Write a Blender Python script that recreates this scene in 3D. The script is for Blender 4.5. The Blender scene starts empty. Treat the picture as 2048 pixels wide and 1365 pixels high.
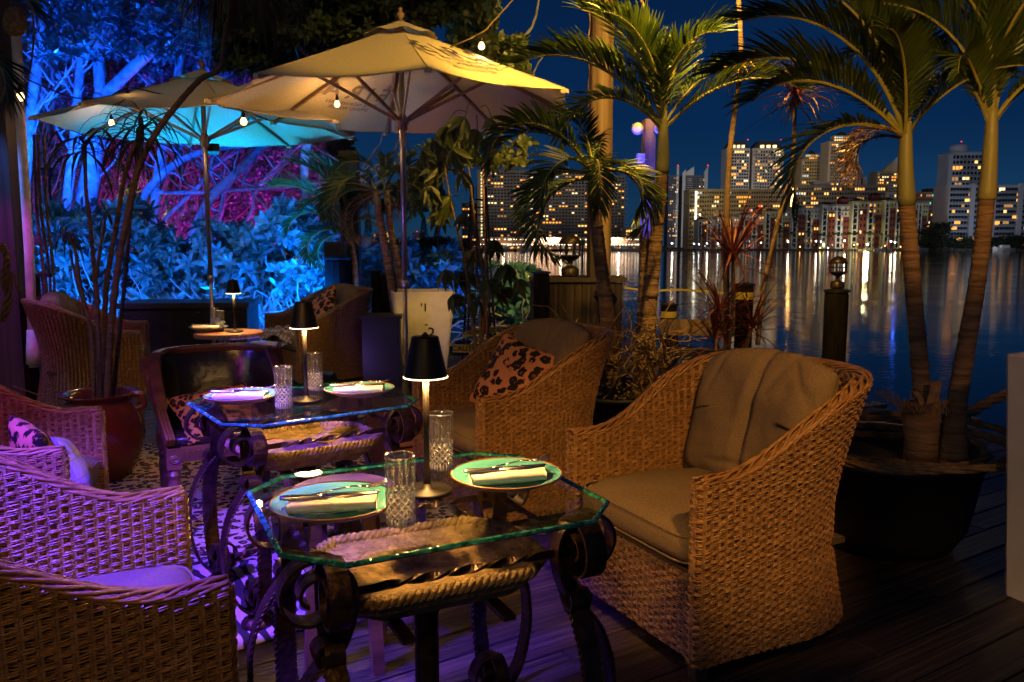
import bpy, math, random
import numpy as np
from mathutils import Vector, Matrix, noise
random.seed(7); RN = np.random.default_rng(7)
PI = math.pi
scene = bpy.context.scene
C = scene.collection
# ---------------------------------------------------------------- camera
FPX = 1593.0; PITCH = math.atan(192/FPX); CC, SS = math.cos(PITCH), math.sin(PITCH); HC = 1.36
cd = bpy.data.cameras.new('camera'); cam = bpy.data.objects.new('camera', cd); C.objects.link(cam)
cd.lens = 36*FPX/2048; cd.sensor_width = 36; cd.clip_end = 6000; cd.clip_start = 0.05
cam.location = (0, 0, HC); cam.rotation_euler = (PI/2-PITCH, 0, 0)
cd.dof.use_dof = True; cd.dof.focus_distance = 3.0; cd.dof.aperture_fstop = 11
scene.camera = cam
scene.view_settings.view_transform = 'Standard'; scene.view_settings.look = 'None'
scene.view_settings.exposure = 0.0; scene.view_settings.gamma = 1.0
scene.view_settings.use_curve_mapping = False
scene.cycles.max_bounces = 10; scene.cycles.transmission_bounces = 10; scene.cycles.glossy_bounces = 4
scene.cycles.diffuse_bounces = 2; scene.cycles.transparent_max_bounces = 16
scene.cycles.sample_clamp_indirect = 4.0; scene.cycles.sample_clamp_direct = 0
scene.cycles.caustics_reflective = False; scene.cycles.caustics_refractive = False
# ---------------------------------------------------------------- dusk sky
W = bpy.data.worlds.new('World'); scene.world = W; W.use_nodes = True
nt = W.node_tree; nt.nodes.clear()
wo = nt.nodes.new('ShaderNodeOutputWorld'); bg = nt.nodes.new('ShaderNodeBackground')
tc = nt.nodes.new('ShaderNodeTexCoord'); sx = nt.nodes.new('ShaderNodeSeparateXYZ')
rp = nt.nodes.new('ShaderNodeValToRGB')
nt.links.new(tc.outputs['Generated'], sx.inputs[0])
nt.links.new(sx.outputs['Z'], rp.inputs[0])
rp.color_ramp.elements[0].position = 0.0; rp.color_ramp.elements[0].color = (0.009, 0.045, 0.100, 1)
rp.color_ramp.elements[1].position = 0.75; rp.color_ramp.elements[1].color = (0.0012, 0.006, 0.028, 1)
e = rp.color_ramp.elements.new(0.14); e.color = (0.0022, 0.020, 0.074, 1)
e = rp.color_ramp.elements.new(0.33); e.color = (0.0016, 0.012, 0.050, 1)
cn = nt.nodes.new('ShaderNodeTexNoise'); cn.inputs['Scale'].default_value = 2.2; cn.inputs['Detail'].default_value = 3
mp = nt.nodes.new('ShaderNodeMapping'); mp.inputs['Scale'].default_value = (1, 1, 3.5)
nt.links.new(tc.outputs['Generated'], mp.inputs[0]); nt.links.new(mp.outputs[0], cn.inputs['Vector'])
mr = nt.nodes.new('ShaderNodeMapRange'); mr.inputs[1].default_value = .3; mr.inputs[2].default_value = .7
mr.inputs[3].default_value = .8; mr.inputs[4].default_value = 1.15
nt.links.new(cn.outputs[0], mr.inputs[0])
nt.links.new(rp.outputs[0], bg.inputs[0]); nt.links.new(mr.outputs[0], bg.inputs[1])
nt.links.new(bg.outputs[0], wo.inputs[0])
# one faint sun lamp: added warm fill for the far facades
sl = bpy.data.lights.new('facade_fill_sun', 'SUN'); sl.energy = 0.14; sl.angle = math.radians(20); sl.color = (1.0, .86, .66)
so = bpy.data.objects.new('facade_fill_sun', sl); C.objects.link(so)
so.rotation_euler = (math.radians(74), 0, math.radians(-32))

# ================================================================ helpers
def ray(px, py):
    u = (px-1024)/FPX; v = (682.5-py)/FPX
    return (u, CC+v*SS, -SS+v*CC)
def at(px, py, Y):
    r = ray(px, py); t = Y/r[1]; return Vector((r[0]*t, Y, HC+r[2]*t))
def atz(px, py, z):
    r = ray(px, py); t = (z-HC)/r[2]; return Vector((r[0]*t, r[1]*t, z))
def tag(o, label=None, cat=None, group=None, kind=None):
    if label: o['label'] = label
    if cat: o['category'] = cat
    if group: o['group'] = group
    if kind: o['kind'] = kind
    return o
def empty(name, loc=(0,0,0), rz=0, label=None, cat=None, group=None):
    o = bpy.data.objects.new(name, None); C.objects.link(o)
    o.location = loc; o.rotation_euler = (0,0,rz); o.empty_display_size = .1
    return tag(o, label, cat, group)
def link(name, me, parent=None, loc=None, rot=None):
    o = bpy.data.objects.new(name, me); C.objects.link(o)
    if parent: o.parent = parent
    if loc is not None: o.location = loc
    if rot is not None: o.rotation_euler = rot
    return o
def children(o): return [x for x in bpy.data.objects if x.parent == o]
def copy_tree(o, parent=None):
    c = o.copy(); C.objects.link(c); c.parent = parent
    for ch in children(o): copy_tree(ch, c)
    return c
class MB:
    def __init__(s): s.v=[]; s.f=[]; s.m=[]
    def add(s, vs, fs, mi=0):
        b=len(s.v); s.v.extend([tuple(x) for x in vs]); s.f.extend([tuple(i+b for i in f) for f in fs]); s.m.extend([mi]*len(fs)); return s
    def box(s, c, d, rz=0, mi=0, M=None):
        hx,hy,hz=d[0]/2,d[1]/2,d[2]/2; cs,sn=math.cos(rz),math.sin(rz); vs=[]
        for x,y,z in ((-hx,-hy,-hz),(hx,-hy,-hz),(hx,hy,-hz),(-hx,hy,-hz),(-hx,-hy,hz),(hx,-hy,hz),(hx,hy,hz),(-hx,hy,hz)):
            if M is not None:
                p=M@Vector((x,y,z)); vs.append((p.x+c[0],p.y+c[1],p.z+c[2]))
            else: vs.append((c[0]+x*cs-y*sn,c[1]+x*sn+y*cs,c[2]+z))
        return s.add(vs,[(0,3,2,1),(4,5,6,7),(0,1,5,4),(1,2,6,5),(2,3,7,6),(3,0,4,7)],mi)
    def bar(s, a, b, w, h, mi=0):
        a=Vector(a); b=Vector(b); d=b-a; L=d.length; d.normalize()
        up=Vector((0,0,1)) if abs(d.z)<.95 else Vector((0,1,0))
        sd=d.cross(up).normalized(); u2=sd.cross(d)
        M=Matrix((d,sd,u2)).transposed()
        return s.box((a+b)/2,(L,w,h),M=M,mi=mi)
    def tube(s, pts, r, n=8, mi=0, cap=True):
        pts=[Vector(p) for p in pts]; k=len(pts)
        rs=r if isinstance(r,(list,tuple)) else [r]*k
        vs=[]; fs=[]; prev=None
        for i,p in enumerate(pts):
            t=(pts[min(i+1,k-1)]-pts[max(i-1,0)])
            if t.length<1e-9: t=Vector((0,0,1))
            t.normalize()
            if prev is None:
                a=Vector((0,0,1)) if abs(t.z)<.9 else Vector((1,0,0)); nrm=t.cross(a).normalized()
            else:
                nrm=prev-t*prev.dot(t)
                nrm=nrm.normalized() if nrm.length>1e-6 else t.orthogonal().normalized()
            prev=nrm; bn=t.cross(nrm)
            for j in range(n):
                an=2*PI*j/n; vs.append(p+(nrm*math.cos(an)+bn*math.sin(an))*rs[i])
        for i in range(k-1):
            for j in range(n):
                a=i*n+j; b=i*n+(j+1)%n; fs.append((a,b,b+n,a+n))
        if cap:
            fs.append(tuple(range(n-1,-1,-1))); fs.append(tuple((k-1)*n+j for j in range(n)))
        return s.add(vs,fs,mi)
    def lathe(s, prof, n=24, c=(0,0,0), mi=0, fn=None, closed=False):
        vs=[]; fs=[]; k=len(prof)
        for (r,z) in prof:
            for j in range(n):
                an=2*PI*j/n; rr=r
                if fn: rr=fn(r,z,an)
                vs.append((c[0]+rr*math.cos(an),c[1]+rr*math.sin(an),c[2]+z))
        for i in range(k-1 if not closed else k):
            for j in range(n):
                a=i*n+j; b=i*n+(j+1)%n; i2=((i+1)%k)*n
                fs.append((a,b,i2+(j+1)%n,i2+j))
        return s.add(vs,fs,mi)
    def strip(s, pts, wid, side, mi=0, thick=0):
        # flat bar following pts, width wid along vector side, thickness
        pts=[Vector(p) for p in pts]; k=len(pts); sd=Vector(side).normalized()*wid/2; vs=[];fs=[]
        for i,p in enumerate(pts):
            t=(pts[min(i+1,k-1)]-pts[max(i-1,0)]).normalized(); nn=t.cross(sd).normalized()*thick/2
            vs+= [p-sd-nn,p+sd-nn,p+sd+nn,p-sd+nn]
        for i in range(k-1):
            for j in range(4):
                a=i*4+j;b=i*4+(j+1)%4; fs.append((a,b,b+4,a+4))
        fs.append((3,2,1,0)); e=(k-1)*4; fs.append((e,e+1,e+2,e+3))
        return s.add(vs,fs,mi)
    def mesh(s, name, mats, smooth=False):
        me=bpy.data.meshes.new(name); me.from_pydata(s.v,[],s.f)
        for m in (mats if isinstance(mats,(list,tuple)) else [mats]): me.materials.append(m)
        if any(s.m): me.polygons.foreach_set('material_index',s.m)
        if smooth: me.polygons.foreach_set('use_smooth',[True]*len(s.f))
        me.update(); return me
    def build(s, name, mats, parent=None, smooth=False, loc=None, rot=None):
        return link(name, s.mesh(name,mats,smooth), parent, loc, rot)
def npmesh(name, V, F, mats, smooth=False, mi=None):
    me=bpy.data.meshes.new(name); V=np.asarray(V,dtype=np.float32); F=np.asarray(F,dtype=np.int32); k=F.shape[1]
    me.vertices.add(len(V)); me.vertices.foreach_set('co',V.ravel())
    me.loops.add(F.size); me.loops.foreach_set('vertex_index',F.ravel())
    me.polygons.add(len(F)); me.polygons.foreach_set('loop_start',np.arange(0,F.size,k,dtype=np.int32))
    me.polygons.foreach_set('loop_total',np.full(len(F),k,dtype=np.int32))
    for m in (mats if isinstance(mats,(list,tuple)) else [mats]): me.materials.append(m)
    if mi is not None: me.polygons.foreach_set('material_index',np.asarray(mi,dtype=np.int32))
    me.polygons.foreach_set('use_smooth',np.full(len(F),smooth))
    me.update(); me.validate(); return me
def spline(pts, n=8):
    P=[Vector(p) for p in pts]; out=[]
    for i in range(len(P)-1):
        p0=P[max(i-1,0)];p1=P[i];p2=P[i+1];p3=P[min(i+2,len(P)-1)]
        for k in range(n):
            t=k/n; out.append(.5*((2*p1)+(p2-p0)*t+(2*p0-5*p1+4*p2-p3)*t*t+(3*p1-p0-3*p2+p3)*t*t*t))
    out.append(P[-1]); return out
def light(kind, loc, power, color, parent=None, size=.05, name='light', aim=None, spot=None, blend=.5):
    l=bpy.data.lights.new(name,kind); l.energy=power; l.color=color
    if kind=='AREA': l.size=size; l.shape='DISK'
    else: l.shadow_soft_size=size
    if spot: l.spot_size=math.radians(spot); l.spot_blend=blend
    o=bpy.data.objects.new(name,l); C.objects.link(o); o.location=loc
    if aim is not None: o.rotation_euler=(Vector(aim)-Vector(loc)).to_track_quat('-Z','Y').to_euler()
    if parent: o.parent=parent
    return o
# ---------------------------------------------------------------- materials
def mat(name, c1, c2=None, scale=8, rough=.6, metal=0, bump=0, bscale=None, stretch=(1,1,1), detail=4, lo=.35, hi=.65,
        rnd=0, emis=None, estr=0, spec=.5, alpha=None, transl=0, coat=0):
    m=bpy.data.materials.new(name); m.use_nodes=True; t=m.node_tree; N=t.nodes; L=t.links
    b=N['Principled BSDF']; b.inputs['Roughness'].default_value=rough; b.inputs['Metallic'].default_value=metal
    b.inputs['Base Color'].default_value=(*c1,1); b.inputs['Specular IOR Level'].default_value=spec
    b.inputs['Coat Weight'].default_value=coat
    if c2 or bump:
        co=N.new('ShaderNodeTexCoord'); mp=N.new('ShaderNodeMapping'); mp.inputs['Scale'].default_value=stretch
        L.new(co.outputs['Object'],mp.inputs[0])
        if rnd:
            oi=N.new('ShaderNodeObjectInfo'); mu=N.new('ShaderNodeMath'); mu.operation='MULTIPLY'; mu.inputs[1].default_value=37.
            L.new(oi.outputs['Random'],mu.inputs[0]); L.new(mu.outputs[0],mp.inputs['Location'])
    if c2:
        n=N.new('ShaderNodeTexNoise'); n.inputs['Scale'].default_value=scale; n.inputs['Detail'].default_value=detail
        L.new(mp.outputs[0],n.inputs['Vector'])
        r=N.new('ShaderNodeValToRGB'); r.color_ramp.elements[0].position=lo; r.color_ramp.elements[1].position=hi
        r.color_ramp.elements[0].color=(*c1,1); r.color_ramp.elements[1].color=(*c2,1)
        L.new(n.outputs[0],r.inputs[0]); out=r.outputs[0]
        if rnd:
            hv=N.new('ShaderNodeHueSaturation'); mr=N.new('ShaderNodeMapRange')
            mr.inputs[3].default_value=1-rnd; mr.inputs[4].default_value=1+rnd
            L.new(oi.outputs['Random'],mr.inputs[0]); L.new(mr.outputs[0],hv.inputs['Value']); L.new(out,hv.inputs['Color']); out=hv.outputs[0]
        L.new(out,b.inputs['Base Color'])
    if bump:
        n2=N.new('ShaderNodeTexNoise'); n2.inputs['Scale'].default_value=bscale or scale; n2.inputs['Detail'].default_value=5
        L.new(mp.outputs[0],n2.inputs['Vector'])
        bp=N.new('ShaderNodeBump'); bp.inputs['Strength'].default_value=bump; bp.inputs['Distance'].default_value=.01
        L.new(n2.outputs[0],bp.inputs['Height']); L.new(bp.outputs[0],b.inputs['Normal'])
    if emis: b.inputs['Emission Color'].default_value=(*emis,1); b.inputs['Emission Strength'].default_value=estr
    if transl:
        tr=N.new('ShaderNodeBsdfTranslucent'); mx=N.new('ShaderNodeMixShader'); mx.inputs[0].default_value=transl
        if c2: L.new(out,tr.inputs['Color'])
        else: tr.inputs['Color'].default_value=(*c1,1)
        L.new(b.outputs[0],mx.inputs[1]); L.new(tr.outputs[0],mx.inputs[2]); L.new(mx.outputs[0],N['Material Output'].inputs[0])
    return m
def emit(name, col, s):
    m=bpy.data.materials.new(name); m.use_nodes=True; t=m.node_tree; t.nodes.clear()
    o=t.nodes.new('ShaderNodeOutputMaterial'); e=t.nodes.new('ShaderNodeEmission'); e.inputs[0].default_value=(*col,1); e.inputs[1].default_value=s
    t.links.new(e.outputs[0],o.inputs[0]); return m
def thin_glass(name, tint, ior=1.5, rough=0.0, boost=0.0):
    m=bpy.data.materials.new(name); m.use_nodes=True; t=m.node_tree; t.nodes.clear(); N=t.nodes; L=t.links
    o=N.new('ShaderNodeOutputMaterial'); tr=N.new('ShaderNodeBsdfTransparent'); tr.inputs[0].default_value=(*tint,1)
    g=N.new('ShaderNodeBsdfGlossy'); g.inputs['Roughness'].default_value=rough
    f=N.new('ShaderNodeFresnel'); f.inputs[0].default_value=ior; mx=N.new('ShaderNodeMixShader')
    ge=N.new('ShaderNodeNewGeometry'); iv=N.new('ShaderNodeMath'); iv.operation='SUBTRACT'; iv.inputs[0].default_value=1; L.new(ge.outputs['Backfacing'],iv.inputs[1])
    ad=N.new('ShaderNodeMath'); ad.operation='ADD'; ad.inputs[1].default_value=boost; L.new(f.outputs[0],ad.inputs[0])
    mu=N.new('ShaderNodeMath'); mu.operation='MULTIPLY'; L.new(ad.outputs[0],mu.inputs[0]); L.new(iv.outputs[0],mu.inputs[1]); L.new(mu.outputs[0],mx.inputs[0])
    L.new(tr.outputs[0],mx.inputs[1]); L.new(g.outputs[0],mx.inputs[2]); L.new(mx.outputs[0],o.inputs[0]); return m
def leopard(name, base, inner, dark, scale, rough=.85):
    m=bpy.data.materials.new(name); m.use_nodes=True; t=m.node_tree; N=t.nodes; L=t.links; b=N['Principled BSDF']
    b.inputs['Roughness'].default_value=rough; b.inputs['Specular IOR Level'].default_value=.2
    co=N.new('ShaderNodeTexCoord'); nz=N.new('ShaderNodeTexNoise'); nz.inputs['Scale'].default_value=scale*1.3; nz.inputs['Detail'].default_value=3
    L.new(co.outputs['Object'],nz.inputs['Vector'])
    ad=N.new('ShaderNodeVectorMath'); ad.operation='MULTIPLY_ADD'; ad.inputs[1].default_value=(.9/scale,)*3
    L.new(nz.outputs['Color'],ad.inputs[0]); L.new(co.outputs['Object'],ad.inputs[2])
    v=N.new('ShaderNodeTexVoronoi'); v.inputs['Scale'].default_value=scale; v.inputs['Randomness'].default_value=.85
    L.new(ad.outputs[0],v.inputs['Vector'])
    n2=N.new('ShaderNodeTexNoise'); n2.inputs['Scale'].default_value=scale*2.6; L.new(co.outputs['Object'],n2.inputs['Vector'])
    mm=N.new('ShaderNodeMath'); mm.operation='MULTIPLY_ADD'; mm.inputs[1].default_value=.35; L.new(n2.outputs[0],mm.inputs[0]); L.new(v.outputs['Distance'],mm.inputs[2])
    r=N.new('ShaderNodeValToRGB'); cr=r.color_ramp; cr.interpolation='LINEAR'
    cr.elements[0].position=.0; cr.elements[0].color=(*inner,1); cr.elements[1].position=.69; cr.elements[1].color=(*base,1)
    for p,c in ((.30,inner),(.36,dark),(.63,dark)):
        e=cr.elements.new(p); e.color=(*c,1)
    L.new(mm.outputs[0],r.inputs[0]); L.new(r.outputs[0],b.inputs['Base Color']); return m
def wood(name, c1, c2, axis=0, scale=3, rough=.6, bump=.5, rnd=.25, fine=30):
    st=[fine]*3; st[axis]=1.2
    return mat(name,c1,c2,scale=scale,rough=rough,bump=bump,stretch=tuple(q/10 for q in st),rnd=rnd,lo=.3,hi=.7,detail=6,bscale=scale*3)
M={}
M['deck']=wood('weathered deck wood',(.007,.005,.004),(.085,.060,.050),0,5,.42,1.0,.4,95)
M['darkwood']=wood('dark stained timber',(.015,.010,.007),(.06,.038,.025),2,4,.7,.6,.2,50)
M['pile']=mat('tarred pile timber',(.003,.003,.003),(.011,.008,.006),scale=8,rough=.9,spec=.12,bump=.8,bscale=30,stretch=(3,3,.3))
M['post']=wood('timber post',(.10,.055,.025),(.26,.17,.09),2,4,.75,.8,.1,45)
M['chairwood']=wood('carved chair wood',(.05,.022,.010),(.14,.065,.03),0,4,.4,.3,.1,30)
M['tablewood']=wood('table wood',(.20,.10,.04),(.34,.18,.08),0,5,.4,.2,.1,30)
M['crate']=wood('slatted box wood',(.018,.011,.008),(.07,.045,.030),2,4,.8,.8,.3,55)
M['rattan']=mat('woven rattan',(.11,.052,.018),(.34,.18,.062),scale=13,rough=.36,bump=.25,bscale=60,rnd=.05,lo=.28,hi=.72,stretch=(1,1,10))
M['rattan_core']=mat('rattan core',(.055,.030,.014),rough=.9)
M['stake']=mat('rattan stakes',(.12,.065,.03),(.28,.17,.085),scale=30,rough=.45)
M['black_wicker']=mat('black wicker',(.012,.012,.014),(.03,.028,.03),scale=60,rough=.45)
M['cushion']=mat('taupe canvas cushion',(.11,.078,.048),(.19,.138,.09),scale=160,rough=.92,bump=.35,bscale=420,spec=.15,lo=.3,hi=.7,stretch=(1,1,2.5))
M['iron']=mat('wrought iron',(.035,.018,.012),(.085,.046,.026),scale=30,rough=.36,metal=.75,bump=.3,bscale=60)
M['stone']=mat('cast stone',(.13,.078,.030),(.31,.195,.08),scale=26,rough=.9,bump=1.0,bscale=90,detail=8)
M['glass_top']=thin_glass('clear table glass',(.93,.97,.95),1.5,0,.035)
M['glass_edge']=mat('green glass edge',(.01,.10,.07),(.05,.32,.22),scale=50,rough=.06,spec=1.0,bump=.5,bscale=40,lo=.45,hi=.6)
def glassm():
    m=bpy.data.materials.new('cut crystal'); m.use_nodes=True; b=m.node_tree.nodes['Principled BSDF']
    b.inputs['Transmission Weight'].default_value=1; b.inputs['Roughness'].default_value=.02; b.inputs['IOR'].default_value=1.47; b.inputs['Base Color'].default_value=(1,1,1,1)
    t=m.node_tree; tr=t.nodes.new('ShaderNodeBsdfTransparent'); mx=t.nodes.new('ShaderNodeMixShader'); mx.inputs[0].default_value=.12
    t.links.new(b.outputs[0],mx.inputs[1]); t.links.new(tr.outputs[0],mx.inputs[2]); t.links.new(mx.outputs[0],t.nodes['Material Output'].inputs[0])
    return m
M['crystal']=glassm()
def cutm():
    m=M['crystal'].copy(); m.name='cut crystal facets'; t=m.node_tree; b=t.nodes['Principled BSDF']; b.inputs['Roughness'].default_value=.03
    o=t.nodes['Material Output']; prev=o.inputs[0].links[0].from_socket
    d=t.nodes.new('ShaderNodeBsdfTranslucent'); d.inputs[0].default_value=(.95,.93,.9,1); df=t.nodes.new('ShaderNodeBsdfDiffuse'); df.inputs[0].default_value=(.95,.93,.9,1)
    m1=t.nodes.new('ShaderNodeMixShader'); m1.inputs[0].default_value=.5; m2=t.nodes.new('ShaderNodeMixShader'); m2.inputs[0].default_value=.03
    t.links.new(d.outputs[0],m1.inputs[1]); t.links.new(df.outputs[0],m1.inputs[2]); t.links.new(prev,m2.inputs[1]); t.links.new(m1.outputs[0],m2.inputs[2]); t.links.new(m2.outputs[0],o.inputs[0]); return m
M['cut']=cutm(); M['clear']=thin_glass('clear tumbler glass',(.93,.94,.93),1.8,.02,.07)
def addmilk(m,k):
    t=m.node_tree; o=[n for n in t.nodes if n.type=='OUTPUT_MATERIAL'][0]; prev=o.inputs[0].links[0].from_socket; df=t.nodes.new('ShaderNodeBsdfDiffuse'); df.inputs[0].default_value=(.95,.94,.92,1); tl=t.nodes.new('ShaderNodeBsdfTranslucent'); tl.inputs[0].default_value=(.95,.94,.92,1); d=t.nodes.new('ShaderNodeMixShader'); d.inputs[0].default_value=.6; t.links.new(df.outputs[0],d.inputs[1]); t.links.new(tl.outputs[0],d.inputs[2]); x=t.nodes.new('ShaderNodeMixShader'); x.inputs[0].default_value=k
    t.links.new(prev,x.inputs[1]); t.links.new(d.outputs[0],x.inputs[2]); t.links.new(x.outputs[0],o.inputs[0])
addmilk(M['clear'],.004)
M['groove']=thin_glass('frosted cut groove',(.8,.8,.8),1.8,.12,.30); addmilk(M['groove'],.42)
M['flute']=thin_glass('flute edge',(.85,.87,.87),1.8,.10,.22); addmilk(M['flute'],.10)
M['rimglass']=thin_glass('tumbler rim',(.8,.85,.85),1.8,.08,.25); addmilk(M['rimglass'],.10)
M['teal']=mat('teal glazed stoneware',(.05,.27,.27),(.10,.36,.37),scale=5,rough=.22,stretch=(1,1,1),spec=.6)
M['cream']=mat('cream stoneware',(.55,.44,.32),(.65,.55,.42),scale=12,rough=.4)
M['brownrim']=mat('brown glazed rim',(.22,.08,.03),rough=.3)
M['linen']=mat('cream linen',(.68,.62,.52),(.76,.71,.62),scale=90,rough=.9,bump=.2,bscale=300)
M['steel']=mat('polished steel',(.75,.72,.68),rough=.27,metal=1)
M['black_metal']=mat('black powder coat',(.007,.005,.004),rough=.45,metal=.0,spec=.25)
M['pole_metal']=mat('brushed pole',(.45,.36,.30),(.58,.48,.40),scale=30,rough=.3,metal=.85,stretch=(1,1,.05))
M['canvas']=mat('cream canvas',(.56,.46,.27),(.64,.54,.33),scale=60,rough=.9,spec=.1,transl=.06,bump=.15,bscale=200)
M['ribwood']=mat('umbrella rib wood',(.26,.15,.08),(.36,.22,.12),scale=20,rough=.5)
M['print']=mat('dark print',(.035,.03,.025),rough=.9)
M['printthru']=mat('print seen through cloth',(.20,.15,.11),rough=.9)
M['leather']=mat('black leather',(.012,.010,.008),rough=.27,bump=.35,bscale=26,spec=.7)
M['white_plastic']=mat('white planter plastic',(.55,.50,.47),(.62,.57,.54),scale=10,rough=.45)
M['terracotta']=mat('terracotta',(.28,.085,.035),(.36,.13,.06),scale=9,rough=.7,bump=.2,bscale=50)
M['redglaze']=mat('oxblood glaze',(.14,.022,.010),(.22,.045,.015),scale=5,rough=.16,coat=.6)
M['blackpot']=mat('black planter',(.010,.009,.008),rough=.5)
M['soil']=mat('dark soil',(.018,.012,.008),(.04,.028,.018),scale=20,rough=1,bump=1,bscale=40)
M['pleaf']=mat('palm leaf',(.032,.060,.008),(.075,.105,.014),scale=6,rough=.42,transl=.25,rnd=.12)
M['pleaf_dry']=mat('dried palm leaf',(.22,.12,.04),(.36,.21,.08),scale=8,rough=.7,transl=.2,rnd=.15)
M['rachis']=mat('palm stalk',(.20,.19,.04),(.28,.24,.06),scale=8,rough=.5)
M['ptrunk']=mat('palm trunk',(.11,.055,.028),(.25,.145,.08),scale=7,rough=.85,bump=1.0,bscale=20,stretch=(.7,.7,6),lo=.35,hi=.65)
M['pshaft']=mat('palm crownshaft',(.16,.16,.035),(.26,.22,.07),scale=5,rough=.5,stretch=(1,1,.4))
M['fiber']=mat('palm fibre',(.20,.11,.05),(.34,.20,.10),scale=30,rough=.9)
M['bark']=mat('grey bark',(.12,.13,.15),(.28,.29,.33),scale=9,rough=.9,bump=.7,bscale=30)
M['darkbark']=mat('brown bark',(.10,.06,.035),(.18,.11,.06),scale=12,rough=.9,bump=.6,bscale=60,stretch=(1,1,4))
M['bluetree']=mat('grey green leaf',(.03,.09,.11),(.13,.24,.27),scale=1.6,rough=.25,transl=.05,spec=.8)
M['tleaf']=mat('broad leaf',(.05,.085,.02),(.13,.15,.04),scale=1.2,rough=.4,transl=.2)
M['hleaf']=mat('waxy hedge leaf',(.04,.15,.17),(.13,.34,.36),scale=2.5,rough=.24,transl=.03,spec=.8,rnd=.25)
M['bleaf']=mat('small bush leaf',(.12,.11,.10),(.34,.26,.22),scale=1.5,rough=.5,transl=.3)
M['twig']=mat('pale twigs',(.30,.32,.34),(.45,.46,.48),scale=9,rough=.8)
M['dryvine']=mat('dried vine',(.12,.07,.04),(.24,.145,.08),scale=14,rough=.9)
M['dleaf']=mat('dracaena leaf',(.030,.030,.014),(.075,.055,.024),scale=5,rough=.5,transl=.15)
M['red_leaf']=mat('red cordyline leaf',(.09,.017,.010),(.18,.040,.020),scale=5,rough=.5,transl=.2)
M['oliveleaf']=mat('olive green leaf',(.035,.050,.008),(.07,.085,.016),scale=6,rough=.45,transl=.25)
M['rope']=mat('old rope',(.08,.050,.026),(.17,.11,.06),scale=40,rough=.95)
M['white_paint']=mat('aged white paint',(.45,.42,.40),(.60,.56,.52),scale=12,rough=.6)
M['copper']=mat('weathered copper',(.025,.016,.012),(.07,.05,.038),scale=20,rough=.4,metal=.7)
M['tape']=mat('yellow caution tape',(.40,.30,.03),rough=.5)
M['rugm']=leopard('leopard rug',(.46,.36,.28),(.22,.12,.07),(.015,.010,.010),22)
M['leo']=leopard('leopard velvet',(.46,.19,.085),(.15,.045,.02),(.010,.006,.005),19,.7)
M['bulb']=emit('warm bulb',(1,.60,.20),7)
M['lampglow']=emit('lamp diffuser',(1,.60,.22),50)
M['soilland']=M['soil']
# ================================================================ ground, deck, water
DK=math.radians(32); cu,su=math.cos(DK),math.sin(DK)
poly=[(-8,-1.2),(4.9,-1.2),(4.3,4.1),(3.55,5.5),(1.3,9.7),(-8,9.7)]
# water
WZ=-1.9
mb=MB(); S=2600
mb.add([(-S,-30,WZ),(S,-30,WZ),(S,S*1.2,WZ),(-S,S*1.2,WZ)],[(0,1,2,3)])
wm=bpy.data.materials.new('bay water'); wm.use_nodes=True; t=wm.node_tree; b=t.nodes['Principled BSDF']
b.inputs['Base Color'].default_value=(.004,.010,.022,1); b.inputs['Roughness'].default_value=.06; b.inputs['IOR'].default_value=1.33; b.inputs['Specular IOR Level'].default_value=.9
co=t.nodes.new('ShaderNodeTexCoord'); mp=t.nodes.new('ShaderNodeMapping'); mp.inputs['Scale'].default_value=(1,1.7,1)
n1=t.nodes.new('ShaderNodeTexNoise'); n1.inputs['Scale'].default_value=2.6; n1.inputs['Detail'].default_value=4
n2=t.nodes.new('ShaderNodeTexNoise'); n2.inputs['Scale'].default_value=.12; n2.inputs['Detail'].default_value=3
mr=t.nodes.new('ShaderNodeMapRange'); mr.inputs[1].default_value=.35; mr.inputs[2].default_value=.65; mr.inputs[3].default_value=.10; mr.inputs[4].default_value=1.0
bp=t.nodes.new('ShaderNodeBump'); bp.inputs['Distance'].default_value=.011
t.links.new(co.outputs['Object'],mp.inputs[0]); m2_=t.nodes.new('ShaderNodeMapping'); m2_.inputs['Scale'].default_value=(.16,1.6,1); t.links.new(co.outputs['Object'],m2_.inputs[0]); t.links.new(mp.outputs[0],n1.inputs['Vector']); t.links.new(m2_.outputs[0],n2.inputs['Vector'])
t.links.new(n2.outputs[0],mr.inputs[0]); t.links.new(mr.outputs[0],bp.inputs['Strength'])
t.links.new(n1.outputs[0],bp.inputs['Height']); t.links.new(bp.outputs[0],b.inputs['Normal'])
tag(mb.build('water',wm),kind='structure')
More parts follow.
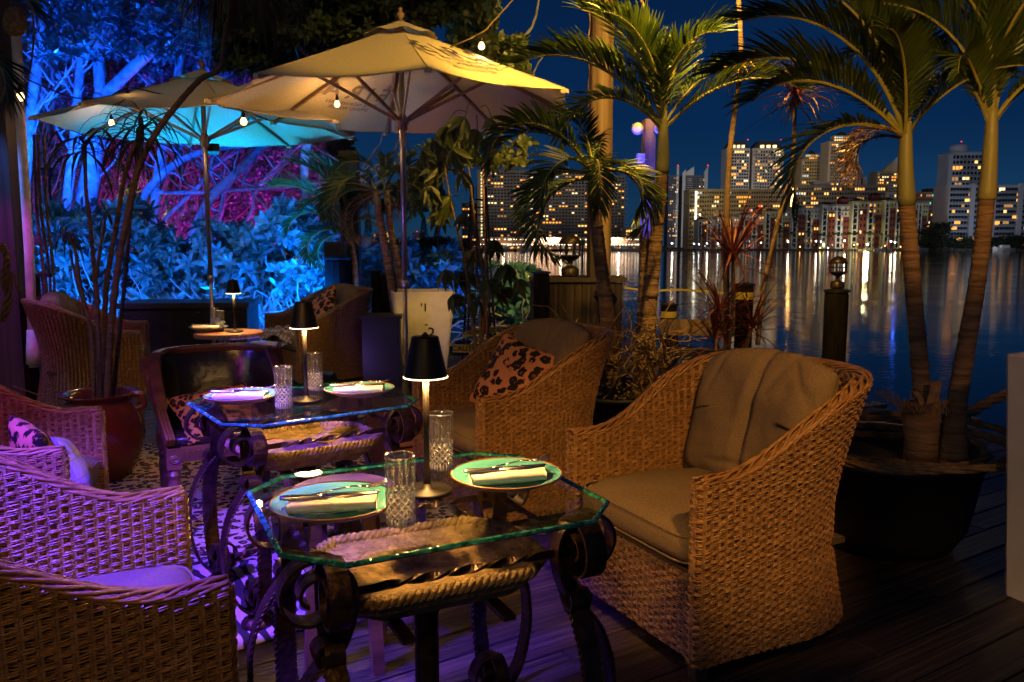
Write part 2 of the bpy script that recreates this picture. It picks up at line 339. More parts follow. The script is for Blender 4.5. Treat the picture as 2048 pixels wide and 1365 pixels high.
# land beyond the deck on the left
mb=MB(); L=[(-60,8.9),(.2,8.9),(.2,11.0),(-.9,11.8),(-2.2,16),(-3.2,24),(-7,40),(-60,60)]
n=len(L); mb.add([(x,y,-.05) for x,y in L]+[(x,y,-2.6) for x,y in L],[tuple(range(n))]+[(i,i+n,(i+1)%n+n,(i+1)%n) for i in range(n)])
tag(mb.build('ground',M['soil']),kind='structure')
deck=empty('deck'); tag(deck,kind='structure')
mb=MB(); k=len(poly); mb.add([(x,y,-.045) for x,y in poly]+[(x,y,-.22) for x,y in poly],[tuple(range(k)),tuple(range(2*k-1,k-1,-1))]+[(i,i+k,(i+1)%k+k,(i+1)%k) for i in range(k)])
mb.build('deck_frame',M['darkwood'],deck)
lens=[.8,1.2,1.6,2.0,2.4,2.8,3.2,3.6]; pm={}
for L_ in lens:
    mb=MB(); w,h=.142,.038; e=.004
    prof=[(-w/2,-h),(-w/2,-e),(-w/2+e,0),(w/2-e,0),(w/2,-e),(w/2,-h)]; seg=3
    vs=[];fs=[]
    for i in range(seg+1):
        for (y,z) in prof: vs.append((-L_/2+.003+(L_-.006)*i/seg,y,z+(random.uniform(-.002,.001) if z==0 else 0)))
    for i in range(seg):
        for j in range(5): a=i*6+j; fs.append((a,a+1,a+7,a+6))
    fs.append(tuple(range(6))); fs.append(tuple(seg*6+j for j in range(5,-1,-1)))
    mb.add(vs,fs); pm[L_]=mb.mesh('plank',M['deck'])
def clip(v):
    xs=[]
    for i in range(k):
        (x0,y0),(x1,y1)=poly[i],poly[(i+1)%k]
        u0,v0=x0*cu+y0*su,-x0*su+y0*cu; u1,v1=x1*cu+y1*su,-x1*su+y1*cu
        if (v0-v)*(v1-v)<0: xs.append(u0+(u1-u0)*(v-v0)/(v1-v0))
    return (min(xs),max(xs)) if len(xs)>=2 else None
v=-5; nc=0
while v<14:
    c_=clip(v)
    if c_:
        u,ue=c_; u-=random.uniform(0,1.2)
        while u<ue-.3:
            L_=random.choice(lens[4:]); 
            if u+L_>ue: L_=min([q for q in lens if q>=ue-u-.05] or [lens[-1]])
            um=u+L_/2; X=um*cu-v*su; Y=um*su+v*cu
            inview=Y>.8 and abs(X)<(.66*Y+2.0)
            if inview:
                o=link('plank',pm[L_],deck,(X,Y,random.uniform(-.003,.0015)),(0,0,DK+random.choice((0,PI)))); nc+=1
            u+=L_+.004
    v+=.149
print('planks',nc)
# ================================================================ far city
def lin(r,g,b): return tuple((x/255)**2.2 for x in (r,g,b))
wall_m={k_:mat('facade '+k_,c,tuple(x*1.15 for x in c),scale=.15,rough=.9) for k_,c in dict(
  grey=(.32,.28,.23),tan=(.50,.40,.22),white=(.55,.57,.62),pink=(.36,.22,.14),brick=(.16,.042,.03),pale=(.48,.46,.47),yellow=(.52,.45,.20),bluegrey=(.34,.34,.36),slate=(.10,.12,.17)).items()}
M['pane']=mat('dark window glass',(.012,.016,.028),rough=.1,spec=.8)
M['roof']=mat('dark roof',(.03,.022,.022),rough=.8)
lits=[emit('lit window amber',(1,.36,.05),1.9),emit('lit window gold',(1,.52,.13),2.4),emit('lit window cream',(1,.74,.38),1.9),emit('lit window white',(.8,.92,1),.9),emit('lit window dim',(1,.5,.16),.5)]
teal_l=emit('lit window teal',(.15,.9,.8),1.2)
red_l=emit('red beacon',(1,.03,.02),3); white_l=emit('white floodlit strip',(1,.93,.78),3); amber_l=emit('amber lamp',(1,.50,.12),12); lamp_w=emit('white lamp',(1,.95,.85),18)
def facade(mbw, X0,X1,Y,Z0,Z1, rows, cols, lit, ww=.55, wh=.5, teal=0, skipcols=()):
    cw=(X1-X0)/cols; rh=(Z1-Z0)/rows
    for r in range(rows):
        run=0; rm=0
        for c in range(cols):
            if c in skipcols: continue
            x=X0+(c+.5)*cw; z=Z0+(r+.5)*rh
            if run>0: run-=1; mi=rm
            else:
                if random.random()<lit: mi=1+random.choices([0,1,2,3,4],[5,4,2,.7,4])[0]; rm=mi; run=random.choice([0,0,1,2])
                elif random.random()<teal: mi=6
                else: mi=0
            w2=cw*ww/2; h2=rh*wh/2; y=Y-.22
            mbw.add([(x-w2,y,z-h2),(x+w2,y,z-h2),(x+w2,y,z+h2),(x-w2,y,z+h2),(x-w2,Y+.05,z-h2),(x+w2,Y+.05,z-h2),(x+w2,Y+.05,z+h2),(x-w2,Y+.05,z+h2)],
                    [(0,1,2,3),(3,2,6,7),(0,3,7,4),(1,5,6,2)],mi)
winmats=[M['pane']]+lits+[teal_l]
def building(px0,px1,pyt,Y,label,wall='grey',rows=20,cols=20,lit=.2,base=496,depth=18,ww=.55,wh=.5,balc=None,teal=0,name='apartment_tower',parts=(),group=None,segs=None,skip=()):
    a=at(px0,base,Y); b_=at(px1,base,Y); zt=at((px0+px1)/2,pyt,Y).z; z0=-1.0
    root=empty(name,((a.x+b_.x)/2,Y,z0),0,label,'building',group)
    X0,X1=a.x-(a.x+b_.x)/2,b_.x-(a.x+b_.x)/2; H=zt-z0
    mb=MB(); mb.box((0,depth/2,H/2),(X1-X0,depth,H)); mb.build('wall',wall_m[wall],root)
    mw=MB(); facade(mw,X0+.3,X1-.3,0,.02*H,H*.985,rows,cols,lit,ww,wh,teal,skip); o=mw.build('window',winmats,root); o['kind']='stuff'
    if balc:
        mb=MB(); rh=H*.965/rows; cw=(X1-X0)/cols
        for (c0,c1) in balc:
            for r in range(rows):
                mb.box((X0+cw*(c0+c1)/2,-.7,.02*H+r*rh+.04*rh),(cw*(c1-c0)*.94,1.2,rh*.09)); mb.box((X0+cw*(c0+c1)/2,-1.25,.02*H+r*rh+.2*rh),(cw*(c1-c0)*.94,.08,rh*.22))
        o=mb.build('balcony',wall_m['bluegrey' if wall in('white','slate') else wall],root); o['kind']='stuff'
    mb=MB(); mb.box((0,depth/2,H+.25),(X1-X0+.8,depth+.8,.5)); mb.build('parapet',wall_m[wall],root)
    return root,X0,X1,H
def addbox(root,nm,x,w,z0,z1,m,y=-.1,d=3,):
    mb=MB(); mb.box((x,y+d/2,(z0+z1)/2),(w,d,z1-z0)); return mb.build(nm,m,root)
def beacon(root,x,z,m=None,r=.5,y=0):
    mb=MB(); r*=.7; mb.lathe([(0,-r),(r*.8,-r*.6),(r,0),(r*.8,r*.6),(0,r)],8,(x,y,z)); mb.build('beacon',m or red_l,root,True)
mpp=lambda Y:Y/FPX
# big grey condominium, left of centre
A,X0,X1,H=building(955,1175,342,560,'wide grey condominium slab with many lit windows behind the marina','grey',23,34,.12,balc=[(1,5),(9,13),(17,20),(25,28)],ww=.6,wh=.42,skip=(0,))
addbox(A,'stair_light_strip',X0+3.0,1.0,2,H-1,emit('stair strip light',(1,.82,.38),1.2),y=-.4,d=.5)
addbox(A,'roof_house',X0+22,10,H,H+5,wall_m['grey'],y=3,d=8); addbox(A,'roof_house',X0+60,8,H,H+3,wall_m['grey'],y=3,d=8)
mb=MB()
for r in range(23): mb.box((X0+37.5,-.3,2+r*(H-4)/23),(1.6,.4,1.2))
mb.build('stair_window',lits[2],A)['kind']='stuff'; beacon(A,X1-2,H+2,r=.4); beacon(A,X0+5,H+3.5,white_l,.9)
A,X0,X1,H=building(1175,1248,352,565,'grey condominium wing with stepped balcony edge beside the wooden utility pole','grey',22,11,.13,balc=[(8,12)],ww=.5,wh=.42)
addbox(A,'roof_house',-3,7,H,H+6,wall_m['grey'],y=3,d=8)
A,X0,X1,H=building(924,953,408,600,'narrow dim tower partly behind the leafy stems','slate',14,5,.3)
A,X0,X1,H=building(1250,1288,458,520,'low office block with bright yellow windows','grey',5,8,.35); 
# slim white and curved-top towers
A,X0,X1,H=building(1303,1321,352,760,'thin white blade tower with a slanted top','white',30,3,.12); beacon(A,0,H+2,r=.8)
A,X0,X1,H=building(1334,1354,352,800,'slim grey tower left of the twin white fins','slate',30,6,.15,ww=.4); addbox(A,'fin',X1-1,2.2,0,H+9,wall_m['white']); beacon(A,X1-1,H+10,r=.9)
A,X0,X1,H=building(1361,1411,352,800,'curved white twin-fin tower with red beacon','slate',32,12,.08,ww=.5,balc=[(2,5),(8,11)])
def fin(root,x0,x1,z0,z1,z2,m):
    mb=MB(); mb.add([(x0,-1.4,0),(x1,-1.4,0),(x1,-1.4,z2),(x0,-1.4,z1),(x0,2,0),(x1,2,0),(x1,2,z2),(x0,2,z1)],[(0,1,2,3),(4,7,6,5),(0,3,7,4),(1,5,6,2),(3,2,6,7)]); mb.build('fin',m,root)
fin(A,X0,X0+3,0,H+3,H+6,wall_m['white']); fin(A,X1-3.4,X1,0,H+4,H+9,wall_m['white'])
mb=MB(); mb.add([(X0+3,0,H),(-1,0,H),(-1,0,H+9),(X0+3,0,H+3)]+[(X0+3,6,H),(-1,6,H),(-1,6,H+9),(X0+3,6,H+3)],[(0,1,2,3),(4,7,6,5),(3,2,6,7),(1,5,6,2)]); mb.build('crown',wall_m['white'],A); beacon(A,X1,H+10,r=.9)
# the row of tall towers
def tower(px0,px1,pyt,Y,label,wall,rows,cols,lit,style,**k):
    A,X0,X1,H=building(px0,px1,pyt+14,Y,label,wall,rows,cols,lit,**k); w=X1-X0
    if style=='dome':
        mb=MB(); mb.add([(X0,0,H),(X1,0,H),(X1,16,H),(X0,16,H),(X0+w*.2,3,H+7),(X1-w*.2,3,H+7),(X1-w*.2,13,H+7),(X0+w*.2,13,H+7)],[(0,1,5,4),(1,2,6,5),(2,3,7,6),(3,0,4,7),(4,5,6,7)]); mb.build('mansard_roof',M['roof'],A)
        mb=MB()
        for f_ in (.3,.5,.7): mb.box((X0+w*f_,-.3,H+2),(w*.10,3,2.4))
        mb.build('roof_window',lits[2],A)['kind']='stuff'; beacon(A,X1-w*.1,H+8,r=.7)
    if style=='crown':
        addbox(A,'roof_house',0,w*.62,H,H+5.5,wall_m[wall],y=2,d=8); mw=MB(); facade(mw,-w*.3,w*.3,1.9,H+.5,H+5,2,8,.9); mw.build('crown_window',winmats,A)['kind']='stuff'
        mb=MB(); mb.lathe([(w*.2,0),(w*.12,2.5),(0,4)],8,(0,6,H+5.5)); mb.build('roof_cap',M['roof'],A)
    mb=MB(); 
    for q in (.03,.97): mb.box((X0+w*q,-.9,H/2),(.7,1.0,H))
    mb.build('pilaster',wall_m['pale'],A)['kind']='stuff'
    return A,X0,X1,H
tower(1447,1493,284,740,'dark glass tower with mansard crown and bright mid floors','bluegrey',30,9,.16,'dome',balc=[(0,2)],wh=.6,ww=.7)
A=tower(1498,1560,284,745,'pale ribbed tower with mansard crown behind the palm frond','bluegrey',30,12,.2,'dome',balc=[(0,3),(9,12)],wh=.6)[0]
tower(1596,1641,306,760,'tan stone tower with a green lit sign spot','tan',26,9,.10,'crown',balc=[(4,7)])
A,X0,X1,H=tower(1648,1707,270,700,'tallest tower with golden lit crown floors','grey',34,13,.14,'crown',balc=[(0,3),(6,8)],wh=.55)
mw=MB(); facade(mw,X0+6,X1-.5,-.3,H*.90,H*.985,2,9,.95,ww=.75,wh=.6); mw.build('crown_window',winmats,A)['kind']='stuff'
A,X0,X1,H=tower(1746,1799,330,760,'stepped tower with pointed top and blue lit mast','grey',26,11,.12,'x',balc=[(3,6)])
mb=MB(); mb.add([(X0+5,0,H),(X1-1,0,H),(X1-1,8,H),(X0+5,8,H),(X1-5,4,H+14)],[(0,1,4),(1,2,4),(2,3,4),(3,0,4)]); mb.build('pointed_roof',wall_m['tan'],A)
mb=MB(); mb.tube([(X1-2,1,H-6),(X1-1,1,H+20)],.8,6); mb.build('mast',emit('blue lit mast',(.03,.12,1),5),A)
A,X0,X1,H=building(1892,1960,306,560,'white curved-top tower near the right palm','white',17,9,.10,ww=.7,wh=.62,balc=[(2,8)],name='apartment_tower')
mb=MB(); mb.lathe([(6,0),(6,5),(5,6),(0,6)],16,(-3,8,H)); mb.build('roof_drum',wall_m['white'],A); beacon(A,-6,H+7.5,r=.6)
addbox(A,'side_wall',X0-1.0,3,0,H*.985,wall_m['white'],y=-1.2)
# mid-rise blocks
A,X0,X1,H=building(1376,1572,380,540,'long tan mid-rise slab with a bright vertical light strip','tan',13,40,.10,balc=[(6,9),(14,17),(28,30)],ww=.5,wh=.45)
addbox(A,'light_strip',X0+4.5,1.0,1,H-1,white_l,y=-.4,d=.5)
A,X0,X1,H=building(1576,1770,372,545,'long grey mid-rise slab full of amber windows','grey',13,38,.26,balc=[(2,5),(10,13),(22,25)],ww=.5,wh=.5)
addbox(A,'light_strip',X0+1.2,1.2,1,H-1,amber_l,y=-.4,d=.5); addbox(A,'lift_tower',X0+49,6,H,H+6,wall_m['pale'],y=2,d=6); addbox(A,'roof_house',X0+22,12,H,H+3,wall_m['pale'],y=2,d=6)
A,X0,X1,H=building(1772,1802,386,540,'small white block beside the yellow-trunked palm','white',12,6,.12,ww=.45)
A,X0,X1,H=building(1822,1892,386,550,'dark pink mid-rise with teal lit windows','pink',14,18,.03,teal=.05,ww=.4,balc=[(3,5),(9,11),(15,17)],wh=.5)
addbox(A,'roof_house',3,10,H,H+3,M['roof'],y=2,d=8)
A,X0,X1,H=building(1892,2075,372,470,'wide bluish white slab block with continuous balconies at the far right','white',11,30,.13,ww=.84,wh=.6,balc=[(0,7),(8,13),(16,22),(23,29)])
mb=MB()
for q in (.24,.47,.76): mb.box((X0+(X1-X0)*q,-1,H/2+.6),(2.6,1.6,H+1.4))
mb.build('pier_wall',wall_m['white'],A)['kind']='stuff'
# colourful waterfront apartments (8 storeys) in separate segments
seg=[(1395,1432,441),(1432,1478,436),(1478,1528,431),(1528,1580,424),(1581,1640,417),(1640,1700,411),(1700,1765,404),(1765,1812,402),(1812,1852,406)]
for i,(a,b_,t_) in enumerate(seg):
    desc=['leftmost and lowest segment','second segment from the left','segment with the two red lamps','segment with a dark arched bay','segment just right of the gap','middle segment with lit amber bays','tall cornered segment with yellow wall','segment behind the thick palm trunk','rightmost segment with one bright balcony'][i]
    wl='yellow' if i in(6,7,8,3) else 'pale'
    A,X0,X1,H=building(a,b_,t_,500-i*4,'colourful waterfront apartments, '+desc,wl,8,8,.08,base=498,ww=.35,wh=.42,name='waterfront_apartments',depth=12,group='colourful waterfront apartment segments')
    w=X1-X0
    mb=MB(); mb.box((X0+w*.33,-.35,H*.42),(w*.24,.7,H*.84)); mb.box((X0+w*.82,-.35,H*.36),(w*.2,.7,H*.72)); mb.build('brick_bay',wall_m['brick'],A)
    mw=MB(); facade(mw,X0+w*.22,X0+w*.44,-.72,.5,H*.84,6,2,.14,.4,.45); facade(mw,X0+w*.73,X0+w*.91,-.72,.5,H*.7,5,2,.1,.4,.45); mw.build('bay_window',winmats,A)['kind']='stuff'
    mb=MB()
    for x in (.08,.56): 
        for r in range(7): mb.box((X0+w*x+w*.04,-.25,H*.04+r*H*.13+1),(w*.11,.5,H*.095))
    mb.build('loggia',M['pane'],A)['kind']='stuff'
    mb=MB()
    for x in (.015,.165,.49,.64): mb.box((X0+w*x,-.55,H/2),(w*.028,1.1,H))
    mb.box((0,-.5,H*.86),(w,.9,.3)); mb.box((0,-.5,H*.97),(w,1.1,.5)); mb.build('white_trim',wall_m['white'],A)['kind']='stuff'
    mb=MB(); h=1.8
    mb.add([(X0-.5,-1,H+.5),(X0+w*.45,-1,H+.5),(X0+w*.45,8,H+.5),(X0-.5,8,H+.5),(X0+w*.22,3,H+.5+h)],[(0,1,4),(1,2,4),(2,3,4),(3,0,4)]); mb.build('hip_roof',M['roof'],A)
    if i in (2,5,6): 
        addbox(A,'roof_turret',w*.25,w*.25,H+.5,H+4,wall_m['brick'],y=1,d=5)
        mb=MB(); q=w*.16; mb.add([(w*.25-q,0,H+4),(w*.25+q,0,H+4),(w*.25+q,7,H+4),(w*.25-q,7,H+4),(w*.25,3.5,H+5.6)],[(0,1,4),(1,2,4),(2,3,4),(3,0,4)]); mb.build('turret_roof',M['roof'],A)
        if i==2: beacon(A,w*.25,H+5.5,r=.8); beacon(A,-w*.1,H+3,r=.8)
# far shoreline land
mb=MB(); pts=[(-900,900),(-300,900),(-120,640),(-40,462),(120,462),(330,455),(900,455)]
n=len(pts); V_=[(x,y,-1.0) for x,y in pts]+[(x,y,-3) for x,y in pts]+[(x,y+900,-1.0) for x,y in pts]
F_=[(i,i+1,i+1+n,i+n) for i in range(n-1)]+[(i+2*n,i+1+2*n,i+1,i) for i in range(n-1)]
mb.add(V_,F_); tag(mb.build('far_shore',M['soil']),kind='structure')
# rock revetment / seawall
mb=MB(); a=at(1290,500,458); b_=at(2080,500,452)
for i in range(150):
    f_=i/149; p=a.lerp(b_,f_); mb.box((p.x,p.y,-1.4+random.uniform(-.2,.2)),(2.4,1.5,1.1),rz=random.random())
tag(mb.build('seawall_rocks',mat('dark riprap',(.05,.045,.04),rough=1)),'long low riprap seawall of dark rocks along the far shore','seawall')
# far dark tree mass and small far lights on the left horizon
def leafmesh(name,cen,dirs,nrm,Ls,Ws,mats,curl=.15,smooth=False):
    cen=np.asarray(cen);d=np.asarray(dirs,dtype=float);d/=np.linalg.norm(d,axis=1,keepdims=True)+1e-9
    nn=np.asarray(nrm,dtype=float); nn-= (nn*d).sum(1,keepdims=True)*d; nn/=np.linalg.norm(nn,axis=1,keepdims=True)+1e-9
    s=np.cross(d,nn); Ls=np.asarray(Ls)[:,None]*np.ones((len(cen),1)); Ws=np.asarray(Ws)[:,None]*np.ones((len(cen),1))
    v0=cen; v1=cen+d*Ls*.5+s*Ws*.5+nn*Ws*.18; v2=cen+d*Ls-nn*Ls*curl; v3=cen+d*Ls*.5-s*Ws*.5+nn*Ws*.18; v4=cen+d*Ls*.5
    V=np.stack([v0,v1,v2,v3,v4],1).reshape(-1,3); i=np.arange(len(cen))[:,None]*5
    F=np.concatenate([i+np.array([[0,1,4]]),i+np.array([[1,2,4]]),i+np.array([[4,2,3]]),i+np.array([[0,4,3]])],0)
    return npmesh(name,V,F,mats,smooth)
def blob_leaves(n,centers,radii,L,W):
    idx=RN.integers(0,len(centers),n); c=np.asarray(centers)[idx]; r=np.asarray(radii)[idx]
    d=RN.normal(size=(n,3)); d/=np.linalg.norm(d,axis=1,keepdims=True); rr=RN.random(n)**.45
    p=c+d*rr[:,None]*r
    return p,d+RN.normal(size=(n,3))*.7,RN.normal(size=(n,3))+np.array([0,0,1.2]),L*RN.uniform(.7,1.2,n),W*RN.uniform(.7,1.2,n)
M['farleaf']=mat('far dark foliage',(.010,.016,.008),(.03,.04,.018),scale=.5,rough=.9)
cs=[];rs=[]
for i in range(46):
    px=random.uniform(690,935); p=at(px,random.uniform(478,492),600); cs.append((p.x,600+random.uniform(-6,6),p.z-1)); rs.append((random.uniform(3,7),4,random.uniform(2,4)))
o=link('far_woodland',leafmesh('far_woodland',*blob_leaves(9000,cs,rs,1.6,.9),M['farleaf'])); tag(o,'low dark tree line on the far left shore','tree line',kind='stuff')
def norfolk(px,pyt,Y,label):
    p=at(px,492,Y); zt=at(px,pyt,Y).z; root=empty('norfolk_pine',(p.x,Y,-1),0,label,'tree','spiky pines on the far shore')
    H=zt+1; mb=MB(); mb.tube([(0,0,0),(0,0,H*.97)],[.5,.1],6); mb.build('trunk',M['darkbark'],root)
    n=1500; z=RN.random(n)**.9; r=(1-z)*H*.17+.2; an=RN.random(n)*6.28; rad=r*RN.random(n)**.5; zz=H*(.15+.85*z)
    link('crown',leafmesh('crown',np.stack([rad*np.cos(an),rad*np.sin(an),zz],1),np.stack([np.cos(an),np.sin(an),-.1+0*an],1),RN.normal(size=(n,3)),np.full(n,.9),np.full(n,.5),M['farleaf']),root)
norfolk(737,428,590,'pointed dark pine left of the near umbrella pole on the far shore'); norfolk(876,438,590,'pointed dark pine right of the near umbrella pole on the far shore'); norfolk(848,432,595,'pointed dark pine nearly hidden beside the umbrella pole')
building(742,752,468,640,'tiny pale block far away left of the umbrella pole','tan',4,3,.5,name='apartment_block'); building(768,779,465,640,'tiny yellow block far away on the left horizon','yellow',6,3,.3,name='apartment_block')
A=building(824,845,466,640,'tiny white block with red beacon on the left horizon','white',6,5,.2,name='apartment_block'); beacon(A[0],0,A[3]+1,r=.5)
A=building(560,615,415,420,'distant tower with orange windows glimpsed behind the palm fronds','grey',12,8,.35,name='apartment_tower')
# trees in front of the right slab
cs=[];rs=[]
for i in range(40):
    px=random.uniform(1825,2060); p=at(px,random.uniform(478,494),462); cs.append((p.x,462,p.z)); rs.append((5,3,2.5))
for i in range(16):
    px=random.uniform(1832,1890); p=at(px,random.uniform(455,480),466); cs.append((p.x,466,p.z)); rs.append((4,3,3))
o=link('shore_trees',leafmesh('shore_trees',*blob_leaves(9000,cs,rs,1.3,.8),M['farleaf'])); tag(o,'dark mass of shoreline trees below the right slab block','tree line',kind='stuff')
# far palms, one mesh shared
def farpalm_mesh():
    n=26; cen=[];d=[]
    V=[];F=[]
    for i in range(n):
        an=2*PI*i/n*2.4; el=random.uniform(-.3,.8); L_=random.uniform(1.8,2.6)
        dx,dy=math.cos(an),math.sin(an); w=.35
        for j in range(3):
            pass
        p0=(0,0,0); p1=(dx*L_*.5,dy*L_*.5,el*L_*.4); p2=(dx*L_,dy*L_,el*L_*.3-L_*.35); b0=len(V)
        V+= [p0,(p1[0]-dy*w,p1[1]+dx*w,p1[2]-.15),p1,(p1[0]+dy*w,p1[1]-dx*w,p1[2]-.15),p2]
        F+= [(b0,b0+1,b0+2),(b0,b0+2,b0+3),(b0+1,b0+4,b0+2),(b0+2,b0+4,b0+3)]
    return npmesh('crown',V,F,M['farleaf2'])
M['farleaf2']=mat('far palm foliage',(.04,.07,.02),(.08,.12,.03),scale=.5,rough=.7,transl=.2)
fpc=farpalm_mesh(); tm={}
spots=[1403,1418,1436,1452,1470,1489,1507,1524,1542,1558,1562,1570,1583,1600,1612,1636,1655,1668,1684,1697,1713,1728,1741,1757,1776,1795,1812]
wheres=['left end of the far row','above the left lamps','beside the leftmost brick bay','behind the red plant leaves','in the dim left part','under the tan slab','left of the slanting cane','beside the slanting cane','under the dark arched bay','tallest near the gap between segments','short one at the gap','right of the gap','under the first white bay','leaning near the second brick bay','by the amber doorway','taller single palm before the pale wall','just right of the single tall one','near the white lamp','by the middle brick bay','left of the green lit garden','at the corner of the yellow wall','in the green floodlit garden','above the brightest lamp','right of the brightest lamp','fan shaped beside the pale facade','next to the thick palm trunk','rightmost of the far row']
for i,px in enumerate(spots):
    p=at(px,498,459); h=random.uniform(7.5,10.5)*(1.25 if i in(9,) else 1)
    root=empty('palm_tree',(p.x,459+random.uniform(-2,0),-1.2),random.random()*6,'small dark palm on the far shore, '+wheres[i],'palm','small palms along the far shore')
    lean=random.uniform(-.6,.6); mb=MB(); mb.tube([(0,0,0),(lean*.4,0,h*.5),(lean,0,h)],[.28,.2,.16],5); mb.build('trunk',M['darkbark'],root)
    link('crown',fpc,root,(lean,0,h),(0,0,random.random()*6)).scale=(1,1,random.uniform(.9,1.3))
# street lamps along the shore (emissive heads; the strongest also carry a lamp)
lspots=[(1344,487,'w',1.0,'bright white one near the tan slab base'),(1388,488,'w',.7,'pair of white, left one'),(1398,489,'w',.7,'pair of white, right one'),(1414,487,'w',.9,'white before the first palms'),(1436,488,'w',.7,'white behind the red leaves'),(1522,486,'w',.7,'dim white left of the slanting cane'),(1576,484,'w',.9,'white just right of the slanting cane'),(1600,494,'a',.6,'amber low by the doorway'),(1632,483,'w',.9,'white by the single tall palm'),(1642,484,'w',.7,'smaller white by the single tall palm'),(1640,496,'a',.7,'orange at ground level'),(1656,496,'w',.6,'small white at ground level'),(1689,482,'w',1.2,'strong white at the brick bay'),(1708,490,'a',.6,'left orange of the pair'),(1715,489,'a',.7,'right orange of the pair'),(1735,489,'w',1.9,'the brightest star-like one'),(1782,483,'w',1.0,'left of the right pair'),(1790,485,'w',1.0,'right of the right pair'),(1801,494,'a',.5,'small warm one beside the thick trunk'),(1948,494,'a',.6,'lone pinkish one far right'),(1999,494,'a',.6,'orange one by the moored motorboat'),(1266,480,'a',1.2,'orange one at the low office block'),(1832,486,'w',.4,'faint white in the dark trees'),(1770,492,'a',.5,'yellowish beside the moored boat')]
for (px,py,kd,r,w_) in lspots:
    p=at(px,py,454); root=empty('shore_lamp',(p.x,454,-1.1),0,'far shore lamp, '+w_,'lamp','lamps along the far shore')
    h=p.z+1.1; mb=MB(); mb.tube([(0,0,0),(0,0,max(h-.4,.1))],.09,5); mb.build('pole',M['black_metal'],root)
    m=lamp_w if kd=='w' else amber_l; rr=.20+.20*r
    mb=MB(); mb.lathe([(0,-rr),(rr*.75,-rr*.66),(rr,0),(rr*.75,rr*.66),(0,rr)],8,(0,0,h)); mb.build('lamp_head',m,root,True)
    if r>=.9: light('POINT',(0,-1.2,h+.6),420*r*r,(1,.86,.6) if kd=='w' else (1,.6,.25),root,.4,'lamp_light')
light('POINT',(at(1728,485,452).x,450,1.5),9000,(1,.85,.30),None,.6,'garden_light')
# marina with two lit canopies, boats
p0=at(958,488,446); p1=at(1284,488,446)
mar=empty('marina_building',((p0.x+p1.x)/2,446,-1),0,'long low marina shed with two rows of white lights','marina building'); w=p1.x-p0.x
mb=MB(); mb.box((0,9,3.0),(w,12,6.0)); mb.build('wall',wall_m['pink'],mar)
mb=MB(); mb.box((0,1,3.15),(w,6,.4)); mb.box((0,3,6.2),(w,8,.4)); mb.build('roof',wall_m['pink'],mar)
mb=MB(); mb2=MB()
for i in range(54):
    x=-w/2+w*(i+.5)/54+random.uniform(-.3,.3); s_=random.uniform(.2,.42)
    mb.box((x,-2.2,2.6),(s_*2.2,.4,s_)); 
    if random.random()<.9: mb2.box((x+random.uniform(-.4,.4),-1.3,5.4),(s_*2.0,.4,s_))
mb.build('lower_light_row',emit('marina light',(1,.9,.7),9),mar)['kind']='stuff'; mb2.build('upper_light_row',emit('marina light high',(1,.86,.62),7),mar)['kind']='stuff'
mb=MB()
for i in range(30): mb.box((-w/2+w*i/29,-1.9,1.5),(.25,.25,3))
mb.build('column',wall_m['pale'],mar)['kind']='stuff'
mb=MB()
for i in range(26): mb.box((-w/2+w*random.random(),-2.4,random.uniform(.5,1.2)),(random.uniform(.6,1.4),.3,random.uniform(.4,.8)))
mb.build('shop_window',lits[0],mar)['kind']='stuff'
for q in (-.35,0,.35): light('POINT',(w*q,-4,3.6),900,(1,.75,.45),mar,.5,'canopy_light')
def boat_meshes():
    mb=MB(); st=[(-3.4,.9,.9),(-1.5,1.15,.85),(1,1.1,.95),(2.6,.7,1.15),(3.8,.05,1.4)]; vs=[];fs=[]
    for (x,w_,z) in st: vs+= [(x,-w_,z),(x,-w_*.6,0),(x,w_*.6,0),(x,w_,z)]
    for i in range(4):
        for j in range(3): a=i*4+j; fs.append((a,a+1,a+5,a+4))
        fs.append((i*4+3,i*4,i*4+4,i*4+7))
    fs.append((0,3,2,1)); mb.add(vs,fs); hull=mb.mesh('hull',M['white_paint'])
    mb=MB(); mb.add([(-1.6,-.8,.9),(1.6,-.7,.95),(1.0,-.6,1.9),(-1.4,-.65,1.9),(-1.6,.8,.9),(1.6,.7,.95),(1.0,.6,1.9),(-1.4,.65,1.9)],[(0,1,2,3),(5,4,7,6),(3,2,6,7),(1,5,6,2),(4,0,3,7)]); cab=mb.mesh('cabin',M['white_paint'])
    mb=MB(); mb.add([(-1.2,-.83,1.25),(1.2,-.74,1.25),(.9,-.69,1.7),(-1.1,-.72,1.7)],[(0,1,2,3)]); wn=mb.mesh('window',M['pane'])
    return hull,cab,wn
bm_=boat_meshes()
bw=['first from the left of the marina quay','second from the left of the quay','left of the cage lantern','just right of the cage lantern','behind the green channel marker','between marker and wooden pole','right of the wooden pole','at the right end of the marina','beside the last marina lights','small one by the garden','blue lit one at the dark trees','large cruiser at the far right']
for i,px in enumerate([985,1012,1048,1092,1150,1166,1225,1245,1262,1768,1842,2008]):
    p=atz(px,503,WZ); Yb=450-random.uniform(6,14); x=at(px,500,Yb).x; sc=1.7 if i==11 else random.uniform(.9,1.2)
    root=empty('motorboat',(x,Yb,WZ+.05),random.uniform(-.3,.3)+(PI if i%2 else 0),'white motorboat moored, '+bw[i],'boat','motorboats moored on the far shore'); root.scale=(sc,)*3
    for nm,me in zip(('hull','cabin','window'),bm_): link(nm,me,root)
